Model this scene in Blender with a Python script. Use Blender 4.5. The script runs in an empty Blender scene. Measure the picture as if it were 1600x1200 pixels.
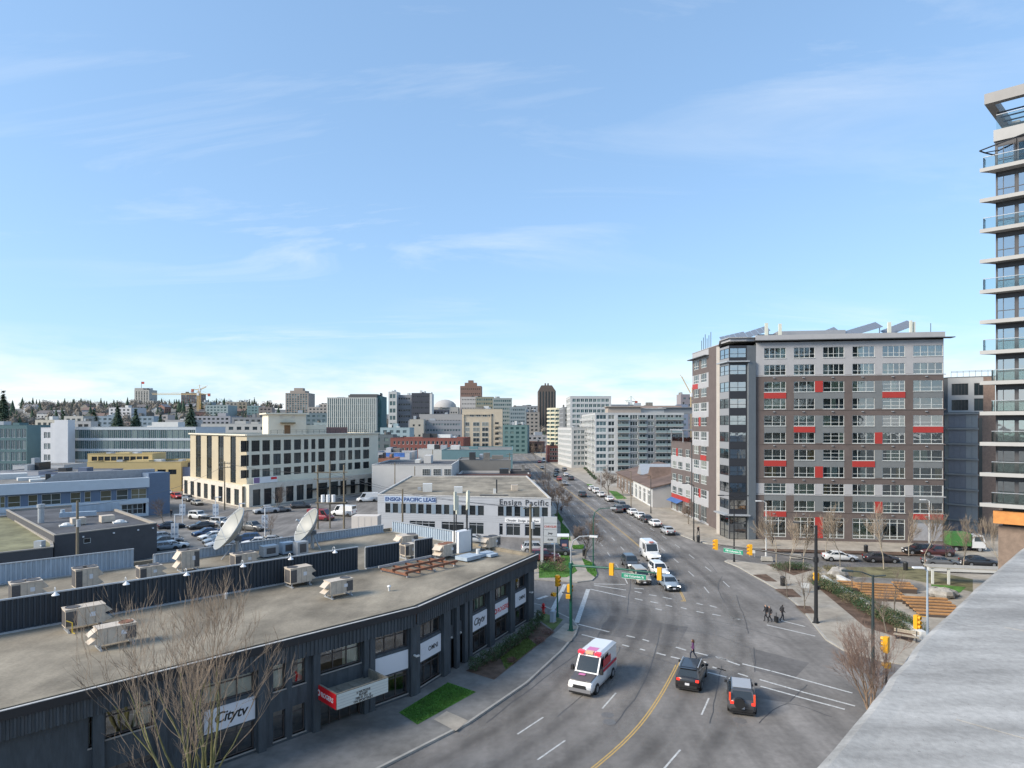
import bpy, math, random
from math import sin, cos, pi, radians as R, sqrt, atan2, hypot
from mathutils import Vector, Matrix
random.seed(7)
scene = bpy.context.scene
COL = scene.collection

# ------------------------------------------------------------------ camera, sky, sun, exposure
CAMH, FPX, CX, HY = 20.0, 1000.0, 800.0, 665.0      # eye height (m), focal length and horizon in picture units of a 1600 wide frame
cam = bpy.data.cameras.new('camera'); camo = bpy.data.objects.new('camera', cam); COL.objects.link(camo)
camo.location = (0, 0, CAMH); camo.rotation_euler = (R(90), 0, 0)
cam.lens = 36 * FPX / 1600; cam.sensor_width = 36; cam.shift_y = (HY - 600) / 1600
cam.clip_start = 0.2; cam.clip_end = 20000
scene.camera = camo
SUN_AZ_VEC = Vector((-0.92, -0.38, 0)).normalized(); SUN_EL = R(33)
w = bpy.data.worlds.new('World'); scene.world = w; w.use_nodes = True
nt = w.node_tree; nt.nodes.clear()
def N(t, **k):
    n = nt.nodes.new(t)
    for a, b in k.items(): setattr(n, a, b)
    return n
out = N('ShaderNodeOutputWorld'); bgn = N('ShaderNodeBackground'); bgn.inputs['Strength'].default_value = 0.14
sky = N('ShaderNodeTexSky', sky_type='NISHITA', sun_disc=False)
sky.sun_elevation = SUN_EL
sky.sun_rotation = atan2(SUN_AZ_VEC.x, SUN_AZ_VEC.y)
sky.altitude = 0; sky.air_density = 1.0; sky.dust_density = 0.6; sky.ozone_density = 1.0
tc = N('ShaderNodeTexCoord'); sep = N('ShaderNodeSeparateXYZ')
mx = N('ShaderNodeMath', operation='MAXIMUM'); mx.inputs[1].default_value = 0.015
ad = N('ShaderNodeMath', operation='ADD'); ad.inputs[1].default_value = 0.12
dx = N('ShaderNodeMath', operation='DIVIDE'); dy = N('ShaderNodeMath', operation='DIVIDE')
cmb = N('ShaderNodeCombineXYZ'); mp = N('ShaderNodeMapping')
mp.inputs['Scale'].default_value = (0.55, 1.5, 1); mp.inputs['Rotation'].default_value = (0, 0, R(24)); mp.inputs['Location'].default_value = (1.7, 0.35, 0)
nz = N('ShaderNodeTexNoise'); nz.inputs['Scale'].default_value = 1.15; nz.inputs['Detail'].default_value = 9; nz.inputs['Roughness'].default_value = 0.62; nz.inputs['Distortion'].default_value = 1.1
nz2 = N('ShaderNodeTexNoise'); nz2.inputs['Scale'].default_value = 0.5; nz2.inputs['Detail'].default_value = 2
rp = N('ShaderNodeValToRGB'); rp.color_ramp.elements[0].position = 0.50; rp.color_ramp.elements[1].position = 0.80
rp2 = N('ShaderNodeValToRGB'); rp2.color_ramp.elements[0].position = 0.42; rp2.color_ramp.elements[1].position = 0.68
mul = N('ShaderNodeMath', operation='MULTIPLY'); mul2 = N('ShaderNodeMath', operation='MULTIPLY'); mul2.inputs[1].default_value = 0.8
mix = N('ShaderNodeMixRGB'); mix.inputs['Color2'].default_value = (3.9, 4.0, 4.05, 1)
L = nt.links.new
lowm = N('ShaderNodeMapRange'); lowm.inputs[1].default_value = 0.0; lowm.inputs[2].default_value = 0.13; lowm.inputs[3].default_value = 1.15; lowm.inputs[4].default_value = 0.0
lown = N('ShaderNodeTexNoise'); lown.inputs['Scale'].default_value = 5.0; lown.inputs['Detail'].default_value = 6; lown.inputs['Roughness'].default_value = .6
lmap = N('ShaderNodeMapping'); lmap.inputs['Scale'].default_value = (1, 1, 5)
lr = N('ShaderNodeValToRGB'); lr.color_ramp.elements[0].position = .33; lr.color_ramp.elements[1].position = .56
lmul = N('ShaderNodeMath', operation='MULTIPLY'); lmax = N('ShaderNodeMath', operation='MAXIMUM')
L(tc.outputs['Generated'], sep.inputs[0]); L(sep.outputs['Z'], mx.inputs[0]); L(mx.outputs[0], ad.inputs[0])
L(sep.outputs['X'], dx.inputs[0]); L(ad.outputs[0], dx.inputs[1]); L(sep.outputs['Y'], dy.inputs[0]); L(ad.outputs[0], dy.inputs[1])
L(dx.outputs[0], cmb.inputs[0]); L(dy.outputs[0], cmb.inputs[1]); L(cmb.outputs[0], mp.inputs[0])
L(mp.outputs[0], nz.inputs['Vector']); L(mp.outputs[0], nz2.inputs['Vector'])
L(nz.outputs['Fac'], rp.inputs[0]); L(nz2.outputs['Fac'], rp2.inputs[0])
L(rp.outputs[0], mul.inputs[0]); L(rp2.outputs[0], mul.inputs[1]); L(mul.outputs[0], mul2.inputs[0])
L(sep.outputs['Z'], lowm.inputs[0]); L(tc.outputs['Generated'], lmap.inputs[0]); L(lmap.outputs[0], lown.inputs['Vector']); L(lown.outputs['Fac'], lr.inputs[0]); L(lr.outputs[0], lmul.inputs[0]); L(lowm.outputs[0], lmul.inputs[1])
L(lmul.outputs[0], lmax.inputs[0]); L(mul2.outputs[0], lmax.inputs[1]); L(lmax.outputs[0], mix.inputs['Fac']); gam = N('ShaderNodeGamma'); gam.inputs[1].default_value = 0.5
tnt = N('ShaderNodeMixRGB', blend_type='MULTIPLY'); tnt.inputs['Fac'].default_value = 1; tnt.inputs['Color2'].default_value = (0.97, 1.31, 1.68, 1)   # colour grade with the gamma before it: compresses the whole sky evenly
L(sky.outputs[0], gam.inputs[0]); L(gam.outputs[0], tnt.inputs['Color1']); L(tnt.outputs[0], mix.inputs['Color1'])
L(mix.outputs[0], bgn.inputs['Color']); L(bgn.outputs[0], out.inputs[0])
sd = bpy.data.lights.new('sun', 'SUN'); sd.energy = 2.5; sd.angle = R(24); sd.color = (1.0, 0.90, 0.76)
so = bpy.data.objects.new('sun', sd); COL.objects.link(so)
tosun = Vector((SUN_AZ_VEC.x * cos(SUN_EL), SUN_AZ_VEC.y * cos(SUN_EL), sin(SUN_EL)))
so.rotation_euler = tosun.to_track_quat('Z', 'Y').to_euler(); so.location = (-60, 10, 90)
vs = scene.view_settings
vs.view_transform = 'Standard'; vs.look = 'None'; vs.gamma = 1.0; vs.use_curve_mapping = False
vs.exposure = 1.06
scene.cycles.use_denoising = True
scene.cycles.max_bounces = 6; scene.cycles.diffuse_bounces = 3; scene.cycles.glossy_bounces = 3; scene.cycles.transparent_max_bounces = 12
scene.cycles.caustics_reflective = False; scene.cycles.caustics_refractive = False

# ------------------------------------------------------------------ helpers
def g(px, py, z=0.0):
    Y = (CAMH - z) * FPX / (py - HY); return ((px - CX) * Y / FPX, Y)
def at(px, Y): return ((px - CX) * Y / FPX, Y)
def zat(py, Y): return CAMH - (py - HY) * Y / FPX

class MB:
    def __init__(s): s.v = []; s.f = []; s.m = []
    def add(s, vs, fs, mi=0):
        o = len(s.v); s.v += [tuple(p) for p in vs]
        for f in fs: s.f.append(tuple(i + o for i in f)); s.m.append(mi)
        return s
    def quad(s, a, b, c, d, mi=0): return s.add([a, b, c, d], [(0, 1, 2, 3)], mi)
    def box(s, x0, x1, y0, y1, z0, z1, mi=0):
        return s.add([(x0,y0,z0),(x1,y0,z0),(x1,y1,z0),(x0,y1,z0),(x0,y0,z1),(x1,y0,z1),(x1,y1,z1),(x0,y1,z1)],
              [(0,3,2,1),(4,5,6,7),(0,1,5,4),(1,2,6,5),(2,3,7,6),(3,0,4,7)], mi)
    def obox(s, c, ax, size, mi=0):
        """box centred at c, turned about z by ax"""
        hx, hy, hz = size[0]/2, size[1]/2, size[2]/2; ca, sa = cos(ax), sin(ax)
        vs = []
        for z in (-hz, hz):
            for x, y in ((-hx,-hy),(hx,-hy),(hx,hy),(-hx,hy)): vs.append((c[0]+x*ca-y*sa, c[1]+x*sa+y*ca, c[2]+z))
        return s.add(vs, [(0,3,2,1),(4,5,6,7),(0,1,5,4),(1,2,6,5),(2,3,7,6),(3,0,4,7)], mi)
    def prism(s, pts, z0, z1, mi=0, cap=None, bottom=False):
        n = len(pts); vs = [(p[0],p[1],z0) for p in pts] + [(p[0],p[1],z1) for p in pts]
        s.add(vs, [(i,(i+1)%n,(i+1)%n+n,i+n) for i in range(n)], mi)
        s.add([(p[0],p[1],z1) for p in pts], [tuple(range(n))], mi if cap is None else cap)
        if bottom: s.add([(p[0],p[1],z0) for p in pts], [tuple(reversed(range(n)))], mi)
        return s
    def flat(s, pts, z, mi=0): return s.add([(p[0],p[1],z) for p in pts], [tuple(range(len(pts)))], mi)
    def tube(s, pts, rad, n=6, mi=0, cap=True):
        pts = [Vector(p) for p in pts]
        if not hasattr(rad, '__len__'): rad = [rad]*len(pts)
        vs = []; ref = None
        for i, p in enumerate(pts):
            d = (pts[min(i+1,len(pts)-1)] - pts[max(i-1,0)]).normalized()
            if ref is None: ref = Vector((0,0,1)) if abs(d.z) < .9 else Vector((1,0,0))
            a = d.cross(ref)
            if a.length < 1e-5: a = d.cross(Vector((0,1,0)))
            a.normalize(); b = a.cross(d).normalized(); ref = b
            for k in range(n):
                t = 2*pi*k/n; vs.append(p + (a*cos(t) + b*sin(t))*rad[i])
        fs = []
        for i in range(len(pts)-1):
            for k in range(n): fs.append((i*n+k, i*n+(k+1)%n, (i+1)*n+(k+1)%n, (i+1)*n+k))
        if cap: fs.append(tuple(range(n))[::-1]); fs.append(tuple((len(pts)-1)*n+k for k in range(n)))
        return s.add(vs, fs, mi)
    def cyl(s, x, y, z0, z1, r0, r1=None, n=12, mi=0): return s.tube([(x,y,z0),(x,y,z1)], [r0, r0 if r1 is None else r1], n, mi)
    def lathe(s, prof, n=16, mi=0, c=(0,0,0)):
        vs = []
        for r, z in prof:
            for k in range(n): t = 2*pi*k/n; vs.append((c[0]+r*cos(t), c[1]+r*sin(t), c[2]+z))
        fs = [(i*n+k, i*n+(k+1)%n, (i+1)*n+(k+1)%n, (i+1)*n+k) for i in range(len(prof)-1) for k in range(n)]
        return s.add(vs, fs, mi)
    def mesh(s, name, mats, smooth=False):
        me = bpy.data.meshes.new(name); me.from_pydata(s.v, [], s.f)
        for m in mats: me.materials.append(m)
        if len(mats) > 1: me.polygons.foreach_set('material_index', s.m)
        if smooth: me.polygons.foreach_set('use_smooth', [True]*len(s.f))
        me.update(); return me
    def build(s, name, mats, parent=None, loc=(0,0,0), rz=0, smooth=False):
        if not isinstance(mats, (list, tuple)): mats = [mats]
        return put(name, s.mesh(name, mats, smooth), parent, loc, rz)

def put(name, mesh, parent=None, loc=(0,0,0), rz=0):
    o = bpy.data.objects.new(name, mesh); COL.objects.link(o); o.location = loc; o.rotation_euler = (0,0,rz)
    if parent is not None: o.parent = parent
    return o
def tag(o, label, cat, group=None):
    o['label'] = label; o['category'] = cat
    if group: o['group'] = group
    return o
def thing(name, label, cat, loc=(0,0,0), rz=0, group=None):
    return tag(put(name, None, None, loc, rz), label, cat, group)
def struct(o): o['kind'] = 'structure'; return o
def copytree(o, parent=None):
    c = o.copy(); COL.objects.link(c); c.parent = parent
    for ch in list(o.children): copytree(ch, c)
    return c
def rel(root, x, y, z=0): return (x-root.location[0], y-root.location[1], z-root.location[2])

class Fr:
    """a vertical wall line from p0 to p1, left to right as seen from outside"""
    def __init__(s, p0, p1):
        s.p0, s.p1 = p0, p1; s.L = hypot(p1[0]-p0[0], p1[1]-p0[1])
        s.u = ((p1[0]-p0[0])/s.L, (p1[1]-p0[1])/s.L); s.n = (s.u[1], -s.u[0]); s.ang = atan2(s.u[1], s.u[0])
    def a(s, px):
        r = (px-CX)/FPX; return (r*s.p0[1]-s.p0[0])/(s.u[0]-r*s.u[1])
    def pt(s, a, d=0, z=None):
        p = (s.p0[0]+s.u[0]*a+s.n[0]*d, s.p0[1]+s.u[1]*a+s.n[1]*d)
        return p if z is None else p+(z,)
    def put(s, root, name, mesh, a, z, d=0):
        p = s.pt(a, d); return put(name, mesh, root, rel(root, p[0], p[1], z), s.ang)

# ------------------------------------------------------------------ materials
MC = {}
def mat(name, col, rough=0.8, var=0.0, scale=1.0, bump=0.0, metal=0.0, spec=0.5, emit=None, stretch=None, col2=None, coat=0.0, detail=5):
    """plain principled material; var = strength of brightness noise in world space (metres)"""
    if name in MC: return MC[name]
    m = bpy.data.materials.new(name); m.use_nodes = True; t = m.node_tree; b = t.nodes['Principled BSDF']
    b.inputs['Base Color'].default_value = (*col, 1); b.inputs['Roughness'].default_value = rough
    b.inputs['Metallic'].default_value = metal; b.inputs['Specular IOR Level'].default_value = spec
    b.inputs['Coat Weight'].default_value = coat
    if emit: b.inputs['Emission Color'].default_value = (*emit[:3], 1); b.inputs['Emission Strength'].default_value = emit[3]
    if var or bump or col2:
        tcn = t.nodes.new('ShaderNodeNewGeometry'); vec = tcn.outputs['Position']
        if stretch:
            mpn = t.nodes.new('ShaderNodeMapping'); mpn.inputs['Scale'].default_value = stretch; t.links.new(vec, mpn.inputs[0]); vec = mpn.outputs[0]
        n = t.nodes.new('ShaderNodeTexNoise'); n.inputs['Scale'].default_value = scale; n.inputs['Detail'].default_value = detail; n.inputs['Roughness'].default_value = .65
        t.links.new(vec, n.inputs['Vector'])
        if var or col2:
            r = t.nodes.new('ShaderNodeValToRGB'); r.color_ramp.elements[0].position = .3; r.color_ramp.elements[1].position = .7
            c2 = col2 or tuple(min(1, c*(1+var)) for c in col); c1 = col if col2 else tuple(c*(1-var) for c in col)
            r.color_ramp.elements[0].color = (*c1, 1); r.color_ramp.elements[1].color = (*c2, 1)
            t.links.new(n.outputs['Fac'], r.inputs[0]); t.links.new(r.outputs[0], b.inputs['Base Color'])
        if bump:
            n2 = t.nodes.new('ShaderNodeTexNoise'); n2.inputs['Scale'].default_value = scale*6; n2.inputs['Detail'].default_value = 4
            t.links.new(vec, n2.inputs['Vector'])
            bp = t.nodes.new('ShaderNodeBump'); bp.inputs['Strength'].default_value = bump; bp.inputs['Distance'].default_value = .05
            t.links.new(n2.outputs['Fac'], bp.inputs['Height']); t.links.new(bp.outputs[0], b.inputs['Normal'])
    MC[name] = m; return m
def ground_mat(name, col, fine, patch, patch_amt, streak=None):
    """ground with fine grain, broad patches and long worn streaks"""
    m = bpy.data.materials.new(name); m.use_nodes = True; t = m.node_tree; b = t.nodes['Principled BSDF']
    b.inputs['Roughness'].default_value = .88; b.inputs['Specular IOR Level'].default_value = .3
    ge = t.nodes.new('ShaderNodeNewGeometry')
    def noise(sc, det, st=None, rot=0):
        v = ge.outputs['Position']
        if st:
            mpn = t.nodes.new('ShaderNodeMapping'); mpn.inputs['Scale'].default_value = st; mpn.inputs['Rotation'].default_value = (0,0,rot); t.links.new(v, mpn.inputs[0]); v = mpn.outputs[0]
        n = t.nodes.new('ShaderNodeTexNoise'); n.inputs['Scale'].default_value = sc; n.inputs['Detail'].default_value = det; n.inputs['Roughness'].default_value = .6
        t.links.new(v, n.inputs['Vector']); return n.outputs['Fac']
    def ramp(f, a, c, lo, hi):
        mr = t.nodes.new('ShaderNodeMapRange'); mr.inputs[1].default_value = a; mr.inputs[2].default_value = c; mr.inputs[3].default_value = lo; mr.inputs[4].default_value = hi
        t.links.new(f, mr.inputs[0]); return mr.outputs[0]
    fs = [ramp(noise(fine, 6), .3, .7, .86, 1.14), ramp(noise(patch, 4), .35, .65, 1-patch_amt, 1+patch_amt)]
    if streak: fs.append(ramp(noise(streak[0], 3, streak[1], streak[2]), .35, .65, .78, 1.16))
    cur = fs[0]
    for f in fs[1:]:
        mm = t.nodes.new('ShaderNodeMath'); mm.operation = 'MULTIPLY'; t.links.new(cur, mm.inputs[0]); t.links.new(f, mm.inputs[1]); cur = mm.outputs[0]
    vm = t.nodes.new('ShaderNodeVectorMath'); vm.operation = 'SCALE'; vm.inputs[0].default_value = col; t.links.new(cur, vm.inputs['Scale'])
    t.links.new(vm.outputs[0], b.inputs['Base Color'])
    bp = t.nodes.new('ShaderNodeBump'); bp.inputs['Strength'].default_value = .25; bp.inputs['Distance'].default_value = .02
    t.links.new(noise(fine*4, 3), bp.inputs['Height']); t.links.new(bp.outputs[0], b.inputs['Normal'])
    MC[name] = m; return m
def glass_clear(name, tint, refl=0.16):
    m = bpy.data.materials.new(name); m.use_nodes = True; t = m.node_tree; t.nodes.clear()
    o = t.nodes.new('ShaderNodeOutputMaterial'); tr = t.nodes.new('ShaderNodeBsdfTransparent'); tr.inputs[0].default_value = (*tint, 1)
    gl = t.nodes.new('ShaderNodeBsdfGlossy'); gl.inputs['Roughness'].default_value = .03; gl.inputs['Color'].default_value = (.92,.97,1,1)
    fr = t.nodes.new('ShaderNodeFresnel'); fr.inputs[0].default_value = 1.5; a = t.nodes.new('ShaderNodeMath'); a.operation = 'ADD'; a.inputs[1].default_value = refl; a.use_clamp = True
    # slight waviness of the panes
    ge = t.nodes.new('ShaderNodeNewGeometry'); nn = t.nodes.new('ShaderNodeTexNoise'); nn.inputs['Scale'].default_value = .8
    bp = t.nodes.new('ShaderNodeBump'); bp.inputs['Strength'].default_value = .12; bp.inputs['Distance'].default_value = .1
    t.links.new(ge.outputs['Position'], nn.inputs['Vector']); t.links.new(nn.outputs['Fac'], bp.inputs['Height']); t.links.new(bp.outputs[0], gl.inputs['Normal'])
    mxs = t.nodes.new('ShaderNodeMixShader'); t.links.new(fr.outputs[0], a.inputs[0]); t.links.new(a.outputs[0], mxs.inputs[0])
    t.links.new(tr.outputs[0], mxs.inputs[1]); t.links.new(gl.outputs[0], mxs.inputs[2]); t.links.new(mxs.outputs[0], o.inputs[0]); MC[name] = m; return m
def glass_far(name, c1, c2, c3, refl=.55):
    """closed pane: every window takes its own tone (blinds, curtains, dark rooms)"""
    m = bpy.data.materials.new(name); m.use_nodes = True; t = m.node_tree; b = t.nodes['Principled BSDF']
    oi = t.nodes.new('ShaderNodeObjectInfo'); r = t.nodes.new('ShaderNodeValToRGB'); r.color_ramp.interpolation = 'CONSTANT'
    e = r.color_ramp.elements; e[0].color = (*c1, 1); e[1].position = .5; e[1].color = (*c2, 1); x = e.new(.82); x.color = (*c3, 1)
    t.links.new(oi.outputs['Random'], r.inputs[0]); t.links.new(r.outputs[0], b.inputs['Base Color'])
    b.inputs['Roughness'].default_value = .12; b.inputs['Specular IOR Level'].default_value = refl; MC[name] = m; return m
def srgb(r, g_, b): return tuple((c/255/12.92 if c <= 10 else ((c/255+.055)/1.055)**2.4) for c in (r, g_, b))

ASPH = ground_mat('asphalt', (.198,.184,.170), 2.2, .12, .24, (.5, (1, .09, 1), R(-28)))
ASPH2 = ground_mat('asphalt_patch', (.14,.132,.126), 2.2, .3, .15)
CONC = ground_mat('pavement_concrete', (.36,.32,.265), 1.6, .25, .2)
CONC2 = ground_mat('pavement_grey', (.20,.19,.175), 1.8, .3, .25)
GROUND = ground_mat('earth', (.17,.165,.15), .5, .02, .3)
GRASS = ground_mat('grass', (.075,.17,.03), 5, .6, .35)
DRYG = ground_mat('dry_grass', (.17,.155,.085), 5, .5, .4)
GRASS2 = ground_mat('rough_grass', (.11,.15,.045), 5, .5, .4)
MULCH = ground_mat('mulch', (.13,.085,.06), 6, .8, .4)
GRAVEL = ground_mat('roof_gravel', (.26,.225,.172), 7, .16, .3, (.35, (1, .25, 1), R(-45)))
MEMB = ground_mat('roof_membrane', (.42,.425,.43), 2.6, .5, .2, (.9, (.2, 1.5, 1), R(-38)))
def stained_membrane():
    m = ground_mat('stained_membrane', (.375,.36,.335), 14, .7, .12, (1.0, (.35, 1.9, 1), R(-8))); t = m.node_tree; b = t.nodes['Principled BSDF']
    src = b.inputs['Base Color'].links[0].from_socket; ge = t.nodes.new('ShaderNodeNewGeometry')
    def lay(sc, st, lo, hi):
        mpn = t.nodes.new('ShaderNodeMapping'); mpn.inputs['Scale'].default_value = st; t.links.new(ge.outputs['Position'], mpn.inputs[0])
        n = t.nodes.new('ShaderNodeTexNoise'); n.inputs['Scale'].default_value = sc; n.inputs['Detail'].default_value = 8; n.inputs['Roughness'].default_value = .72; n.inputs['Distortion'].default_value = .6
        t.links.new(mpn.outputs[0], n.inputs['Vector']); r = t.nodes.new('ShaderNodeMapRange'); r.inputs[1].default_value = lo; r.inputs[2].default_value = hi; t.links.new(n.outputs['Fac'], r.inputs[0]); return r.outputs[0]
    for sc, st, lo, hi, col, amt in ((.8, (.5,1.6,1), .53, .72, (.20,.19,.175), .75), (5, (1,1,1), .60, .70, (.23,.21,.19), .7), (16, (1,1,1), .64, .68, (.13,.12,.11), .8)):
        f = lay(sc, st, lo, hi); mu = t.nodes.new('ShaderNodeMath'); mu.operation = 'MULTIPLY'; mu.inputs[1].default_value = amt; t.links.new(f, mu.inputs[0])
        x = t.nodes.new('ShaderNodeMixRGB'); x.inputs['Color2'].default_value = (*col, 1); t.links.new(mu.outputs[0], x.inputs['Fac']); t.links.new(src, x.inputs['Color1']); src = x.outputs[0]
    t.links.new(src, b.inputs['Base Color']); return m
STAIN = stained_membrane()
DROOF = ground_mat('dark_roofing', (.095,.095,.1), 1.5, .2, .25)
MOSSR = ground_mat('mossy_roof', (.20,.19,.11), 1.5, .25, .3)
BROOF = ground_mat('brown_roofing', (.15,.105,.085), 1.5, .2, .25)
KERB = mat('kerb_concrete', (.38,.36,.32), .9, .15, 1.2)
PAINT_W = mat('road_paint_white', (.50,.50,.48), .7, .35, 4)
PAINT_Y = mat('road_paint_yellow', (.50,.33,.11), .7, .2, 3)
SLATE = mat('slate_cladding', (.060,.073,.084), .6, .28, 1.2, stretch=(2,2,.25))
SLATE2 = mat('slate_brick', (.062,.075,.086), .75, .28, 1.6, .3, stretch=(2,2,.35))
FASCIA = mat('dark_fascia', (.022,.024,.028), .5)
FLASH = mat('edge_flashing', (.52,.50,.47), .55, .15, 2)
PALEBL = mat('pale_blue_metal', (.36,.43,.50), .5, .14, 1.5, stretch=(1,1,.3))
GALV = mat('galvanised', (.42,.44,.46), .45, .1, 3, metal=.3)
ACBEIGE = mat('unit_beige', (.55,.47,.38), .6, .14, 3)
ACGRILLE = mat('unit_grille', (.09,.085,.085), .6, .2, 8)
RUST = mat('rust', (.22,.10,.06), .9, .3, 5)
WHITE = mat('white_paint', (.76,.76,.76), .55, .05, 1)
OFFW = mat('off_white', (.62,.62,.60), .7, .08, .6)
SIGNW = mat('sign_white', (.70,.72,.76), .5)
BLACK = mat('black_paint', (.018,.019,.021), .45)
DARKM = mat('dark_metal', (.035,.037,.04), .5)
GREENP = mat('green_pole_paint', (.012,.10,.065), .4)
SIGNGR = mat('sign_green', (.015,.26,.15), .5)
YELLOW = mat('signal_yellow', (.85,.42,.02), .45)
ORANGE = mat('orange_panel', (.62,.26,.07), .6, .2, 2)
ORWOOD = mat('orange_timber', (.46,.235,.09), .7, .25, 4)
WOOD = mat('pole_timber', (.20,.165,.115), .9, .25, 2, stretch=(3,3,.4))
RED = mat('red_panel', (.40,.042,.034), .5, .05, 1)
SIGNRED = mat('sign_red', (.62,.012,.02), .45)
RUBBER = mat('tyre_rubber', (.018,.018,.018), .85)
RIM = mat('alloy', (.42,.43,.44), .35, metal=.6)
TRIM = mat('black_trim', (.02,.02,.021), .6)
CGLASS = mat('car_glass', (.02,.026,.03), .06, spec=.9)
LAMPW = mat('headlight', (.85,.85,.82), .12, spec=.9)
LAMPON = mat('headlight_lit', (.9,.9,.85), .2, emit=(1,.97,.88,1.2))
LAMPR = mat('taillight', (.42,.012,.012), .2, spec=.8)
BRAKE = mat('brake_light_lit', (.6,.02,.02), .3, emit=(1,.06,.03,.5))
PLATE = mat('plate', (.7,.7,.72), .5)
PINKLIGHT = mat('pink_light', (.62,.20,.40), .6)  # pink light on the ambulance, put into a flat colour
TRUNK = mat('bark', (.16,.135,.105), .95, .25, 6)
TWIG = mat('twigs', (.19,.145,.115), .95, .25, 6)
PALEBARK = mat('pale_bark', (.36,.31,.24), .9, .25, 5)
MOSSBARK = mat('mossy_bark', (.17,.165,.07), .95, .3, 4)
CONIF = mat('conifer_needles', (.05,.085,.052), .9, .25, .3)
SHRUB = mat('shrub_leaves', (.045,.085,.032), .85, .5, 1.6)
SHRUB2 = mat('dry_shrub', (.17,.15,.08), .9, .35, 2)
SHRUBR = mat('russet_shrub', (.17,.09,.075), .9, .35, 3)
HAZEL = mat('bare_wood_mass', (.20,.175,.145), .95, .3, .05)
GL = glass_clear('window_glass', (.82,.90,.85), .22)
GLD = glass_clear('tower_glass', (.34,.42,.43), .42)
RAILG = glass_clear('rail_glass', (.86,.90,.88), .0)
GF = glass_far('far_glass', (.025,.035,.04), (.06,.08,.085), (.20,.21,.19))
GFB = glass_far('far_glass_blue', (.05,.085,.10), (.09,.14,.155), (.20,.26,.27), .8)
GFT = glass_far('far_glass_teal', (.03,.075,.08), (.06,.12,.125), (.14,.20,.19), .8)
GFD = glass_far('far_glass_dark', (.015,.02,.024), (.03,.038,.042), (.05,.06,.06))
CURT = mat('curtain', (.66,.68,.50), .9, .15, 2, stretch=(6,6,.3))
CURT2 = mat('blind', (.76,.76,.70), .9, .08, 2)
CURT3 = mat('ochre_curtain', (.55,.33,.10), .9)
ROOM = mat('room_wall', (.26,.26,.22), .9, .6, .35)

def text_mesh(s, size, m, extrude=.01, shear=0, bold=0.0, spacing=1.0, align='LEFT'):
    cu = bpy.data.curves.new('lettering', 'FONT'); cu.body = s; cu.size = size; cu.extrude = extrude; cu.shear = shear; cu.offset = bold; cu.space_character = spacing
    cu.align_x = align; cu.resolution_u = 3
    o = bpy.data.objects.new('tmp', cu); COL.objects.link(o)
    dg = bpy.context.evaluated_depsgraph_get(); dg.update()
    me = bpy.data.meshes.new_from_object(o.evaluated_get(dg)); me.name = 'lettering'
    # stand the text up: x stays, y becomes z, faces -y
    for v in me.vertices: v.co = (v.co.x, -v.co.z, v.co.y)
    bpy.data.objects.remove(o); bpy.data.curves.remove(cu)
    me.materials.clear(); me.materials.append(m)
    return me

WC = {}
def win_mesh(w, h, cols, rows, fm, pm, fw, far, bars=None):
    k = (round(w,2), round(h,2), str(cols), str(rows), fm.name, pm.name, fw, far)
    if k in WC: return WC[k]
    f = MB(); xs = [i*w/cols for i in range(cols+1)] if isinstance(cols, int) else [c*w for c in cols]
    zs = [i*h/rows for i in range(rows+1)] if isinstance(rows, int) else [c*h for c in rows]
    for i, x in enumerate(xs):
        x0 = 0 if i == 0 else (w-fw if i == len(xs)-1 else x-fw/2); f.box(x0, x0+fw, -.05, .05, 0, h)
    for i, z in enumerate(zs):
        z0 = 0 if i == 0 else (h-fw if i == len(zs)-1 else z-fw/2)
        f.box(fw, w-fw, -.045, .045, z0, z0+fw)
    if far:
        f.quad((0,0,0),(w,0,0),(w,0,h),(0,0,h),1); WC[k] = (f.mesh('window', [fm, pm]), None)
    else:
        p = MB().quad((fw*.5,0,fw*.5),(w-fw*.5,0,fw*.5),(w-fw*.5,0,h-fw*.5),(fw*.5,0,h-fw*.5))
        WC[k] = (f.mesh('window', [fm]), p.mesh('pane', [pm]))
    return WC[k]
def window(root, fr, a, z, w, h, cols=2, rows=1, fm=None, pm=None, fw=.07, d=-.15, far=False):
    fm = fm or WHITE; pm = pm or GF
    m, p = win_mesh(w, h, cols, rows, fm, pm, fw, far)
    o = fr.put(root, 'window', m, a, z, d)
    if p: put('pane', p, o)
    return o
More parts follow.
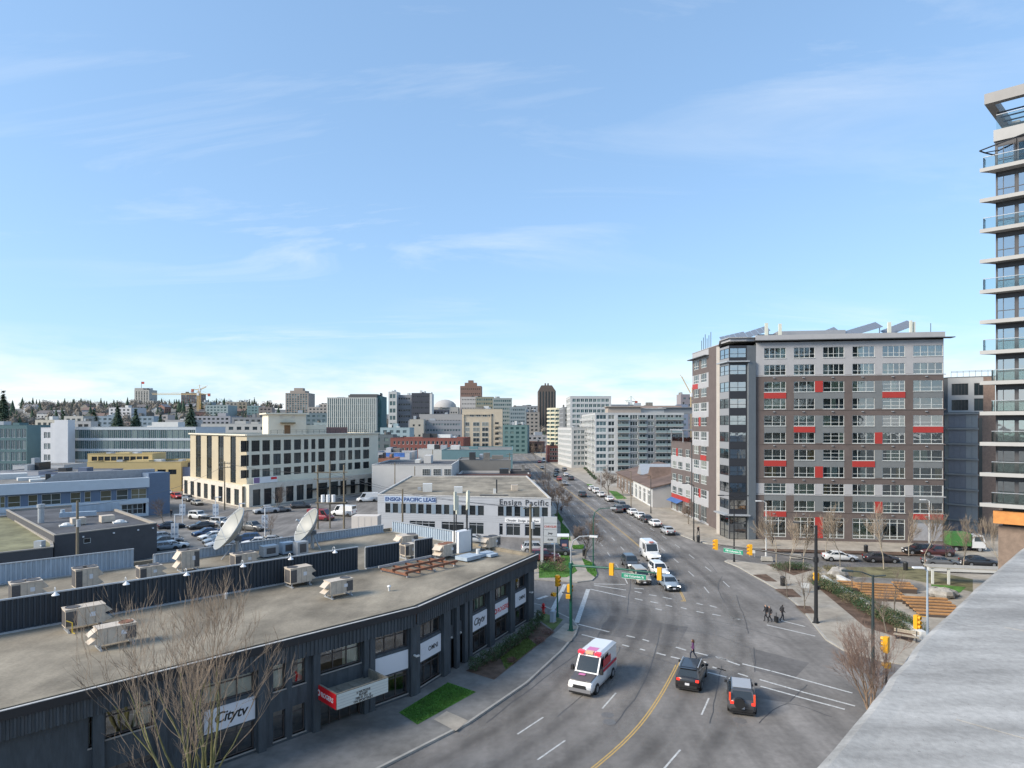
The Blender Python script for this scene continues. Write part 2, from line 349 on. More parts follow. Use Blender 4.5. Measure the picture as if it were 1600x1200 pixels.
def wall(root, fr, a0, a1, z0, z1, opens, mats, matfn=None, depth=.25, name='wall', d=0):
    """wall sheet with real openings and reveals; opens = [(a, z, w, h)]"""
    b = MB(); xs = sorted({round(v,3) for v in [a0, a1]+[o[0] for o in opens]+[o[0]+o[2] for o in opens] if a0-1e-6 <= v <= a1+1e-6})
    zs = sorted({round(v,3) for v in [z0, z1]+[o[1] for o in opens]+[o[1]+o[3] for o in opens] if z0-1e-6 <= v <= z1+1e-6})
    def hole(x, z): return any(o[0] < x < o[0]+o[2] and o[1] < z < o[1]+o[3] for o in opens)
    for j in range(len(zs)-1):
        zc = (zs[j]+zs[j+1])/2; run = None
        for i in range(len(xs)):
            xc = (xs[i]+xs[i+1])/2 if i < len(xs)-1 else None
            k = None if xc is None or hole(xc, zc) else (matfn(xc, zc) if matfn else 0)
            if run and run[1] != k:
                b.quad((run[0],0,zs[j]),(xs[i],0,zs[j]),(xs[i],0,zs[j+1]),(run[0],0,zs[j+1]), run[1]); run = None
            if k is not None and not run: run = (xs[i], k)
    for o in opens:
        x0, z_, x1, z2 = o[0], o[1], o[0]+o[2], o[1]+o[3]; k = matfn(x0-.02, (z_+z2)/2) if matfn else 0
        b.quad((x0,0,z_),(x0,0,z2),(x0,depth,z2),(x0,depth,z_),k); b.quad((x1,0,z2),(x1,0,z_),(x1,depth,z_),(x1,depth,z2),k)
        b.quad((x0,0,z2),(x1,0,z2),(x1,depth,z2),(x0,depth,z2),k); b.quad((x1,0,z_),(x0,0,z_),(x0,depth,z_),(x1,depth,z_),k)
    return fr.put(root, name, b.mesh(name, mats), 0, 0, d)
def shell(root, poly, z0, z1, wm, rm, skip=(), parapet=.5, copem=None):
    """plain walls on the remaining sides, a flat roof below a parapet, and its coping"""
    n = len(poly); b = MB(); lx, ly = root.location[0], root.location[1]
    P = [(p[0]-lx, p[1]-ly) for p in poly]
    for i in range(n):
        if i in skip: continue
        p, q = P[i], P[(i+1)%n]; b.quad((*p,z0),(*q,z0),(*q,z1),(*p,z1))
    if b.f: b.build('wall', wm, root)
    inn = inset(P, .28); r = MB().flat(inset(P, .02), z1-parapet); r.build('roof', rm, root)
    c = MB()
    for i in range(n):
        j = (i+1)%n; c.quad((*P[i],z1),(*P[j],z1),(*inn[j],z1),(*inn[i],z1)); c.quad((*inn[i],z1),(*inn[j],z1),(*inn[j],z1-parapet-.01),(*inn[i],z1-parapet-.01))
        o = inset(P, -.06); c.quad((*o[i],z1-.12),(*o[j],z1-.12),(*o[j],z1+.02),(*o[i],z1+.02)); c.quad((*o[i],z1+.02),(*o[j],z1+.02),(*inn[j],z1+.02),(*inn[i],z1+.02))
    c.build('parapet', copem or wm, root)
def inset(P, d):
    n = len(P); out = []
    for i in range(n):
        a, b, c = P[i-1], P[i], P[(i+1)%n]
        u1 = (b[0]-a[0], b[1]-a[1]); u2 = (c[0]-b[0], c[1]-b[1]); l1 = hypot(*u1) or 1; l2 = hypot(*u2) or 1
        n1 = (-u1[1]/l1, u1[0]/l1); n2 = (-u2[1]/l2, u2[0]/l2); k = 1+n1[0]*n2[0]+n1[1]*n2[1]
        k = max(k, .35); out.append((b[0]+(n1[0]+n2[0])*d/k, b[1]+(n1[1]+n2[1])*d/k))
    return out
def smooth_path(pts, n=8):
    o = []
    for i in range(len(pts)-1):
        p0, p1, p2, p3 = pts[max(i-1,0)], pts[i], pts[i+1], pts[min(i+2,len(pts)-1)]
        for k in range(n):
            t = k/n; o.append(tuple(.5*(2*p1[c]+(p2[c]-p0[c])*t+(2*p0[c]-5*p1[c]+4*p2[c]-p3[c])*t*t+(3*p1[c]-p0[c]-3*p2[c]+p3[c])*t**3) for c in range(len(p1))))
    return o+[tuple(pts[-1])]

# ------------------------------------------------------------------ the setting: ground, hill, road, pavements
def sst(t): t = max(0, min(1, t)); return t*t*(3-2*t)
def hill_z(x, y):
    return 14*sst((y-480)/450) + 30*sst((y-330)/560)*sst((-x+.18*y-190)/330) - .05
gm = MB(); gm.flat([(-7000,-2000),(7000,-2000),(7000,9000),(-7000,9000)], -.35)
struct(gm.build('ground', GROUND))
hm = MB(); nx, ny = 70, 50; hv = []
for j in range(ny+1):
    for i in range(nx+1):
        x = -1900+3300*i/nx; y = 300+1500*(j/ny)**1.3; hv.append((x, y, max(hill_z(x, y)-.15, -.3)))
hm.add(hv, [(j*(nx+1)+i, j*(nx+1)+i+1, (j+1)*(nx+1)+i+1, (j+1)*(nx+1)+i) for j in range(ny) for i in range(nx)])
struct(hm.build('hill', GROUND, smooth=True))
road = struct(MB().flat([(-160,-30),(130,-30),(130,540),(-160,540)], 0).build('road', ASPH))

def pavement(pts, m, name='pavement', h=.14):
    b = MB(); n = len(pts); inn = inset(pts, .18)
    b.prism(pts, -.02, h, 0)
    o = struct(b.build(name, [KERB]))
    s = MB().flat(inn, h+.004); s.build('paving', m, o)
    return o
def sheet(parent, name, pts, z, m):
    return MB().flat(pts, z).build(name, m, parent)
PAV_A = pavement([(-60,-14),(-20,23),(-9.5,35),(-2.9,42.8),(1.2,49.5),(4.5,56.7),(6.1,61),(6.6,63.4),(6.3,65.6),(3.6,70.6),(-13,86.5),(-44,115),(-84,128),(-110,104),(-112,40)], CONC2)
PAV_B = pavement([(3.3,82.9),(8.3,81.4),(10.3,82.3),(11.3,85),(11.6,93),(11,120),(10.3,165),(8.2,235),(2.6,235),(5.2,160),(7.4,120),(7.2,112),(2.5,104),(-2,96),(-4,88)], CONC)
PAV_C = pavement([(31.6,111.2),(33,107.9),(37,105.1),(66,98.8),(110,90.5),(110,150),(60,170),(40,260),(40,500),(14,500),(21.6,320),(26.6,205),(28.9,150),(30.4,118)], CONC)
PAV_D = pavement([(31.2,94),(31.9,90),(32.3,77),(31.6,70),(30.4,65),(29.2,59.6),(29.4,56.8),(31.4,54.2),(45,46),(82,58),(82,81),(37,91),(33,94.3),(32,94.9)], CONC)
PAV_E = pavement([g(296,780),g(384,798),g(400,797),g(600,768),(-34,225),(-78,225)], CONC)
def pl(pts, z=.148): return [g(x, y, z) for x, y in pts]
def ccw(p):
    a = sum(p[i][0]*p[(i+1)%len(p)][1]-p[(i+1)%len(p)][0]*p[i][1] for i in range(len(p))); return p if a > 0 else p[::-1]
lawn = struct(sheet(None, 'lawn', ccw(pl([(623,1113),(700,1066),(744,1081),(652,1132)], .16)), .16, GRASS))
def grass_tufts(parent, poly, z, n, h, m, seed):
    """upright blades scattered over a polygon: kind stuff"""
    rnd = random.Random(seed); b = MB(); xs = [p[0] for p in poly]; ys = [p[1] for p in poly]; k = 0
    def inside(x, y):
        c = False; j = len(poly)-1
        for i in range(len(poly)):
            if (poly[i][1] > y) != (poly[j][1] > y) and x < (poly[j][0]-poly[i][0])*(y-poly[i][1])/(poly[j][1]-poly[i][1])+poly[i][0]: c = not c
            j = i
        return c
    while k < n:
        x, y = rnd.uniform(min(xs),max(xs)), rnd.uniform(min(ys),max(ys))
        if not inside(x, y): continue
        k += 1; a = rnd.uniform(0, 6.3); r = rnd.uniform(.03,.07); hh = h*rnd.uniform(.5,1.2); lx, ly = rnd.uniform(-.5,.5)*hh, rnd.uniform(-.5,.5)*hh
        b.add([(x-cos(a)*r,y-sin(a)*r,z),(x+cos(a)*r,y+sin(a)*r,z),(x+lx,y+ly,z+hh)], [(0,1,2)])
    o = b.build('grass', m, parent); o['kind'] = 'stuff'; return o
grass_tufts(lawn, ccw(pl([(625,1113),(700,1067),(742,1081),(653,1131)], .16)), .16, 5000, .07, mat('grass_blades', (.07,.19,.025), .8, .3, 2), 1)
bed = ccw(pl([(728,1048),(772,1062),(866,988),(843,972)], .165))
bedo = struct(sheet(None, 'planting_bed', bed, .165, MULCH))
sheet(bedo, 'turf', ccw(pl([(790,1046),(838,1008),(824,996),(782,1028)], .172)), .172, GRASS2)
grass_tufts(bedo, ccw(pl([(790,1046),(838,1008),(824,996),(782,1028)], .172)), .172, 2500, .12, mat('dry_blades', (.12,.17,.04), .8, .3, 2), 2)
sheet(PAV_A, 'concrete_panel', ccw(pl([(678,1124),(698,1111),(732,1126),(712,1142)], .152)), .152, CONC)
sheet(PAV_A, 'concrete_panel', ccw(pl([(862,994),(884,973),(902,979),(893,1001),(886,1003)], .152)), .152, CONC)
sheet(PAV_A, 'concrete_panel', ccw(pl([(838,965),(850,958),(880,968),(865,985)], .150)), .150, GRASS2)
verge = None
for k, pts in enumerate([[(909,872),(928,880),(933,896),(930,902),(918,893)], [(876,868),(889,868),(902,892),(886,902),(842,903),(842,884)],
                         [(893,852),(912,851),(912,858),(896,858)], [(876,814),(889,828),(892,845),(876,843)], [(866,804),(872,800),(880,812),(877,818)]]):
    p = ccw(pl(pts)); v = struct(sheet(None, 'verge', p, .155, GRASS)); grass_tufts(v, p, .155, 900, .1, MC['grass_blades'], 5+k)
# grass by the right pavement far along the street
for pts in [[(916,756),(925,757),(931,763),(926,765)], [(950,766),(964,768),(980,779),(964,780)]]:
    v = struct(sheet(None, 'verge', ccw(pl(pts)), .155, GRASS))
# brown tree pits, plaza beds
for pts in [[(1176,898),(1197,897),(1215,909),(1196,908)], [(1210,920),(1238,920),(1253,933),(1230,933)], [(1242,946),(1266,947),(1275,959),(1256,958)]]:
    sheet(PAV_D, 'tree_pit', ccw(pl(pts)), .152, MULCH)
PLZBED = ccw(pl([(1197,882),(1230,880),(1272,890),(1240,899)])); sheet(PAV_D, 'planting_bed', PLZBED, .152, MULCH)
PLZBED2 = ccw(pl([(1262,905),(1282,905),(1432,992),(1424,1004),(1385,990),(1352,980)])); sheet(PAV_D, 'planting_bed', PLZBED2, .152, MULCH)
sheet(PAV_D, 'lawn_patch', ccw(pl([(1285,886),(1420,886),(1520,905),(1520,925),(1420,905),(1310,900)])), .152, DRYG)
sheet(PAV_D, 'gravel_disc', ccw(pl([(1318,907),(1350,902),(1395,904),(1440,912),(1452,922),(1420,925),(1350,918)], .158)), .158, CONC2)
sheet(PAV_D, 'lawn_patch', ccw(pl([(1455,913),(1510,917),(1500,926),(1455,922)], .16)), .16, GRASS)
sheet(PAV_C, 'lawn_strip', ccw(pl([(1190,857),(1470,864),(1470,869),(1190,861)])), .152, MULCH)

# painted markings: children of the road
CL = smooth_path([(-14,14),(-5,25.5),(2.3,34.3),(8.56,42.8),(14.4,54.9),(18,65),(19.7,73),(20.7,82),(21.0,95),(20.9,114),(19.4,150),(17,206),(12.5,310),(5,480)], 10)
def off(path, d):
    o = []
    for i, p in enumerate(path):
        a, b = path[max(i-1,0)], path[min(i+1,len(path)-1)]; l = hypot(b[0]-a[0], b[1]-a[1]); o.append((p[0]-(b[1]-a[1])/l*d, p[1]+(b[0]-a[0])/l*d))
    return o
def along(path):
    s = [0]
    for i in range(1, len(path)): s.append(s[-1]+hypot(path[i][0]-path[i-1][0], path[i][1]-path[i-1][1]))
    return s
def ptat(path, s, q):
    for i in range(1, len(path)):
        if s[i] >= q:
            t = (q-s[i-1])/(s[i]-s[i-1]); return (path[i-1][0]+(path[i][0]-path[i-1][0])*t, path[i-1][1]+(path[i][1]-path[i-1][1])*t)
    return path[-1]
def stripe(p, q, wd, m, name, z=.006):
    l = hypot(q[0]-p[0], q[1]-p[1]); nx_, ny_ = -(q[1]-p[1])/l*wd/2, (q[0]-p[0])/l*wd/2
    b = MB().flat([(p[0]-nx_,p[1]-ny_),(q[0]-nx_,q[1]-ny_),(q[0]+nx_,q[1]+ny_),(p[0]+nx_,p[1]+ny_)], z)
    return b.build(name, m, road)
def line(path, s0, s1, wd, m, name, z=.006):
    s = along(path); b = MB(); prev = None; q = s0
    while q <= s1+1e-6:
        p = ptat(path, s, q); p2 = ptat(path, s, q+.3); l = hypot(p2[0]-p[0], p2[1]-p[1]) or 1; n_ = (-(p2[1]-p[1])/l*wd/2, (p2[0]-p[0])/l*wd/2)
        e = ((p[0]-n_[0],p[1]-n_[1],z),(p[0]+n_[0],p[1]+n_[1],z))
        if prev: b.quad(prev[0], e[0], e[1], prev[1])
        prev = e; q += 1.5
    return b.build(name, m, road)
sCL = along(CL)
def s_at_y(path, y):
    s = along(path)
    for i in range(1, len(path)):
        if path[i][1] >= y: return s[i-1]+(s[i]-s[i-1])*(y-path[i-1][1])/(path[i][1]-path[i-1][1])
    return s[-1]
for d in (-.09, .09):
    P_ = off(CL, d); line(P_, 2, s_at_y(P_, 54.9), .1, PAINT_Y, 'centre_line'); line(P_, s_at_y(P_, 73), s_at_y(P_, 420), .1, PAINT_Y, 'centre_line')
for d, ph in ((3.1, 1.2), (6.0, 3.0), (-3.3, 4.6), (-6.4, 1.0)):
    P_ = off(CL, d); s = along(P_); q = 2+ph; a_, b_ = s_at_y(P_, 54 if d > 0 else 50), s_at_y(P_, 80.5 if d > 0 else 73)
    while q < s_at_y(P_, 330):
        if not (a_ < q+1.5 < b_) and not (d == -6.4 and q < b_): stripe(ptat(P_, s, q), ptat(P_, s, q+3), .12, PAINT_W, 'lane_dash')
        q += 8.5
def segs(lst, ox, oy, sc, wd, m=PAINT_W, name='crosswalk_line'):
    for x0, y0, x1, y1 in lst: stripe(g(ox+x0/sc, oy+y0/sc), g(ox+x1/sc, oy+y1/sc), wd, m, name)
segs([(440,62,690,66),(440,72,690,110),(410,102,690,165),(320,377,560,437),(345,457,580,516),(755,95,830,101),(760,120,815,133),(760,176,820,190),(870,146,930,156),
      (980,165,1050,180),(880,200,940,212),(1000,226,1050,239),(920,255,970,266),(1120,246,1165,258),(1240,212,1290,225),(1345,231,1400,246),(1240,276,1300,289),(1365,298,1430,311),
      (1520,326,1580,341),(695,465,760,481),(820,495,870,510),(660,537,715,551),(800,570,840,581),(930,601,1000,620),(1040,631,1110,646),(1080,556,1160,580),(1230,596,1330,621),
      (1390,630,1480,656),(1365,711,1470,740),(1330,752,1475,790),(1480,662,1580,697)], 840, 900, 5, .22)
segs([(0,337,75,356),(200,386,420,441),(425,442,1060,615),(335,509,650,600),(655,602,1080,716),(165,461,245,486),(340,561,610,636),(615,638,1000,742),(0,420,70,440),(160,511,260,536)], 1120, 960, 5, .2)
segs([(120,727,185,739),(500,747,690,795),(390,782,770,870)], 1120, 820, 5, .2)
segs([(215,65,110,280),(395,103,305,365)], 840, 900, 5, .5)
segs([(0,180,75,155)], 840, 900, 5, .45, name='stop_line')
segs([(1118,995,1158,996)], 840, 740, 5, .25, PAINT_Y, 'centre_line')
# oil-darkened lane centres and polished wheel paths, worn into the asphalt
def wear_mat(name, col, amt):
    m = bpy.data.materials.new(name); m.use_nodes = True; t = m.node_tree; b = t.nodes['Principled BSDF']; b.inputs['Base Color'].default_value = (*col, 1); b.inputs['Roughness'].default_value = .75
    at_ = t.nodes.new('ShaderNodeAttribute'); at_.attribute_name = 'edge'; ge = t.nodes.new('ShaderNodeNewGeometry'); n = t.nodes.new('ShaderNodeTexNoise'); n.inputs['Scale'].default_value = .45; n.inputs['Detail'].default_value = 6
    t.links.new(ge.outputs['Position'], n.inputs['Vector']); r = t.nodes.new('ShaderNodeMapRange'); r.inputs[1].default_value = .3; r.inputs[2].default_value = .7; r.inputs[3].default_value = .1; r.inputs[4].default_value = amt
    t.links.new(n.outputs['Fac'], r.inputs[0]); mu = t.nodes.new('ShaderNodeMath'); mu.operation = 'MULTIPLY'; t.links.new(r.outputs[0], mu.inputs[0]); t.links.new(at_.outputs['Fac'], mu.inputs[1]); t.links.new(mu.outputs[0], b.inputs['Alpha']); return m
OILM, PATHM = wear_mat('oil_wear', (.08,.075,.07), .34), wear_mat('wheel_wear', (.30,.28,.255), .5)
def wear(path, d, wd, m, name, y0=20, y1=330, z=.0035):
    P_ = off(path, d); s = along(P_); q, e = s_at_y(P_, y0), s_at_y(P_, y1); b = MB(); vs = []; k = 0
    while q < e:
        p = ptat(P_, s, q); p2 = ptat(P_, s, q+.4); l = hypot(p2[0]-p[0], p2[1]-p[1]) or 1; n_ = (-(p2[1]-p[1])/l, (p2[0]-p[0])/l)
        for f in (-.5, 0, .5): vs.append((p[0]+n_[0]*f*wd, p[1]+n_[1]*f*wd, z))
        q += 2; k += 1
    b.add(vs, [(i*3+j, i*3+3+j, i*3+4+j, i*3+1+j) for i in range(k-1) for j in (0, 1)])
    me = b.mesh(name, [m]); a = me.attributes.new('edge', 'FLOAT', 'POINT'); a.data.foreach_set('value', [1.0 if i % 3 == 1 else 0.0 for i in range(len(vs))]); put(name, me, road)
for d in (1.6, 4.6, 7.6, -1.7, -4.9):
    wear(CL, d, 1.5, OILM, 'oil_streak')
    for s_ in (-.8, .8): wear(CL, d+s_, .8, PATHM, 'wheel_path', z=.0042)
TURN = smooth_path([(-30,100),(-8,82),(4,75),(14,66),(24,58),(36,50)], 8)
wear(TURN, 0, 2.2, OILM, 'oil_streak', 40, 40) if False else None
# sealed cracks and patches: thin repair strips
SEAL = mat('crack_sealer', (.06,.06,.062), .6)
rnd = random.Random(3)
def crack(pts, wd=.07):
    P_ = smooth_path([g(*p) for p in pts], 5); P_ = [(x+rnd.uniform(-.07,.07), y+rnd.uniform(-.07,.07)) for x, y in P_]
    b = MB()
    for i in range(len(P_)-1):
        p, q = P_[i], P_[i+1]; l = hypot(q[0]-p[0], q[1]-p[1]) or 1; n_ = (-(q[1]-p[1])/l*wd/2, (q[0]-p[0])/l*wd/2)
        b.flat([(p[0]-n_[0],p[1]-n_[1]),(q[0]-n_[0],q[1]-n_[1]),(q[0]+n_[0],q[1]+n_[1]),(p[0]+n_[0],p[1]+n_[1])], .0045)
    b.build('crack_seal', SEAL, road)
for c in ([(955,962),(938,985),(930,1008)], [(1033,980),(1010,1060),(960,1132)], [(1075,978),(1056,985),(1110,990),(1170,1012)], [(1128,900),(1122,918),(1132,940)], [(1178,1012),(1180,1050)],
          [(1150,930),(1163,965),(1170,990)], [(880,1000),(960,1010),(1060,1040)], [(1260,1070),(1234,1096)], [(960,830),(1040,900)], [(850,940),(900,935),(1000,945)], [(985,905),(983,930),(980,960)], [(760,1130),(830,1075),(905,1020)], [(1110,1130),(1120,1080),(1128,1040)], [(1060,960),(1140,975),(1230,1000)], [(900,915),(960,930),(1040,955)], [(1100,870),(1120,895)], [(930,860),(1000,890)], [(870,1120),(940,1060),(970,1010)], [(1185,1130),(1230,1100),(1300,1120)]): crack(c)
sheet(road, 'asphalt_patch', ccw([g(*p) for p in [(955,962),(1075,980),(1058,1012),(935,990)]]), .003, ASPH2)
sheet(road, 'asphalt_patch', ccw([g(*p) for p in [(1170,1012),(1264,1036),(1240,1062),(1180,1048)]]), .003, ASPH2)
sheet(road, 'asphalt_patch', ccw([g(*p) for p in [(1180,1075),(1260,1075),(1232,1098),(1180,1090)]]), .003, ASPH2)
for px, py in ((949,1117),(803+149-0,1128),(1156,1126)):
    x, y = g(px, py); MB().lathe([(0,.008),(.42,.008),(.45,.004)], 14, c=(x,y,0)).build('manhole_cover', mat('iron_cover', (.15,.145,.14), .6, .2, 6), road)

# ------------------------------------------------------------------ long slate building with sign panels
P = [(-46,8),(-24,30.1),(-7.3,47.3),(2.3,66.5),(-15.8,83.2),(-62,37.5)]
RB = thing('broadcast_building', 'long two storey slate clad building with gravel roof and white sign panels', 'building', (P[2][0],P[2][1],0))
F1, F2, F3 = Fr((-46,8), P[2]), Fr(P[2], P[3]), Fr(P[3], P[4])
HR, ZR = 6.7, 6.35
bays1 = []   # (a0,a1,kind)
def A1(x): return F1.a(x)
def A2(x): return F2.a(x)
W_LOW, W_UP = (.4, 1.72), (3.82, 1.4)
spec = {1: [(A1(138),A1(154),'n'),(A1(165),A1(240),'w'),(A1(318),A1(398),'big'),(A1(427),A1(446),'n'),(A1(457),A1(477),'n'),(A1(500),A1(564),'w'),(A1(585),A1(637),'s')],
        2: [(A2(653),A2(688),'s'),(A2(700.5),A2(707),'d'),(A2(715),A2(721),'d'),(A2(735),A2(760),'s'),(A2(770),A2(793),'s'),(A2(801.5),A2(821),'s')]}
signs = {(1,6): None, (2,0): 'OMNI', (2,3): 'Citytv', (2,4): 'ROGERS', (2,5): 'OMNI2', (1,2): 'Citytv'}
BRONZE = mat('bronze_frame', (.09,.075,.07), .5)
INTER = mat('office_interior', (.16,.09,.06), .8, .75, .9)
def offices(fr, a0, a1):
    b = MB()
    b.quad((a0,1.9,0),(a1,1.9,0),(a1,1.9,HR-1.4),(a0,1.9,HR-1.4)); b.quad((a0,.26,3.05),(a1,.26,3.05),(a1,1.9,3.05),(a0,1.9,3.05)); b.quad((a0,.26,.2),(a1,.26,.2),(a1,1.9,.2),(a0,1.9,.2))
    fr.put(RB, 'interior', b.mesh('interior', [INTER]), 0, 0)
for fi, fr in ((1, F1), (2, F2)):
    op = []; items = []
    for bi, (a0, a1, k) in enumerate(spec[fi]):
        w_ = a1-a0
        if k in ('s', 'big'):
            op += [(a0,.4,w_,1.72),(a0,3.82,w_,1.38)]; nc = max(2, round(w_/1.0))
            items += [(a0,.4,w_,1.72,nc,[0,.78,1]),(a0,3.82,w_,1.38,nc,[0,.75,1])]
        elif k == 'w':
            op += [(a0,3.7,w_,1.5),(a0,.05,w_,2.1)]; items += [(a0,3.7,w_,1.5,3,[0,.72,1]),(a0,.05,w_,2.1,4,[0,.8,1])]
        elif k == 'n':
            op += [(a0,3.5,w_,1.65),(a0,.4,w_,1.8)]; items += [(a0,3.5,w_,1.65,1,[0,.75,1]),(a0,.4,w_,1.8,1,[0,.75,1])]
        elif k == 'd':
            op += [(a0,3.75,w_,1.4),(a0-.25,.05,w_+.9,2.55)]; items += [(a0,3.75,w_,1.4,1,[0,.75,1])]
    wall(RB, fr, 0, fr.L, 0, 5.3, op, [SLATE2], depth=.26)
    offices(fr, 0, fr.L)
    for (a0, z, w_, h, c, r) in items:
        o = window(RB, fr, a0, z, w_, h, c, r, BRONZE, GL, .06, -.22)
        if random.random() < .85 and z > 3:
            u = random.choice([(0,1),(0,.3),(.7,1),(0,1),(.6,1)]); cm = MB(); n = 14
            for i in range(n):
                x0 = w_*(u[0]+(u[1]-u[0])*i/n); x1 = w_*(u[0]+(u[1]-u[0])*(i+1)/n); e = .02*(i%2); cm.quad((x0,.12+e,.06),(x1,.12+.02-e,.06),(x1,.12+.02-e,h-.06),(x0,.12+e,h-.06))
            cm.build('curtain', random.choice([CURT2, CURT2, CURT]), o)
    for bi, (a0, a1, k) in enumerate(spec[fi]):                    # sills, pilasters, sign panels, door recesses
        MBs = MB().box(a0-.05, a1+.05, -.06, .2, -.08, 0)
        if k != 'd':
            fr.put(RB, 'sill', MBs.mesh('sill', [mat('sill_concrete', (.30,.29,.27), .8)]), 0, .4 if k != 'w' else .06)
            if k in ('n','w'): fr.put(RB, 'sill', MBs.mesh('sill', [MC['sill_concrete']]), 0, 3.5 if k == 'n' else 3.7)
        else:
            b = MB().box(a0-.2, a1+.6, .2, .26, 0, 2.5); fr.put(RB, 'door', b.mesh('door', [BLACK]), 0, .06)
            b = MB().box(0, .12, -.12, 0, 0, .12); fr.put(RB, 'wall_lamp', b.mesh('wall_lamp', [OFFW]), (a0+a1)/2, 2.75)
        for a in (a0-.62, a1+.1):
            if k in ('s','big','w','d') and not (k == 'd' and a > a0 and bi == 1):
                pw = .5; fr.put(RB, 'pilaster', MB().box(0, pw, -.3, 0, 0, 5.36).mesh('pilaster', [SLATE2]), a, 0)
        s = signs.get((fi, bi), 0)
        if s != 0:
            po = fr.put(RB, 'sign_panel', MB().box(0, a1-a0, -.06, -.004, 0, 1.36).mesh('sign_panel', [SIGNW]), a0, 2.24)
            sw = a1-a0
            if s == 'Citytv':
                put('lettering', text_mesh('Citytv', .95 if sw > 4.5 else .86, BLACK, .008, .25, .012, .92, 'CENTER'), po, (sw/2, -.062, .45))
            elif s == 'ROGERS':
                put('lettering', text_mesh('ROGERS', .62, SIGNRED, .008, 0, .008, .95, 'LEFT'), po, (sw*.27, -.062, .46))
                put('emblem', MB().lathe([(.14,0),(.25,0),(.25,.02),(.14,.02)], 14).mesh('emblem', [SIGNRED]), po, (sw*.14, -.07, .68)).rotation_euler = (R(90), 0, 0)
            elif s:
                put('lettering', text_mesh('OMNI', .5, BLACK, .008, 0, .012, 1.05, 'LEFT'), po, (sw*.42, -.062, .5))
                put('emblem', MB().box(0,.5,-.004,.004,0,.03).box(0,.5,-.004,.004,.5,.53).box(0,.03,-.004,.004,.03,.5).box(.47,.5,-.004,.004,.03,.5).mesh('emblem', [mat('pale_mark', (.6,.63,.68), .6)]), po, (sw*.12, -.066, .42))
    # ribbed band under the roof edge, fascia and bright edge flashing
    b = MB(); n = int(fr.L/.28); prof = []
    for i in range(n):
        a = i*fr.L/n; s_ = fr.L/n; prof += [(a, 0), (a+s_*.2, 0), (a+s_*.32, -.07), (a+s_*.68, -.07), (a+s_*.8, 0)]
    prof.append((fr.L, 0))
    for i in range(len(prof)-1): b.quad((prof[i][0],prof[i][1]-.32,5.22),(prof[i+1][0],prof[i+1][1]-.32,5.22),(prof[i+1][0],prof[i+1][1]-.32,6.24),(prof[i][0],prof[i][1]-.32,6.24))
    b.quad((0,-.32,5.22),(0,0,5.22),(fr.L,0,5.22),(fr.L,-.32,5.22))
    fr.put(RB, 'ribbed_band', b.mesh('ribbed_band', [SLATE]), 0, 0)
    fr.put(RB, 'fascia', MB().box(-.1, fr.L+.1, -.5, 0, 6.2, 6.66).mesh('fascia', [FASCIA]), 0, 0)
    fr.put(RB, 'edge_flashing', MB().box(-.1, fr.L+.1, -.5, -.36, 6.664, 6.70).mesh('edge_flashing', [FLASH]), 0, 0)
shell(RB, P, 0, 6.7, SLATE2, GRAVEL, skip=(0,1,2), parapet=.33, copem=GRAVEL)
wall(RB, F3, 0, F3.L, 0, 6.66, [(1.5,.1,1.2,2.3),(4.5,3.4,1.6,1.5)], [SLATE2], depth=.2)
F3.put(RB, 'door', MB().box(0,1.2,0,.06,0,2.3).mesh('door', [BLACK]), 1.5, .1, -.1); window(RB, F3, 4.5, 3.4, 1.6, 1.5, 2, 1, BRONZE, GFD, .06, -.1)
# security cameras
for fr, a in ((F1, A1(642)), (F2, A2(822.5))):
    fr.put(RB, 'security_camera', MB().box(0,.12,-.5,-.3,0,.1).box(.04,.34,-.62,-.5,-.03,.09).mesh('security_camera', [OFFW]), a, 3.1)
# marquee over the entrance
lb = F1.a(494.5); mq = thing('marquee', 'projecting marquee with red end panel and white letter board above slate building entrance', 'marquee', F1.pt(lb)+(0,), F1.ang)
ML, MD, MZ = 3.85, 2.5, 2.2
fr_ = MB(); fr_.box(0, ML, -MD, 0, MZ+.35, MZ+.42)
for bx_ in ((0,.12,-MD,0),(ML-.12,ML,-MD,0),(.12,ML-.12,-MD,-MD+.12)): fr_.box(*bx_, MZ, MZ+1.0)
fr_.build('tray', mat('weathered_timber', (.22,.20,.16), .9, .25, 3), mq)
MB().box(-.03, -.002, -MD+.02, 0, MZ+.03, MZ+.97).build('end_panel', SIGNRED, mq)
fb = MB().box(.03, ML-.02, -MD-.03, -MD-.002, MZ+.03, MZ+.95).build('letter_board', mat('letter_board_white', (.62,.66,.62), .4), mq)
for k in range(1, 5): MB().box(.04, ML-.03, -MD-.04, -MD-.03, MZ+.03+k*.184-.008, MZ+.03+k*.184+.008).build('rail', GALV, fb)
for k in range(4): MB().box(.3+k*.9, 1.0+k*.9, -MD+.3, -.3, MZ+.43, MZ+.45).build('deck_board', MC['weathered_timber'], mq)
lines = [('6 NATIONS', .74), ('RUGBY', .555), ('FEB 01 TO 15', .37), ('ON SPORTSNET', .185)]
for t_, z in lines: put('lettering', text_mesh(t_, .2, BLACK, .004, 0, .004, 1.0, 'CENTER'), fb, (ML*.5, -MD-.045, MZ+z-.12))
e = put('lettering', text_mesh('ROGERS', .42, WHITE, .005, 0, .008, .95, 'LEFT'), mq, (-.035, -.66, MZ+.34), R(-90))
e = put('emblem', MB().lathe([(.1,0),(.2,0),(.2,.02),(.1,.02)], 14).mesh('emblem', [WHITE]), mq, (-.05, -.36, MZ+.5)); e.rotation_euler = (0, R(90), 0)
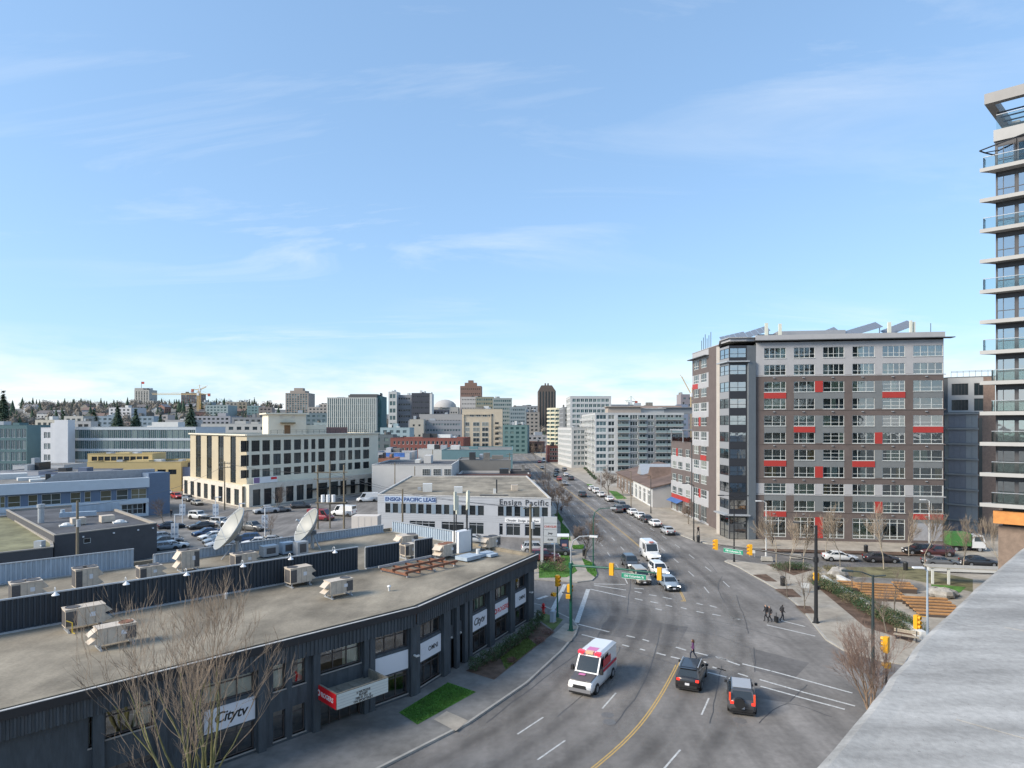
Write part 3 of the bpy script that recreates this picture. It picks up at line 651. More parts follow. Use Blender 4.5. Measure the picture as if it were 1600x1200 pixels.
# a carpet-coloured entrance recess behind the marquee
# roof screens
def ribbed(name, p, q, z0, z1, m, label, rib=.3, dep=.09, cap=GALV, gaps=(), group=None):
    fr = Fr(p, q); t = thing(name, label, 'screen', fr.p0+(0,), fr.ang, group); b = MB(); n = max(2, int(fr.L/rib)); pr = []
    for i in range(n):
        a, s_ = i*fr.L/n, fr.L/n; pr += [(a,0),(a+s_*.25,0),(a+s_*.35,-dep),(a+s_*.7,-dep),(a+s_*.8,0)]
    pr.append((fr.L,0))
    for i in range(len(pr)-1): b.quad((pr[i][0],pr[i][1],z0),(pr[i+1][0],pr[i+1][1],z0),(pr[i+1][0],pr[i+1][1],z1),(pr[i][0],pr[i][1],z1))
    b.build('sheeting', m, t); MB().box(0, fr.L, -.12, .06, z1+.002, z1+.09).build('capping', cap, t); MB().box(0, fr.L, -.2, .1, z0-.02, z0+.12).build('base_rail', cap, t)
    n = max(2, int(fr.L/3.2))
    for i in range(n+1): MB().box(-.05, .05, .02, .14, z0, z1).build('post', cap, t, (min(max(i*fr.L/n,.05),fr.L-.05), 0, 0))
    return t, fr
DK = mat('navy_sheeting', (.030,.042,.056), .55, .12, 1.2, stretch=(1,1,.2))
d0 = (-33.4,41.8); dd = (.716,.698)
def dp(px, z=6.4):  # along the dark screen line
    return Fr((-48,27.6),(0,74.4)).pt(Fr((-48,27.6),(0,74.4)).a(px))
T1, FD = ribbed('roof_screen', (-48,27.6), dp(559), 6.36, 8.55, DK, 'long dark navy ribbed roof screen on gravel roof')
ribbed('roof_screen', dp(571), dp(624), 6.36, 8.4, DK, 'short navy ribbed screen standing apart beyond the opening in the long screen', .3)
ribbed('roof_screen', dp(648), dp(676), 6.36, 8.35, DK, 'narrow navy ribbed screen panel beside the rusty roof frame', .3)
T4, FB = ribbed('roof_screen', (-60,39.8), (-36.4,61.6), 6.36, 8.1, PALEBL, 'long pale blue ribbed parapet screen at the rear edge of gravel roof', .35)
T5, _ = ribbed('roof_screen', (-35.2,62.8), (-16.4,81.6), 6.36, 7.3, PALEBL, 'lower pale blue ribbed parapet behind the satellite dishes', .35)
ribbed('roof_screen', (-15.4,82.3), (-5.5,73.2), 6.36, 7.7, PALEBL, 'pale ribbed end parapet with diagonal braces near antenna mast', .4)
# gooseneck lamps on the dark screen
for k, px in enumerate((85, 195, 289, 377, 451, 520)):
    p = FD.pt(FD.a(px), 0)
    t = thing('gooseneck_lamp', 'white gooseneck lamp on navy roof screen', 'lamp', (p[0],p[1],8.6), FD.ang, 'gooseneck lamps on the roof screen')
    MB().tube([(0,0,0),(0,-.03,.25),(0,-.2,.36),(0,-.38,.28),(0,-.42,.05)], .025, 6).build('arm', OFFW, t)
    MB().lathe([(.05,.1),(.08,.02),(.22,-.1),(.24,-.14)], 12, c=(0,-.42,0)).build('shade', WHITE, t, smooth=True)
# roof units
def ac_unit(px, py, L_, D_, H_, ang, label, style=0, z=ZR, leg=.35):
    L_ *= .84; D_ *= .92; x, y = g(px, py, z); t = thing('roof_unit', label, 'roof unit', (x, y, z), ang, 'air handling units on the gravel roof')
    b = MB().box(-L_/2, L_/2, -D_/2, D_/2, leg, leg+H_); b.box(-L_/2-.03, L_/2+.03, -D_/2-.03, D_/2+.03, leg+H_, leg+H_+.06); b.build('casing', ACBEIGE, t)
    gx = -L_/2+.02 if style % 2 == 0 else L_/2-.02-L_*.28
    MB().box(gx, gx+L_*.28, -D_/2-.02, -D_/2-.002, leg+.1, leg+H_-.1).build('grille', ACGRILLE, t)
    ex = -L_/2-.02 if style % 2 == 0 else L_/2+.002
    MB().box(ex, ex+.018, -D_/2+.1, D_/2-.1, leg+.1, leg+H_-.1).build('grille', ACGRILLE, t)
    fx = (-1 if style % 2 == 0 else 1)*L_*.28
    for q in ([0] if style < 2 else [-.22*L_, .22*L_]):
        cx_ = fx if style < 2 else q
        MB().lathe([(.02,0),(.36*D_,0),(.40*D_,.03),(.40*D_,-.02)], 16, c=(cx_, 0, leg+H_+.075)).build('fan', ACGRILLE if label.find('rusty') < 0 else RUST, t)
    hx = L_/2 if style % 2 == 0 else -L_/2; s_ = 1 if style % 2 == 0 else -1
    hd = MB()
    for zz in ((leg+H_*.52, leg+H_*.98), (leg+H_*.05, leg+H_*.45)):
        hd.add([(hx,-D_/2+.1,zz[1]),(hx,D_/2-.1,zz[1]),(hx+s_*.45,D_/2-.1,zz[0]+.1),(hx+s_*.45,-D_/2+.1,zz[0]+.1),(hx,-D_/2+.1,zz[0]),(hx,D_/2-.1,zz[0])],
               [(0,1,2,3),(3,2,5,4),(0,3,4),(1,5,2)])
    hd.build('intake_hood', ACBEIGE, t)
    for sx in (-1, 1):
        MB().box(sx*L_*.42-.06, sx*L_*.42+.06, -D_/2-.15, D_/2+.15, 0, .12).build('skid', GALV, t)
        for sy in (-1, 1): MB().box(sx*L_*.42-.04, sx*L_*.42+.04, sy*D_*.42-.04, sy*D_*.42+.04, .12, leg).build('leg', GALV, t)
    for k in range(1, 4): MB().box(-L_/2+k*L_/4-.008, -L_/2+k*L_/4+.008, -D_/2-.006, -D_/2-.001, leg+.05, leg+H_-.05).build('seam', ACGRILLE, t)
    MB().box(L_*.1, L_*.25, -D_/2-.03, -D_/2-.004, leg+H_*.45, leg+H_*.7).build('label_plate', PLATE, t)
    return t
A45 = R(45.5)
ac_unit(131, 982, 2.7, 1.15, 1.15, A45, 'tall beige roof unit with dark grille and yellow gas pipe against the navy screen', 0)
ac_unit(180, 1009, 2.5, 1.1, .95, A45, 'low beige roof unit with a rusty fan on open gravel', 1)
ac_unit(466, 915, 2.3, 1.2, 1.25, A45, 'beige roof unit on grey skids at the right end of the long navy screen', 0)
ac_unit(529, 932, 2.4, 1.1, 1.0, A45, 'squat beige roof unit on low black skids out on the gravel', 1)
ac_unit(40, 942, 2.3, 1.4, 1.3, A45, 'wide twin fan beige unit behind the navy screen by the pale blue parapet', 2)
ac_unit(133, 922, 1.9, 1.5, 1.5, A45, 'tall square beige unit with hood behind navy screen beside a thin grey pipe', 2)
ac_unit(233, 908, 2.1, 1.3, 1.0, A45, 'low twin fan beige unit behind navy screen beside the parapet step', 2)
ac_unit(294, 892, 1.9, 1.4, 1.6, A45, 'tall beige unit with hood in front of the larger satellite dish', 3)
ac_unit(380, 888, 2.4, 1.4, 1.1, A45, 'long beige unit between the two satellite dishes behind the screen', 2)
ac_unit(636, 858, 2.4, 1.5, 1.2, R(40), 'beige unit with dark end grille in the rear corner of the roof', 1)
ac_unit(638, 872, 1.6, 1.2, 1.1, R(40), 'small beige unit seen through the gap between two navy screens', 0)
ac_unit(696, 872, 2.3, 1.4, 1.1, R(52), 'beige unit with open hood on the rusty roof frame', 3)
ac_unit(766, 858, 2.4, 1.4, 1.0, R(52), 'beige hooded unit at the far street end of gravel roof', 3)
# yellow gas pipe, little vents, steel grillage
x, y = g(112, 990, ZR); t = tag(MB().tube([(-.3,0,.9),(0,-.2,.75),(0,-.2,.1),(.1,-.5,.1)], .035, 6).build('gas_pipe', mat('yellow_pipe', (.6,.42,.05), .5), None, (x,y,ZR), A45), 'yellow gas pipe bent down beside the tall roof unit', 'pipe')
for k, (px, py) in enumerate(((353,936),(608,924))):
    x, y = g(px, py, ZR); t = thing('roof_vent', ('small white vent stub by the foot of the navy screen', 'small white vent stub alone on the gravel roof')[k], 'vent', (x,y,ZR))
    MB().cyl(0,0,0,.4,.09).build('pipe', OFFW, t); MB().lathe([(.02,.52),(.16,.46),(.16,.38)], 10).build('cap', WHITE, t, smooth=True)
x, y = g(655, 888, ZR); t = thing('steel_frame', 'rusty steel grillage lying on roof gravel before the narrow navy screen', 'frame', (x,y,ZR), R(50))
for k in range(5): MB().box(-3.4+k*1.5, -3.28+k*1.5, -2.2, 1.6, .2, .4).build('beam', RUST, t)
for yy in (-2.2, -.4, 1.5): MB().box(-3.6, 3.0, yy, yy+.14, .4, .6).build('beam', RUST if yy < 1 else GALV, t)
for xx in (-3.3, 0, 2.6):
    for yy in (-2.1, 1.5): MB().box(xx, xx+.15, yy, yy+.15, 0, .2).build('foot', GALV, t)
x, y = g(745, 872, ZR); t = thing('duct', 'flat grey sheet metal duct between two roof units', 'duct', (x,y,ZR), R(52))
MB().box(-2.4,-.3,-.8,.8,.15,.5).box(-.3,2.2,-.5,.5,.1,.4).box(.8,2,-1.2,-.5,.1,.35).build('casing', PALEBL, t); MB().cyl(.2,0,.4,.9,.22).build('vent_cap', OFFW, t)
# satellite dishes
def dish(px, py, dia, yaw, tilt, label):
    x, y = g(px, py, ZR); t = thing('satellite_dish', label, 'dish', (x, y, ZR), yaw, 'satellite dishes behind the roof screen')
    DM = mat('dish_grey', (.36,.36,.33), .5, .06, 1); b = MB(); prof = [(dia/2*k/8, (dia/2*k/8)**2/(dia*1.15)) for k in range(9)]
    b.lathe(prof, 32); o = b.build('reflector', DM, t, (0,0,dia*.56), smooth=True); o.rotation_euler = (R(tilt), 0, 0)
    b = MB().lathe([(dia/2, prof[-1][1]),(dia/2+.05, prof[-1][1]+.02),(dia/2+.05, prof[-1][1]-.06),(dia/2, prof[-1][1]-.06)], 32); b.build('rim', GALV, o)
    for k in range(4):
        a = k*pi/2+pi/4; b = MB(); pts = [(cos(a)*r, sin(a)*r, z+.012) for r, z in prof[1:]]; b.tube(pts, .018, 4); b.build('seam', ACGRILLE, o)
    for k in range(3):
        a = k*2*pi/3+pi/2; MB().tube([(cos(a)*dia/2, sin(a)*dia/2, prof[-1][1]),(0,0,dia*.46)], .03, 5).build('strut', GALV, o)
    MB().cyl(0,0,dia*.42,dia*.52,.12).build('feed_horn', GALV, o)
    for k in range(8):
        a = k*pi/4; MB().tube([(0,0,-.25),(cos(a)*dia*.4, sin(a)*dia*.4, prof[6][1]-.05)], .035, 4).build('backing_rib', GALV, o)
    MB().cyl(0,0,0,dia*.45,.22,.16).build('pedestal', GALV, t)
    for k in range(3):
        a = k*2*pi/3+.3; MB().tube([(0,0,dia*.42),(cos(a)*1.5, sin(a)*1.5, 0)], .05, 5).build('leg', GALV, t)
    MB().box(-.35,.35,-.25,.35,dia*.4,dia*.5).build('mount', mat('mount_grey', (.12,.13,.14), .5), t)
dish(371, 873, 4.7, R(-54), 56, 'larger pale satellite dish behind the middle of the navy roof screen')
dish(488, 857, 4.0, R(-54), 58, 'smaller pale satellite dish beside the larger one, nearer the rear parapet corner')
# equipment among the dishes
for k, (px, py, sx, sy, sz, lab) in enumerate(((420,870,1.6,1.1,1.2,'grey cabinet at the foot of larger satellite dish'),(448,866,1.3,1.0,1.3,'pale blue equipment cabinet between the satellite dishes'),(470,868,1.2,1.0,1.5,'grey equipment cabinet at the foot of smaller satellite dish'))):
    x, y = g(px, py, ZR); t = thing('equipment_cabinet', lab, 'cabinet', (x,y,ZR), A45); MB().box(-sx/2,sx/2,-sy/2,sy/2,.15,sz).build('casing', (GALV,PALEBL,GALV)[k], t); MB().box(-sx/2-.05,sx/2+.05,-sy/2-.05,sy/2+.05,0,.15).build('base', DARKM, t)
    MB().box(-sx*.3,sx*.3,-sy/2-.02,-sy/2-.002,.4,sz-.2).build('door', ACGRILLE, t)
# mobile antennas on a white and navy shaft
x, y = g(722, 862, ZR); t = thing('antenna_cluster', 'panel antennas on tall posts above white roof shaft', 'antenna', (x,y,ZR), R(50))
MB().box(-1.0,.9,-.5,.5,0,2.3).build('shaft', WHITE, t); MB().box(.91,1.05,-.55,.55,0,2.4).build('side_screen', DK, t)
for dx_, dy_, h in ((-1.2,0,5.2),(-.5,.4,4.7),(.6,-.2,5.2),(1.0,.3,5.0)):
    MB().cyl(dx_,dy_,0,h,.07).build('post', DARKM, t); MB().box(dx_-.16,dx_+.16,dy_-.22,dy_-.08,h-.6,h+1.4).build('panel_antenna', mat('antenna_cream', (.66,.66,.55), .6), t)

# ------------------------------------------------------------------ near roof ledge beneath the viewer
EDGE = smooth_path([(-9,-6),(-1,1.9),(2.6,5.6),(4.2,7.35),(6.1,9.4),(9.2,12.5),(14,17.2),(22,25)], 6)
_r = random.Random(8); EDGE = [(p_[0]+_r.uniform(-.016,.016), p_[1]+_r.uniform(-.016,.016)) for p_ in EDGE]
lp = EDGE + [(48,12),(48,-30),(-9,-30)]
LB = thing('near_building', 'near building with stained pale membrane roof and metal edge', 'building', (20,-5,0))
pp = [(p[0]-20, p[1]+5) for p in lp]; pp = ccw(pp)
b = MB(); n = len(pp)
for i in range(n): b.quad((*pp[i],0),(*pp[(i+1)%n],0),(*pp[(i+1)%n],16.86),(*pp[i],16.86))
b.build('wall', mat('pale_render', (.5,.5,.5), .8, .1, .5), LB)
i1 = inset(pp, .04); i2 = inset(pp, .12); i3 = inset(pp, .3); b = MB(); rn = random.Random(2)
for i in range(n):
    j = (i+1)%n
    b.quad((*pp[i],16.86),(*pp[j],16.86),(*i1[j],16.97),(*i1[i],16.97)); b.quad((*i1[i],16.97),(*i1[j],16.97),(*i2[j],17.0),(*i2[i],17.0)); b.quad((*i2[i],17.0),(*i2[j],17.0),(*i3[j],16.985),(*i3[i],16.985))
b.add([(*p,16.985) for p in i3], [tuple(range(n))])
b.build('roof', STAIN, LB, smooth=False)
for k_, (p_, q_) in enumerate((((4.6,6.6),(9.5,1.5)),((7.4,9.6),(13.5,3.2)),((10.6,12.8),(18,5)))):      # welded lap seams and a few patches
    f_ = Fr(p_, q_); f_.put(LB, 'lap_seam', MB().box(0,f_.L,-.06,.06,0,.006).mesh('lap_seam', [STAIN]), 0, 16.986)
for p_ in ((6.5,6.8),(9.4,9.7),(12.2,11.2)): MB().lathe([(.02,.02),(.09,.02),(.11,0)], 8).build('fixing_cap', mat('lead_flashing', (.16,.17,.18), .5, .2, 4), LB, rel(LB,*p_,16.987))
o1 = inset(pp, -.05)
for k in range(len(EDGE)-1):                                   # flashing pieces, butted and uneven
    pa, pb = EDGE[k], EDGE[k+1]; f_ = Fr(pb, pa); b = MB().box(.004, f_.L-.004, -.03, -.004, 0, .2); f_.put(LB, 'edge_flashing', b.mesh('edge_flashing', [mat('lead_flashing', (.16,.17,.18), .5, .2, 4)]), 0, 16.64)

# ------------------------------------------------------------------ brown and red apartment block
BRN = mat('brown_cladding', (.132,.105,.096), .75, .1, .8)
GRY = mat('grey_cladding', (.175,.186,.19), .7, .08, .8)
LIL = mat('pale_cladding', (.40,.395,.40), .65, .06, .8)
DGLZ = mat('charcoal_spandrel', (.03,.032,.038), .4)
TAUPE = mat('taupe_concrete', (.40,.34,.29), .85, .08, .8)
FRW = mat('window_frame_white', (.62,.64,.62), .5)
AL, AR = (42.7,112.0), (72.5,107.5); W0, W1, C0, C1, C2, C3 = (38.6,137), (39.0,127), (39.3,121.5), (37.7,116.2), (38.0,112.1), (41.0,111.7)
AB = thing('apartment_block', 'tall brown and grey apartment block with scattered red panels', 'building', (AL[0],AL[1],0))
FM = Fr(AL, AR); ZT = lambda i: 33.55-2.95*i; HW = 1.82; TOPZ = 35.0
colpx = [(1194,1228),(1240.5,1273),(1286,1319),(1332,1366.6),(1379,1414),(1427,1473.2)]
cols = [(FM.a(a), FM.a(b)-FM.a(a)) for a, b in colpx]
def brown_m(x, z):
    # index: 0 brown 1 grey 2 pale
    if z > ZT(1)-HW-.12: return 2
    if ZT(8)-HW-.12 < z < ZT(8)+.1: return 2
    i = [k for k in range(12) if z > ZT(k)-HW-.02]
    r = i[0] if i else 10
    inrow = z < ZT(r)+.02
    for k in range(6):
        c0, c1 = cols[k][0]-.02, cols[k][0]+cols[k][1]+.02
        if c0 < x < c1: return 0 if (r % 2 == 0 and not inrow) or z < .62 else 1
        if k < 5 and c1 <= x <= cols[k+1][0]-.02:
            return (1 if k in (1,3) else 0) if (inrow or r % 2 == 1) else 0
    return 0
ops = []
for i in range(10):
    for k, (a, w_) in enumerate(cols): ops.append((a, ZT(i)-HW, w_, HW))
for k, (a, w_) in enumerate(cols):
    if k < 5: ops.append((a, .62, w_, 3.5))
wall(AB, FM, 0, FM.L, 0, TOPZ-.5, ops, [BRN, GRY, LIL], brown_m, .22)
def interior(root, fr, a0, a1, floors, depth=1.7, m=None):
    b = MB(); b.quad((a0,depth,floors[0]),(a1,depth,floors[0]),(a1,depth,floors[-1]),(a0,depth,floors[-1]))
    for z in floors: b.quad((a0,.23,z),(a1,.23,z),(a1,depth,z),(a0,depth,z))
    n = max(1, int((a1-a0)/4.6))
    for k in range(n+1): x = a0+(a1-a0)*k/n; b.quad((x,.24,floors[0]),(x,depth,floors[0]),(x,depth,floors[-1]),(x,.24,floors[-1]))
    fr.put(root, 'interior', b.mesh('interior', [m or ROOM]), 0, 0)
interior(AB, FM, 0.02, FM.L-.02, [.3]+[ZT(i)-2.2 for i in range(9, -1, -1)]+[TOPZ-.6])
def curtain(o, w_, h, u0, u1, m, y=.1):
    c = MB(); n = max(4, int((u1-u0)*w_/.14))
    for i in range(n):
        x0 = w_*(u0+(u1-u0)*i/n); x1 = w_*(u0+(u1-u0)*(i+1)/n); e = .05*(i % 2); c.quad((x0,y+e,.05),(x1,y+.05-e,.05),(x1,y+.05-e,h-.05),(x0,y+e,h-.05))
    c.build('curtain', m, o)
rn = random.Random(11)
for i in range(10):
    for k, (a, w_) in enumerate(cols):
        left = k in (1,2,4) if i < 2 else k in (1,3,5)
        cl = ([0,.24,.62,1] if k % 2 else [0,.38,.76,1]) if i > 1 else ([0,.25,.5,.75,1])
        o = window(AB, FM, a, ZT(i)-HW, w_, HW, cl, [0,.36,1] if i < 2 or k % 2 else [0,.3,.68,1] if rn.random() < .4 else [0,.36,1], FRW, GL, .06, -.1)
        q = rn.random()
        if q < .8:
            u0 = rn.choice([0,0,.2,.4,.62,.76]); u1 = min(1, u0+rn.choice([.24,.38,.5,1])); curtain(o, w_, HW, u0, u1, CURT if rn.random() < .6 else (CURT2 if rn.random() < .85 else CURT3), .14)
for k, (a, w_) in enumerate(cols):
    if k < 5:
        o = window(AB, FM, a, .62, w_, 3.5, [0,.33,.66,1], [0,.16,.8,1], FRW, GL, .09, -.1)
        if k in (3,): curtain(o, w_, 3.5, .05, .95, CURT, .16)
    else: FM.put(AB, 'louvre_panel', MB().box(0, w_, -.05, -.002, 0, 2.9).mesh('louvre_panel', [mat('lilac_panel', (.34,.34,.36), .6, .12, 2)]), a, .6)
def redp(kind, k, i):
    if kind == 's': a, w_, z, h = cols[k][0]-.03, cols[k][1]+.06, ZT(i+1)+.03, 2.95-HW-.06
    else: a, w_, z, h = cols[k][0]+cols[k][1]+.04, cols[k+1][0]-cols[k][0]-cols[k][1]-.08, ZT(i)-HW-.05, HW+.1
    if i == 10 and kind == 'p': z, h = .6, 3.6
    if i == 9 and kind == 's': z, h = 4.15, .98
    FM.put(AB, 'panel', MB().box(0, w_, -.07, -.003, 0, h).mesh('panel', [RED]), a, z)['label'] = 'red cladding panel'
for kind, k, i in (('p',1,2),('s',0,2),('s',4,2),('s',1,4),('s',5,4),('p',3,5),('s',0,6),('s',3,6),('p',1,7),('p',3,9),('s',0,9),('s',5,9),('p',1,10)): redp(kind, k, i)
for i in (1, 3, 5, 7, 8, 9):                                        # projecting bands and sills
    FM.put(AB, 'band', MB().box(-.03, FM.L+.35, -.06, -.003, 0, .16).mesh('band', [LIL if i in (1, 8) else BRN]), 0, ZT(i)-HW-.22)
for i in range(10):
    for k, (a, w_) in enumerate(cols):
        FM.put(AB, 'sill', MB().box(-.06, w_+.06, -.09, .1, -.07, 0).mesh('sill', [FRW]), a, ZT(i)-HW)
FM.put(AB, 'cornice', MB().box(-.3, FM.L+1.4, -.9, .6, TOPZ-.28, TOPZ-.16).mesh('cornice', [mat('charcoal_soffit', (.08,.085,.09), .6)]), 0, 0)
FM.put(AB, 'fascia', MB().box(-.1, FM.L+.1, -.3, .3, TOPZ-.155, TOPZ+.75).mesh('fascia', [LIL]), 0, 0)
FM.put(AB, 'plinth', MB().box(0, FM.L, -.08, -.002, 0, .56).mesh('plinth', [BRN]), 0, 0)
# glazed corner bay: grey pier, dark face, return face in a paler grey with its light painted in
FP = Fr(C3, AL); wall(AB, FP, 0, FP.L, 0, TOPZ-1, [], [GRY])
FP.put(AB, 'pier', MB().box(0, FP.L*.8, -.35, 0, 0, 31.2).mesh('pier', [mat('blue_grey_pier', (.17,.19,.205), .6, .05, 1)]), .1, 0)
FC = Fr(C2, C3); FS = Fr(C1, C2)
for fr, m, nm in ((FC, DGLZ, 2), (FS, mat('lit_grey_spandrel', (.26,.265,.275), .55), 2)):
    op = [(.12, ZT(i)-HW+.15, fr.L-.24, HW-.1) for i in range(10)]+[(.12,.1,fr.L-.24,3.9)]
    wall(AB, fr, 0, fr.L, 0, TOPZ-1, op, [m], depth=.15)
    interior(AB, fr, .02, fr.L-.02, [.2]+[ZT(i)-2.2 for i in range(9,-1,-1)]+[TOPZ-1], 1.2)
    for i in range(10): window(AB, fr, .12, ZT(i)-HW+.15, fr.L-.24, HW-.1, nm, [0,.4,1], BLACK, GLD, .07, -.06)
    window(AB, fr, .12, .1, fr.L-.24, 3.9, nm, [0,.35,.7,1], BLACK, GLD, .07, -.06)
    for z, e in ((31.1, .5), (4.3, 1.0)): fr.put(AB, 'ledge', MB().box(-.3, fr.L+.4, -e, 0, 0, .22).mesh('ledge', [GALV]), 0, z)
FT = Fr(C0, C1); wall(AB, FT, 0, FT.L, 0, TOPZ-.7, [], [TAUPE]); FT.put(AB, 'pilaster', MB().box(.6,1.5,-.5,-.003,0,TOPZ-.2).box(3.2,4.1,-.5,-.003,0,TOPZ-.6).mesh('pilaster', [mat('pale_concrete', (.55,.52,.48), .8, .06, 1)]), 0, 0)
FW1 = Fr(W1, C0); wall(AB, FW1, 0, FW1.L, 0, TOPZ+.3, [], [BRN])
FW = Fr(W0, W1); wc = [(.9, 3.2), (5.4, 3.4)]
def wing_m(x, z): return 0 if int((33.55-z)/2.95+20) % 2 == 0 else 1
op = [(a, ZT(i)-HW, w_, HW) for i in range(10) for a, w_ in wc]+[(a,.5,w_,3.2) for a, w_ in wc]
wall(AB, FW, 0, FW.L, 0, TOPZ+.4, op, [BRN, LIL], wing_m, .2)
for i in range(10):
    for a, w_ in wc: window(AB, FW, a, ZT(i)-HW, w_, HW, 3, [0,.35,1], FRW, GF, .09, -.1)
for a, w_ in wc: window(AB, FW, a, .5, w_, 3.2, 3, [0,.3,1], FRW, GF, .09, -.1)
for a, i in ((.2,1),(4.3,4),(5.3,6),(4.3,9)): FW.put(AB, 'panel', MB().box(0,1.0 if a == 4.3 else 3.4,-.07,-.003,0,1.8 if a == 4.3 else 1.05).mesh('panel', [RED]), a, ZT(i)-HW-(0 if a == 4.3 else 1.1))
FW.put(AB, 'cornice', MB().box(-.8, FW.L+.2, -.9, .3, 33.9, 34.05).mesh('cornice', [MC['charcoal_soffit']]), 0, 0)
POLY = [W0, W1, C0, C1, C2, C3, AL, AR, (76.5,133), (43,138.5)]
shell(AB, POLY, 0, TOPZ+.45, GRY, MEMB, skip=(0,1,2,3,4,5,6), parapet=.7, copem=LIL)
# roof plant, solar arrays and masts
PEN = mat('penthouse_grey', (.30,.31,.33), .7, .05, 1)
o = MB().box(0,11.5,2.6,9,0,2.2).box(-3,0,4,9,0,1.9).build('penthouse', PEN, AB, rel(AB,*FM.pt(4.6,-1.5),TOPZ-.2), FM.ang)
SOL = mat('solar_glass', (.15,.16,.18), .12, spec=.9)
def solar(a, dy_, L_, n, h):
    for k in range(n):
        p = FM.pt(a+k*1.15, -dy_); b = MB(); b.add([(0,0,.3),(1.08,0,.3+h*.02),(1.08,4.4,h),(0,4.4,h),(0,0,.25),(1.08,0,.25),(1.08,4.4,h-.06),(0,4.4,h-.06)],[(0,1,2,3),(7,6,5,4),(0,4,5,1),(1,5,6,2),(2,6,7,3),(3,7,4,0)])
        put('solar_panel', b.mesh('solar_panel', [SOL]), AB, rel(AB,p[0],p[1],TOPZ), FM.ang)
def solar_rack(a, dy_, n, w_, h, drop):
    """sloping rack of modules falling to the left, on legs"""
    p0 = FM.pt(a, -dy_); o = None
    r_ = put('solar_rack', MB().box(-.1,n*w_*.9,1.4,1.52,.0,.12).box(n*w_*.9-.12,n*w_*.9,1.4,1.52,.12,h+.3).box(-.1,.02,1.4,1.52,.12,1.2).mesh('solar_rack', [GALV]), AB, rel(AB,p0[0],p0[1],TOPZ-.2), FM.ang)
    for k in range(n):
        z0, z1 = .8+(h-.8)*k/n, .8+(h-.8)*(k+.93)/n; x0, x1 = k*w_*.9, (k+.93)*w_*.9
        b = MB().add([(x0,0,z0),(x1,0,z1),(x1,3.2,z1+1.3),(x0,3.2,z0+1.3),(x0,0,z0-.06),(x1,0,z1-.06),(x1,3.2,z1+1.24),(x0,3.2,z0+1.24)],[(0,1,2,3),(7,6,5,4),(0,4,5,1),(1,5,6,2),(2,6,7,3),(3,7,4,0)])
        put('module', b.mesh('module', [SOL]), r_)
solar_rack(-1.5, 3.2, 5, 1.05, 2.3, 0); solar_rack(16.2, 2.2, 6, 1.0, 2.4, 0); solar_rack(22.4, 2.4, 5, 1.0, 2.6, 0); solar_rack(-4.6, 6.5, 5, 1.0, 1.8, 0); solar_rack(12.2, 8.5, 5, 1.0, 2.6, 0)
for a, dy_, w_, h in ((2.2,2,.5,3.4),(4.6,2.4,.5,3.3),(22.3,1.6,.5,3.0),(25.7,1.5,.35,3.2),(26.3,1.7,.3,3.0)):
    p = FM.pt(a, -dy_); put('mast', MB().box(-w_/2,w_/2,-.2,.2,0,h).mesh('mast', [mat('antenna_cream', (.66,.66,.55), .6)]), AB, rel(AB,p[0],p[1],TOPZ-.2), FM.ang)
for k in range(6):
    p = FW.pt(3+k*1.1, -1); put('mast', MB().cyl(0,0,0,2.6+.5*(k % 3),.06).mesh('mast', [DARKM]), AB, rel(AB,p[0],p[1],TOPZ+.2))
p = FM.pt(28.6,-1); put('mast', MB().cyl(0,0,0,2.4,.05).mesh('mast', [DARKM]), AB, rel(AB,p[0],p[1],TOPZ))
# vent cowls under each second sill
for i in (1,3,5,7,9):
    for k, (a, w_) in enumerate(cols): FM.put(AB, 'vent_cowl', MB().box(0,.35,-.2,-.003,0,.12).mesh('vent_cowl', [GALV]), a+w_*.4, ZT(i)-HW-.55)

# lower wing with roof terrace, along the street
LW0, LW1 = (37.8,152), (38.7,138.2)
LWB = thing('low_apartment_wing', 'five storey brown wing with red panels, blue awning and roof terrace', 'building', (*LW1,0)); FL = Fr(LW0, LW1)
rows = [13.0-2.95*i for i in range(4)]; cc = [(.8,3),(5,3),(10.2,2.6)]
op = [(a, z, w_, 1.75) for z in rows for a, w_ in cc]+[(a,.4,w_,2.7) for a, w_ in cc]
wall(LWB, FL, 0, FL.L, 0, 16.4, op, [BRN, LIL], lambda x, z: int((16-z)/2.95) % 2, .2)
for z in rows:
    for a, w_ in cc: window(LWB, FL, a, z, w_, 1.75, 3, [0,.35,1], FRW, GF, .09, -.1)
for a, w_ in cc: window(LWB, FL, a, .4, w_, 2.7, 3, [0,.75,1], FRW, GF, .09, -.1)
for a, z, w_, h in ((3.9,13.0,1,1.8),(.5,3.1,8,1.0),(8.4,3.1,4.8,1.0)): FL.put(LWB, 'panel', MB().box(0,w_,-.07,-.003,0,h).mesh('panel', [RED]), a, z)
FL.put(LWB, 'awning', MB().add([(0,0,.7),(8,0,.7),(8,-1.4,0),(0,-1.4,0),(0,0,.6),(8,0,.6)],[(0,1,2,3),(3,2,5,4)]).mesh('awning', [mat('blue_awning', (.06,.14,.34), .6)]), .5, 2.5)
FE = Fr(LW1, (45,139)); 
shell(LWB, [LW0, LW1, (52,139.5), (52,153)], 0, 16.4, GRY, CONC, skip=(0,), parapet=.3, copem=BRN)
p = FL.pt(2,-2); put('terrace_canopy', MB().box(0,9,-3,3,2.6,2.85).box(.3,.5,-2.8,-2.6,0,2.6).box(8.5,8.7,-2.8,-2.6,0,2.6).box(.3,.5,2.6,2.8,0,2.6).box(8.5,8.7,2.6,2.8,0,2.6).mesh('terrace_canopy', [PEN]), LWB, rel(LWB,p[0],p[1],16.3), FL.ang)
FL.put(LWB, 'balustrade', MB().box(0, FL.L, .1,.14, 0, 1.0).mesh('balustrade', [RAILG]), 0, 16.42)

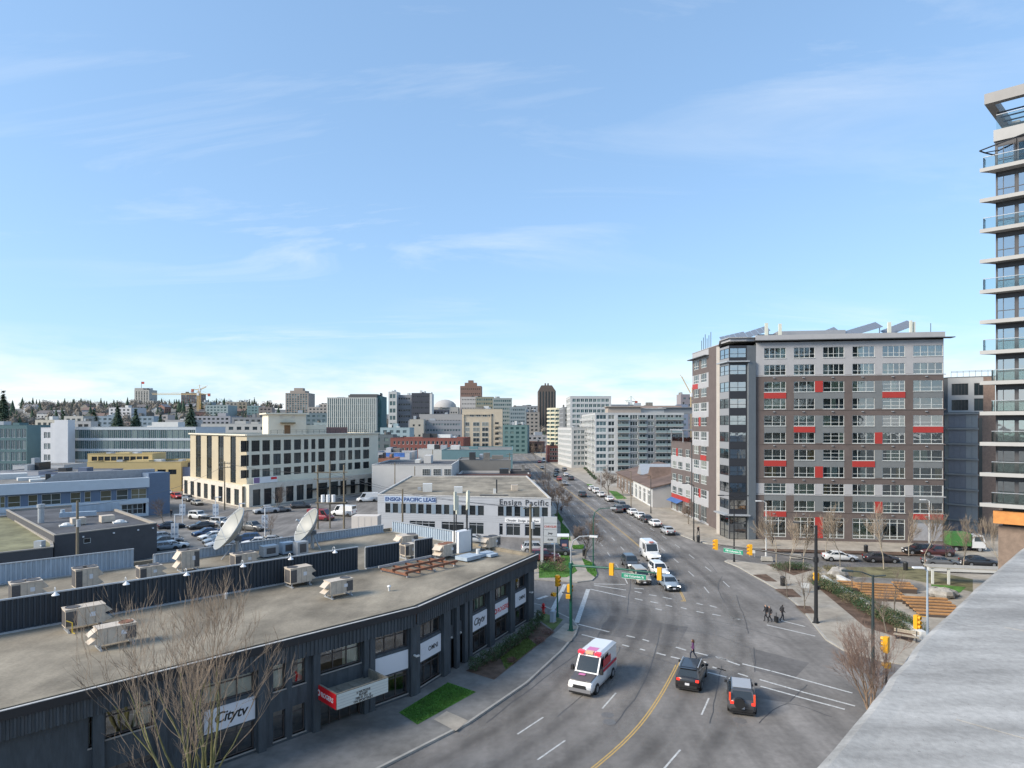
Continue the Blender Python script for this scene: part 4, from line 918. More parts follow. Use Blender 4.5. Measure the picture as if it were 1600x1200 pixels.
# ------------------------------------------------------------------ glass tower with balcony slabs
TA, TB_ = (.751,-.660), (.743,.669); T0 = (45.3,62.0)
TW = thing('glass_tower', 'slender glass tower with pale balcony slabs beside orange canopy box', 'tower', (*T0,0))
def tpt(a, b): return (TA[0]*a+TB_[0]*b, TA[1]*a+TB_[1]*b)
FTA, FTB = Fr((T0[0]+tpt(1.05,1.05)[0], T0[1]+tpt(1.05,1.05)[1]), (T0[0]+tpt(17,1.05)[0], T0[1]+tpt(17,1.05)[1])), Fr((T0[0]+tpt(1.05,15)[0], T0[1]+tpt(1.05,15)[1]), (T0[0]+tpt(1.05,1.05)[0], T0[1]+tpt(1.05,1.05)[1]))
SLABM = mat('slab_concrete', (.43,.42,.40), .8, .06, .6); TGR = mat('tower_charcoal', (.075,.072,.075), .55)
rn = random.Random(5)
for k in range(12):
    z = 12.2+2.94*k
    tip = .0 if k < 11 else .6
    pts = [tpt(0,0), tpt(17,0), tpt(17,16), tpt(2.4,16), tpt(1.9,4.5), tpt(1.3,2.2), tpt(.6,.8)]
    b = MB(); b.prism(pts, z-.02, z+.34, 0, bottom=True); b.build('balcony_slab', SLABM, TW)
    for fr, nn in ((FTA, 10), (FTB, 8)):
        cw = fr.L/nn
        b = MB()
        for c in range(nn+1): b.box(max(0,c*cw-.09), min(fr.L,c*cw+.09), 0, .14, z+.34, z+2.92)
        b.box(0, fr.L, .02, .12, z+2.5, z+2.92); fr.put(TW, 'mullions', b.mesh('mullions', [TGR]), 0, 0)
        for c in range(nn):
            window(TW, fr, c*cw+.1, z+.36, cw-.2, 2.12, [0,.35,1] if c == 0 else 1, [0,.42,1], TGR, GLD, .06, -.05)
    if k % 2 == 1 or k in (0, 2, 4):
        x0 = .25 if k > 4 else .9
        for (q0, q1) in (((x0,.12),(5.5,.12)),):
            f_ = Fr((T0[0]+tpt(*q0)[0], T0[1]+tpt(*q0)[1]), (T0[0]+tpt(*q1)[0], T0[1]+tpt(*q1)[1]))
            o = f_.put(TW, 'balustrade', MB().box(0, f_.L, 0, .02, 0, 1.0).mesh('balustrade', [RAILG]), 0, z+.36)
            put('handrail', MB().box(0, f_.L, -.02, .04, 1.0, 1.05).mesh('handrail', [GALV]), o)
        f_ = Fr((T0[0]+tpt(x0,1.1)[0], T0[1]+tpt(x0,1.1)[1]), (T0[0]+tpt(x0,.12)[0], T0[1]+tpt(x0,.12)[1])); f_.put(TW, 'balustrade', MB().box(0, f_.L, 0, .02, 0, 1.05).mesh('balustrade', [RAILG]), 0, z+.36)
b = MB(); q = [tpt(1.5,1.5), tpt(17,1.5), tpt(17,15), tpt(1.5,15)]; b.prism(q, 0, 49.0, 0); b.build('core', mat('tower_rooms', (.10,.105,.105), .9, .5, .5), TW)
b = MB(); q = [tpt(.9,.9), tpt(17,.9), tpt(17,15), tpt(.9,15)]; b.prism(q, 47.5, 48.6, bottom=True); b.build('roof_slab', SLABM, TW)
b = MB()
for c in range(11): b.box(c*1.5-.06,c*1.5+.06,0,.12,44.9,47.5)
FTA.put(TW, 'mullions', b.mesh('mullions', [TGR]), 0, 0)
for c in range(10): window(TW, FTA, c*1.5+.08, 44.9, 1.34, 2.5, 1, [0,.35,1], TGR, GLD, .06, -.05)
f_ = Fr((T0[0]+tpt(1.1,1.0)[0], T0[1]+tpt(1.1,1.0)[1]), (T0[0]+tpt(7,1.0)[0], T0[1]+tpt(7,1.0)[1])); o = f_.put(TW, 'balustrade', MB().box(0,f_.L,0,.02,0,1.4).mesh('balustrade', [RAILG]), 0, 48.62); put('handrail', MB().box(0,f_.L,-.02,.04,1.4,1.45).mesh('handrail', [GALV]), o)
FR_ = mat('pergola_grey', (.33,.315,.30), .7, .05, 1)
b = MB(); q = [tpt(.2,.8), tpt(17,.8), tpt(17,1.5), tpt(.2,1.5)]; b.prism(q, 51.3, 52.3, bottom=True); q = [tpt(.2,1.5), tpt(.9,1.5), tpt(.9,9), tpt(.2,9)]; b.prism(q, 51.3, 52.3, bottom=True)
q = [tpt(1.2,7), tpt(1.9,7), tpt(1.9,7.7), tpt(1.2,7.7)]; b.prism(q, 48.6, 51.3); b.build('roof_frame', FR_, TW)
b = MB()
for k in range(5): p0, p1 = tpt(1.0,2+k*1.3), tpt(10,2+k*1.3); b.tube([(p0[0],p0[1],50.6),(p1[0],p1[1],50.6)], .08, 4)
b.build('pergola_bars', DARKM, TW)
b = MB(); arc = [tpt(0,0), tpt(.25,.8), tpt(.7,1.9), tpt(1.05,2.8)]; b.tube([(p[0],p[1],46.6-i*.02) for i, p in enumerate(arc)], .07, 5); p0, p1 = tpt(0,0), tpt(4,.6); b.tube([(p0[0],p0[1],46.6),(p1[0],p1[1],47.6)], .07, 5)
for i in (1,2): p0, p1 = arc[i], tpt(3.5, .8+i*.9); b.tube([(p0[0],p0[1],46.6),(p1[0],p1[1],46.7)], .05, 4)
b.build('eyebrow_frame', DARKM, TW)
b = MB(); q = [tpt(.95,.5), tpt(14,.5), tpt(14,1.4), tpt(.95,1.4)]; b.prism(q, 10.6, 11.8, bottom=True); b.build('canopy_box', ORANGE, TW)
b = MB(); q = [tpt(1.2,1.3), tpt(14,1.3), tpt(14,3), tpt(1.2,3)]; b.prism(q, 0, 10.3, bottom=True); b.build('podium_wall', mat('podium_brick', (.23,.17,.13), .85, .2, 2), TW)

# ------------------------------------------------------------------ grey slab building behind the tower
GB0, GB1, GB2 = at(1476,124), at(1482,121.5), at(1528,118)
GB = thing('grey_panel_building', 'grey panelled mid rise with white floor ledges and roof terrace rail', 'building', (*GB1,0))
f0, f1 = Fr(GB0, GB1), Fr(GB1, GB2); f2 = Fr(GB2, (GB2[0]+12, GB2[1]-2.4))
GTOP = zat(645, 120)
wall(GB, f0, 0, f0.L, 0, GTOP, [], [mat('cream_concrete', (.60,.55,.46), .8, .06, 1)])
b = wall(GB, f1, 0, f1.L, 0, GTOP, [], [mat('blue_grey_panel', (.33,.33,.36), .7, .06, 1), mat('grey_panel', (.46,.46,.45), .7, .06, 1)], lambda x, z: 0 if x < f1.L*.58 else 1)
wall(GB, f2, 0, f2.L, 0, GTOP, [], [mat('warm_brick', (.24,.17,.135), .85, .2, 2.5, .3)])
f2.put(GB, 'glass_strip', MB().box(.1,.7,-.05,-.002,2,GTOP-1).mesh('glass_strip', [GFD]), 0, 0)
for k in range(8):
    for f_ in (f0, f1): f_.put(GB, 'floor_ledge', MB().box(-.1,f_.L+.1,-.35,-.003,0,.3).mesh('floor_ledge', [SLABM]), 0, GTOP-.3-2.85*k)
for k in range(8):
    for j in range(5): f1.put(GB, 'panel', MB().box(.03,f1.L/5-.03,-.05,-.004,0,2.4).mesh('panel', [MC['blue_grey_panel'] if j < 3 else MC['grey_panel']]), j*f1.L/5, GTOP-2.75-2.85*k)
shell(GB, [GB0, GB1, GB2, f2.p1, (f2.p1[0],140), (GB0[0],142)], 0, GTOP+.1, GRY, MEMB, skip=(0,1,2), parapet=.2)
u0, u1 = at(1481,123), at(1555,119); fu = Fr(u0, u1); UT = zat(589, 122)
op = [(.6,GTOP+.5,2.6,2.0),(.6,GTOP+3.4,2.6,2.2),(4.1,GTOP+.4,1.4,2.3),(4.1,GTOP+3.3,1.4,2.3)]
wall(GB, fu, 0, fu.L, GTOP+.1, UT, op, [mat('grey_panel', (.22,.22,.225), .7), MC['warm_brick']], lambda x, z: 1 if x > 5.8 else 0, .3)
for a, z, w_, h in op: window(GB, fu, a, z, w_, h, 5 if w_ > 2 else 2, 1, TGR, GF, .07, -.15)
shell(GB, [u0, u1, (u1[0],138), (u0[0],140)], GTOP, UT, GRY, MEMB, skip=(0,), parapet=.2)
o = fu.put(GB, 'roof_rail', MB().box(.5,fu.L,.3,.34,.9,.96).box(.5,fu.L,.3,.34,1.1,1.15).mesh('roof_rail', [DARKM]), 0, UT)
for k in range(9): put('rail_post', MB().box(0,.05,.3,.35,0,1.15).mesh('rail_post', [DARKM]), o, (.5+k*.95,0,0))

# ------------------------------------------------------------------ pale dealership building
EL_, ER_ = (-25.2,120.0), (6.9,113.3)
DB = thing('dealership', 'pale grey two storey dealership with gravel roof and dark letter signs', 'building', (*EL_,0)); FE_ = Fr(EL_, ER_); EH = 7.15
GREYW = mat('pale_grey_siding', (.43,.445,.47), .7, .05, .6)
def ea(px): return FE_.a(px)
ups = [(ea(a), ea(b)-ea(a)) for a, b in ((602,610),(614,622),(627,634),(641,650),(653.5,662),(666,674),(681,690),(694,702),(708,715),(721,729),(734,743),(747,756),(778,787),(791,800),(804,813),(820,829),(833,843),(847,856))]
lows = [(ea(733),ea(756)-ea(733)),(ea(780),ea(786)-ea(780)),(ea(791),ea(813)-ea(791)),(ea(820),ea(857)-ea(820)),(ea(640),ea(680)-ea(640)),(ea(690),ea(725)-ea(690))]
op = [(a,3.75,w_,1.75) for a, w_ in ups]+[(a,.3,w_,2.1) for a, w_ in lows]
wall(DB, FE_, 0, FE_.L, 0, EH, op, [GREYW], depth=.25)
for a, w_ in ups: window(DB, FE_, a, 3.75, w_, 1.75, 1, [0,.3,1], DARKM, GFD, .06, -.12)
for a, w_ in lows: window(DB, FE_, a, .3, w_, 2.1, max(1, round(w_/1.4)), [0,.8,1], mat('alu_frame', (.45,.47,.5), .4), GFD, .07, -.12)
for i in range(len(ups)-1):
    g0 = ups[i][0]+ups[i][1]; w_ = ups[i+1][0]-g0
    if w_ < 1.2: FE_.put(DB, 'panel', MB().box(.03,w_-.03,-.03,-.003,0,1.75).mesh('panel', [mat('blue_grey_infill', (.20,.26,.32), .6)]), g0, 3.75)
for k in range(1, 9):                                              # board joints
    FE_.put(DB, 'cladding_joint', MB().box(0,FE_.L,-.012,-.002,0,.03).mesh('cladding_joint', [mat('joint_grey', (.27,.28,.3), .7)]), 0, [.2,2.6,2.95,3.3,3.65,5.6,6.0,6.4,6.8][k])
shell(DB, [EL_, ER_, (3.8,164), (-26,164)], 0, EH, GREYW, GRAVEL, skip=(0,), parapet=.22, copem=FLASH)
NAVY = mat('navy_letters', (.02,.06,.2), .5); CHAR = mat('charcoal_letters', (.05,.055,.065), .5)
FE_.put(DB, 'sign_band', MB().box(0,ea(681)-ea(601),-.06,-.003,0,1.1).mesh('sign_band', [mat('pale_blue_band', (.42,.50,.62), .6)]), ea(601), 5.75)
FE_.put(DB, 'lettering', text_mesh('ENSIGN PACIFIC LEASE', .98, NAVY, .03, 0, .02, 1.0), ea(602), 5.98, .07)
FE_.put(DB, 'lettering', text_mesh('Ensign Pacific', 1.38, CHAR, .04, 0, .02, 1.18), ea(780), 6.05-.25, .02)
o = FE_.put(DB, 'sign_panel', MB().box(0,ea(845)-ea(789),-.08,-.003,0,.85).mesh('sign_panel', [WHITE]), ea(789), 2.62)
put('lettering', text_mesh('Chrysler  Dodge  Jeep  Ram', .52, CHAR, .01, .15, .008), o, (.25,-.09,.22))
for px, py, sx, sy, sz, nm, m in ((668,768,1.8,1.6,1.6,'roof_cabinet',OFFW),(716,770,1.6,1.5,1.2,'roof_cabinet',OFFW),(804,766,1.3,1.2,1.1,'roof_cabinet',ACBEIGE),(773,771,.5,.5,.9,'vent_pipe',OFFW),(776,770,.25,.25,2.6,'vent_pipe',DARKM),(655,766,.6,.6,.6,'vent_pipe',GALV)):
    x, y = g(px, py, EH-.2); o = MB().box(-sx/2,sx/2,-sy/2,sy/2,0,sz).build(nm, m, DB, rel(DB,x,y,EH-.21), .1)
x, y = g(772, 774, EH-.2); MB().box(-2.6,2.6,-.5,.5,0,.1).build('roof_deck', DARKM, DB, rel(DB,x,y,EH-.215))
# dealership pylon
x, y = g(857, 880); t = thing('pylon_sign', 'grey dealership pylon with stacked panels on verge', 'sign', (x,y,.14), R(-8))
MB().box(-1.15,-.75,-.2,.2,0,6.6).build('post', mat('pylon_grey', (.42,.43,.45), .5), t)
for k, (lt, c) in enumerate((('', None),('CHRYSLER', 'r'),('Jeep', 'b'),('RAM', 'b'))):
    o = MB().box(-.7,1.25,-.16,.16,2.9+(3-k)*.94,2.9+(3-k)*.94+.9).build('panel', mat('pylon_panel', (.46,.475,.49), .5), t)
    if lt: put('lettering', text_mesh(lt, .42, mat('dull_red', (.45,.09,.07), .5) if c == 'r' else CHAR, .005, .1, .006, .9, 'CENTER'), o, (.28,-.17,2.9+(3-k)*.94+.28))
MB().box(.8,.95,-.1,.1,0,2.85).build('post', MC['pylon_grey'], t)

# ------------------------------------------------------------------ cream five storey building
BC, BR_, BL_ = (-65.3,157.5), (-41.5,198.5), (-93.5,186)
CB = thing('cream_building', 'cream five storey office building with square windows and roof tower', 'building', (*BC,0))
CRM = mat('cream_render', (.72,.66,.53), .8, .05, .3); TAN = mat('tan_panel', (.47,.40,.28), .8, .06, .5); CRMD = mat('cream_stone', (.64,.58,.49), .85, .1, 1)
fR, fL = Fr(BC, BR_), Fr(BL_, BC); CH = zat(679, 157.5)
def za(y): return zat(y, 157.5)
rws = [(za(706), 2.75), (za(728.5), 2.75), (za(747), 2.0)]
cpx = [(376,389),(393,406),(410,422),(427,439),(443.5,455),(459.5,470.5),(475,482),(486.5,493),(497.5,507.5),(515,525),(530,540),(544,550.5),(554,563.5),(567.5,577)]
cs = [(fR.a(a), fR.a(b)-fR.a(a)) for a, b in cpx]; kx = (fR.L-.6)/max(c[0]+c[1] for c in cs) if max(c[0]+c[1] for c in cs) > fR.L-.6 else 1
cs = [(a*kx, w_*kx) for a, w_ in cs]
op = [(a, z, w_, h) for z, h in rws for a, w_ in cs]
wall(CB, fR, 0, fR.L, 4.5, CH, op, [CRM], depth=.4)
for z, h in rws:
    for a, w_ in cs: window(CB, fR, a, z, w_, h, 2, [0,.3,1], BLACK, GFD if random.random() < .75 else GF, .08, -.25)
gpx = [(386,398),(403.5,415.5),(420.5,432.5),(438,450),(454.5,466),(470,480),(486,503),(508,520),(523,533),(539,547),(553,562),(566,575)]
gs = [(fR.a(a)*kx, (fR.a(b)-fR.a(a))*kx) for a, b in gpx]
op = [(a, .3, w_, 4.0) for a, w_ in gs]; 
fG = Fr(fR.pt(-1.0, 2.2), fR.pt(fR.L+1.5, 2.2))
wall(CB, fG, 0, fG.L, 0, 5.6, [(a+1, .3, w_, 4.0) for a, w_ in gs], [CRMD], depth=.5)
for a, w_ in gs: window(CB, fG, a+1, .3, w_, 4.0, max(1, round(w_/1.6)), [0,.72,1], BLACK, GFD, .1, -.3)
b = MB(); b.quad((0,0,5.6),(fG.L,0,5.6),(fG.L,2.3,5.6),(0,2.3,5.6)); b.quad((0,0,0),(0,0,5.6),(0,2.3,5.6),(0,2.3,0)); b.quad((fG.L,0,0),(fG.L,2.3,0),(fG.L,2.3,5.6),(fG.L,0,5.6)); fG.put(CB, 'podium_roof', b.mesh('podium_roof', [CRM]), 0, 0)
for a, w_ in ((19,9),(30,8),(40,6)): fG.put(CB, 'canopy', MB().box(0,w_,-1.6,-.003,0,.25).mesh('canopy', [BLACK]), a*fG.L/52, 2.75)
o = fG.put(CB, 'banner', MB().box(0,7.2,-.06,-.003,0,1.5).mesh('banner', [WHITE]), 1.2, 5.75); put('print', MB().box(.1,1.8,-.07,-.061,.1,1.4).mesh('print', [mat('print_purple', (.25,.16,.3), .6)]), o); put('print', MB().box(5.2,7.0,-.07,-.061,.7,1.3).mesh('print', [SIGNRED]), o)
lp_ = [(306,314),(323,331),(341,349.5),(360,368.5)]
ls = [(fL.a(a), fL.a(b)-fL.a(a)) for a, b in lp_]; 
wall(CB, fL, 0, fL.L, 4.6, CH, [(max(a,.2), 5.4, min(w_, fL.L-a-.1), CH-6.0) for a, w_ in ls], [TAN], depth=.35)
for a, w_ in ls:
    a = max(a,.2); w_ = min(w_, fL.L-a-.1)
    for k in range(4): window(CB, fL, a, 5.4+k*(CH-6)/4, w_, (CH-6)/4, 2, [0,.28,1], BLACK, GFD, .09, -.22)
fLg = Fr(fL.pt(-1.5, 1.5), fL.pt(fL.L+1, 1.5)); nb = 8
op = [(1+k*fLg.L/nb*.985, .3, fLg.L/nb*.55, 4.0) for k in range(nb)]
wall(CB, fLg, 0, fLg.L, 0, 5.2, op, [CRMD], depth=.5)
for o_ in op: window(CB, fLg, *o_, 2, [0,.72,1], BLACK, GFD, .1, -.3)
b = MB(); b.quad((0,0,5.2),(fLg.L,0,5.2),(fLg.L,1.6,5.2),(0,1.6,5.2)); fLg.put(CB, 'podium_roof', b.mesh('podium_roof', [CRM]), 0, 0)
shell(CB, [BC, BR_, (BR_[0]-29,BR_[1]+28), BL_], 0, CH, CRM, CONC, skip=(0,3), parapet=.5)
for fr in (fR, fL): fr.put(CB, 'cornice', MB().box(-.3,fr.L+.3,-.45,-.003,0,.35).mesh('cornice', [CRM]), 0, CH-.3)
p = (-64.5,181); pz = CH-.5
o = MB().box(-5,5,-5,5,0,zat(647,172)-pz).build('roof_tower', CRM, CB, rel(CB,*p,pz), R(30)); MB().box(-5.7,5.7,-5.7,5.7,0,.4).build('tower_cornice', CRM, o, (0,0,zat(647,172)-pz)); 
for s_ in (-1,1): MB().lathe([(.02,.05),(.5,.05),(.5,0)], 12).build('round_vent', CRMD, o, (s_*1.6,-5.02,5.2)).rotation_euler = (R(90),0,0)
MB().box(-1.9,1.9,-6.4,-5.003,3.2,3.6).build('canopy', mat('bronze_canopy', (.2,.15,.08), .6), o); MB().box(-.8,.8,-5.06,-5.003,0,2.8).build('door', mat('brown_door', (.2,.11,.05), .7), o)
MB().box(5.02,11,-3.5,3.5,0,2.9).build('roof_annex', CRM, o)
MB().box(-9,4,-4,4,0,2.2).build('roof_plant', mat('mauve_brick', (.20,.12,.11), .85, .15, 2), CB, rel(CB,-58,203,pz), R(60))
o = fR.put(CB, 'roof_rail', MB().box(8,fR.L-3,1.0,1.05,1.0,1.06).box(8,fR.L-3,1.0,1.05,.5,.55).mesh('roof_rail', [BLACK]), 0, CH)
for k in range(18): put('rail_post', MB().box(0,.06,1.0,1.06,0,1.0).mesh('rail_post', [BLACK]), o, (8+k*2.05,0,0))

# ------------------------------------------------------------------ blue and white building on the left
b0, b1 = (-112,114.3), (-80.8,142.3); BW = thing('blue_white_building', 'white banded two storey building with blue panels between office windows', 'building', (*b1,0)); fB = Fr(b0, b1); BH = 8.5
BLU = mat('blue_panel', (.12,.17,.25), .6, .06, 1); FASW = mat('white_fascia', (.55,.60,.64), .6, .05, .5)
bx = [(0,8),(12,32),(44,59),(65,95),(110,126),(132,142),(157,174),(182,200),(205,229)]
bs = [(max(fB.a(a),.2), fB.a(b)-max(fB.a(a),.2)) for a, b in bx]
wall(BW, fB, 0, fB.L, 0, BH-2.1, [(a,3.9,w_,2.2) for a, w_ in bs]+[(fB.a(206),.6,fB.a(228)-fB.a(206),2.2),(fB.a(190),.6,2.2,2.2)], [FASW, BLU], lambda x, z: 1 if z > 3.7 else 0, .3)
for a, w_ in bs: window(BW, fB, a, 3.9, w_, 2.2, max(1, round(w_/1.7)), [0,.4,1], FRW, glass_far('office_lit', (.12,.11,.07), (.20,.18,.11), (.08,.09,.08), .5) if 'office_lit' not in MC else MC['office_lit'], .08, -.15)
for a in (fB.a(206), fB.a(190)): window(BW, fB, a, .6, 2.2, 2.2, 2, [0,.5,1], FRW, GFD, .08, -.15)
fB.put(BW, 'fascia', MB().box(0,fB.L,-.8,-.003,BH-2.1,BH).mesh('fascia', [FASW]), 0, 0); fB.put(BW, 'band', MB().box(0,fB.L,-.3,-.003,2.9,3.7).mesh('band', [FASW]), 0, 0)
shell(BW, [b0, b1, (-96,160), (-128,130)], 0, BH, BLU, CONC2, skip=(0,), parapet=.3, copem=FASW)
fb2 = Fr(b1, (b1[0]+2.6, b1[1]+4.0)); wall(BW, fb2, 0, fb2.L, 0, 9.4, [], [BLU], name='end_wall'); q = [b1, fb2.p1, (fb2.p1[0]-4,fb2.p1[1]+2), (b1[0]-4,b1[1]+3)]
MB().prism([(x-b1[0]-.0, y-b1[1]) for x, y in inset(q, .05)], 0, 9.4).build('end_block', BLU, BW)
fB.put(BW, 'lettering', text_mesh('SEATON', .55, CHAR, .02, 0, .01, 1.2), fB.a(74), 3.1, .32)
for k, (px, py, sx, sy, sz) in enumerate(((20,748,5,3,1.2),(45,750,4,2.5,.6),(60,752,3,2.5,.5),(110,745,4,2,.5),(75,752,.9,.9,1.6))):
    x, y = g(px, py, BH-.3); MB().box(-sx/2,sx/2,-sy/2,sy/2,0,sz).build('roof_cabinet', OFFW if k < 4 else DARKM, BW, rel(BW,x,y,BH-.31), fB.ang)
x, y = g(170, 747, BH); MB().box(-9,9,0,1.2,0,1.9).add([(-9,0,0),(-9,0,1.9),(-12,0,0)],[(0,1,2)]).build('roof_shed', mat('grey_corrugated', (.33,.33,.34), .6, .15, 1.5), BW, rel(BW,x,y,BH-.3), fB.ang)

# ------------------------------------------------------------------ dark roofed low building, mossy roofed one
q = [(-61.5,86),(-53.7,96.8),(-78.5,121.5),(-88.5,112)]; DR = thing('low_dark_building', 'low charcoal building with dark flat roof, flue and skylights', 'building', (*q[0],0)); fD = Fr(q[0], q[1])
CHARW = mat('charcoal_wall', (.075,.075,.08), .8, .1, .8); wall(DR, fD, 0, fD.L, 0, 5.3, [(3.5,3.6,.9,.7)], [CHARW], depth=.2); window(DR, fD, 3.5, 3.6, .9, .7, 1, 1, FRW, GFD, .06, -.1)
for a in (2.6,3.3,7.2,10.5,12.6): fD.put(DR, 'wall_lamp', MB().box(0,.2,-.2,-.003,0,.18).mesh('wall_lamp', [WHITE]), a, 4.5)
shell(DR, q, 0, 5.3, CHARW, DROOF, skip=(0,), parapet=.35, copem=mat('stone_coping', (.32,.29,.25), .85, .1, 1))
for px, py, nm in ((64,817,'flue'),(128,808,'duct'),(104,822,'skylight'),(122,820,'roof_cabinet'),(167,816,'roof_cabinet'),(187,817,'skylight'),(150,800,'screen')):
    x, y = g(px, py, 4.95); l = rel(DR,x,y,4.95)
    if nm == 'flue': o = MB().cyl(0,0,0,2.9,.42).lathe([(.43,2.3),(.55,2.4),(.55,2.9)], 12).build(nm, GALV, DR, l)
    elif nm == 'duct': MB().box(-3,2,-.4,.4,.2,.9).cyl(-2.6,0,.2,1.4,.3).build(nm, PALEBL, DR, l, .5)
    elif nm == 'skylight': MB().box(-.9,.9,-.7,.7,0,.2).lathe([(0.02,.55),(.5,.45),(.75,.2)], 8).build(nm, OFFW, DR, l, .7)
    elif nm == 'screen': MB().box(-3.5,3.5,0,.12,0,1.5).build(nm, PALEBL, DR, l, .55)
    else: MB().box(-.9,.9,-.8,.8,.1,1.1).box(-.5,.5,-.82,-.801,.2,1).build(nm, ACBEIGE, DR, l, .8)
q = [(-70,72.5),(-59.5,83),(-62.5,87),(-88,112),(-110,95)]; MR = thing('low_mossy_building', 'low building with mossy yellowed roof at the left', 'building', (*q[0],0)); shell(MR, q, 0, 4.3, CHARW, MOSSR, parapet=.25, copem=mat('stone_coping', (.32,.29,.25), .85))
x, y = g(62, 855, 4.1); MB().box(-.5,.5,-.4,.4,0,.9).build('roof_cabinet', GALV, MR, rel(MR,x,y,4.05))
MB().tube([(x-q[0][0],y-q[0][1],4.4),(x-q[0][0]+1,y-q[0][1]-1,4.4)], .08, 5).build('pipe', GALV, MR)

# ------------------------------------------------------------------ generic mid-distance buildings
def block(name, label, cat, x0, x1, ytop, Y, depth, wm, nrow, ncol, wh=(1.6,1.5), yaw=0, pm=None, fm=None, zb=0, rm=None, cols=1, rows=1, side=0, group=None, top=.8, bot=1.0, marg=1.0, parapet=.6, fw=.12, fill=(.86,.86)):
    """rectangular building whose front spans x0..x1 at distance Y; windows in a grid on the front (and on a side)"""
    p0 = at(x0, Y-tan_(yaw)*0); p0 = at(x0, Y); p1 = at(x1, Y)
    if yaw:
        L_ = (p1[0]-p0[0]); p1 = None
        # turn about the left end, keep the right end on its sight line
        u = (cos(yaw), sin(yaw)); r = (x1-CX)/FPX; a = (r*p0[1]-p0[0])/(u[0]-r*u[1]); p1 = (p0[0]+u[0]*a, p0[1]+u[1]*a)
    fr = Fr(p0, p1); z1 = zat(ytop, Y)
    r = thing(name, label, cat, (*p0, zb), 0, group); r.location = (p0[0], p0[1], 0)
    q = [p0, p1, fr.pt(fr.L, -depth), fr.pt(0, -depth)]
    H = z1-zb; fh = (H-top-bot)/nrow if nrow else 1
    def face(f_, nc):
        if not nc: wall(r, f_, 0, f_.L, zb, z1, [], [wm]); return
        cw = (f_.L-2*marg)/nc; ww = min(wh[0], cw*fill[0]); hh = min(wh[1], fh*fill[1]); ops_ = []
        for i in range(nrow):
            for c in range(nc): ops_.append((marg+c*cw+(cw-ww)/2, zb+bot+i*fh+(fh-hh)*.5, ww, hh))
        wall(r, f_, 0, f_.L, zb, z1, ops_, [wm], depth=.3)
        for o_ in ops_: window(r, f_, *o_, cols, rows, fm or wm, pm or GF, fw, -.2, far=True)
    face(fr, ncol); sk = [0]
    if side == 1: face(Fr(p1, q[2]), max(1, int(ncol*depth/fr.L*.9))); sk.append(1)
    if side == 3: face(Fr(q[3], p0), max(1, int(ncol*depth/fr.L*.9))); sk.append(3)
    shell(r, q, zb, z1, wm, rm or CONC2, skip=tuple(sk), parapet=parapet)
    rr = random.Random(int(x0*13+ytop)); 
    for _ in range(rr.randint(1, 4)):                              # lift houses, plant and vents on the roof
        w_, d_, h_ = rr.uniform(.06,.22)*fr.L, min(depth*.4, rr.uniform(2,6)), rr.uniform(.8, 2.6)*(1 if Y < 400 else 1.4); a_ = rr.uniform(.08,.7)*fr.L; pp_ = fr.pt(a_, -depth*rr.uniform(.2,.55))
        put('roof_plant', MB().box(0,w_,0,d_,0,h_).mesh('roof_plant', [rr.choice([wm, GALV, OFFW, DARKM, CONC2])]), r, rel(r,pp_[0],pp_[1],z1-parapet), fr.ang)
    return r, fr, z1
def tan_(a): return 0
def cm(n, c, **k): return mat(n, c, .8, .06, .3, **k)
# white street-front condominiums
CW_ = cm('condo_white', (.50,.50,.49)); CG_ = cm('condo_grey', (.24,.25,.26))
cA, cB, cC = (34.8,268), (72,268), (35.8,330)
CO = thing('condo_block', 'long white and grey nine storey condominium with glass balconies', 'building', (*cA,0)); CT = 25.4
fa, fs = Fr(cA, cB), Fr(cC, cA)
bays = [(.5,4.2),(5.5,2.6),(9.5,4.6),(14.6,3.2),(18.6,2.6),(22,2.6),(25.5,4),(30.2,2.8),(33.6,2.8)]
op = []
for i in range(9):
    for a, w_ in bays: op.append((a, .9+i*2.72, w_, 1.85))
wall(CO, fa, 0, fa.L, 0, CT, op, [CW_, CG_], lambda x, z: 0 if x < 9 or 12.5 < x < 14.6 or z > CT-1 else 1, .4)
for o_ in op: window(CO, fa, *o_, 3 if o_[2] > 3 else 2, 1, FRW, GFB if o_[0] < 5 else GF, .14, -.2, far=True)
for i in range(9):
    for a, w_ in ((9.3,5),(18,3.5),(25.2,4.6),(30,6.6)):
        o = fa.put(CO, 'balcony', MB().box(0,w_,-1.3,-.003,0,.22).mesh('balcony', [SLABM]), a, .5+i*2.72); put('balustrade', MB().box(.05,w_-.05,-1.28,-1.24,.22,1.2).mesh('balustrade', [mat('balcony_glass', (.22,.28,.28), .15)]), o)
fs_h = [CT if a > 34 else (CT-5.5 if a > 18 else CT-8.3) for a in range(0, 63, 6)]
op = []
for k in range(10):
    for i in range(9):
        z = .9+i*2.72
        if z+2 < CT-.4: op.append((.8+k*6.1, z, 4.2, 1.85))
wall(CO, fs, 0, fs.L, 0, CT, op, [CW_], depth=.4)
for o_ in op: window(CO, fs, *o_, 3, 1, FRW, GFB, .14, -.2, far=True)
for i in range(9):
    for k in range(10): fs.put(CO, 'balcony', MB().box(0,3.4,-1.1,-.003,0,.2).box(0,3.4,-1.1,-1.04,.2,1.1).mesh('balcony', [CW_]), 1.2+k*6.1, .5+i*2.72)
shell(CO, [cA, cB, (73,330), cC], 0, CT, CW_, CONC2, skip=(0,3), parapet=.4)
for a, dy_, w_, d_, h, m in ((6,4,14,8,2.9,TAUPE),(20,5,10,6,2.2,CW_),(30,5,12,7,2.6,CG_)): MB().box(0,w_,0,d_,0,h).box(-.8,w_+.8,-.8,d_+.8,h,h+.25).build('penthouse', [m], CO, rel(CO,*fa.pt(a,-dy_),CT-.4), fa.ang)
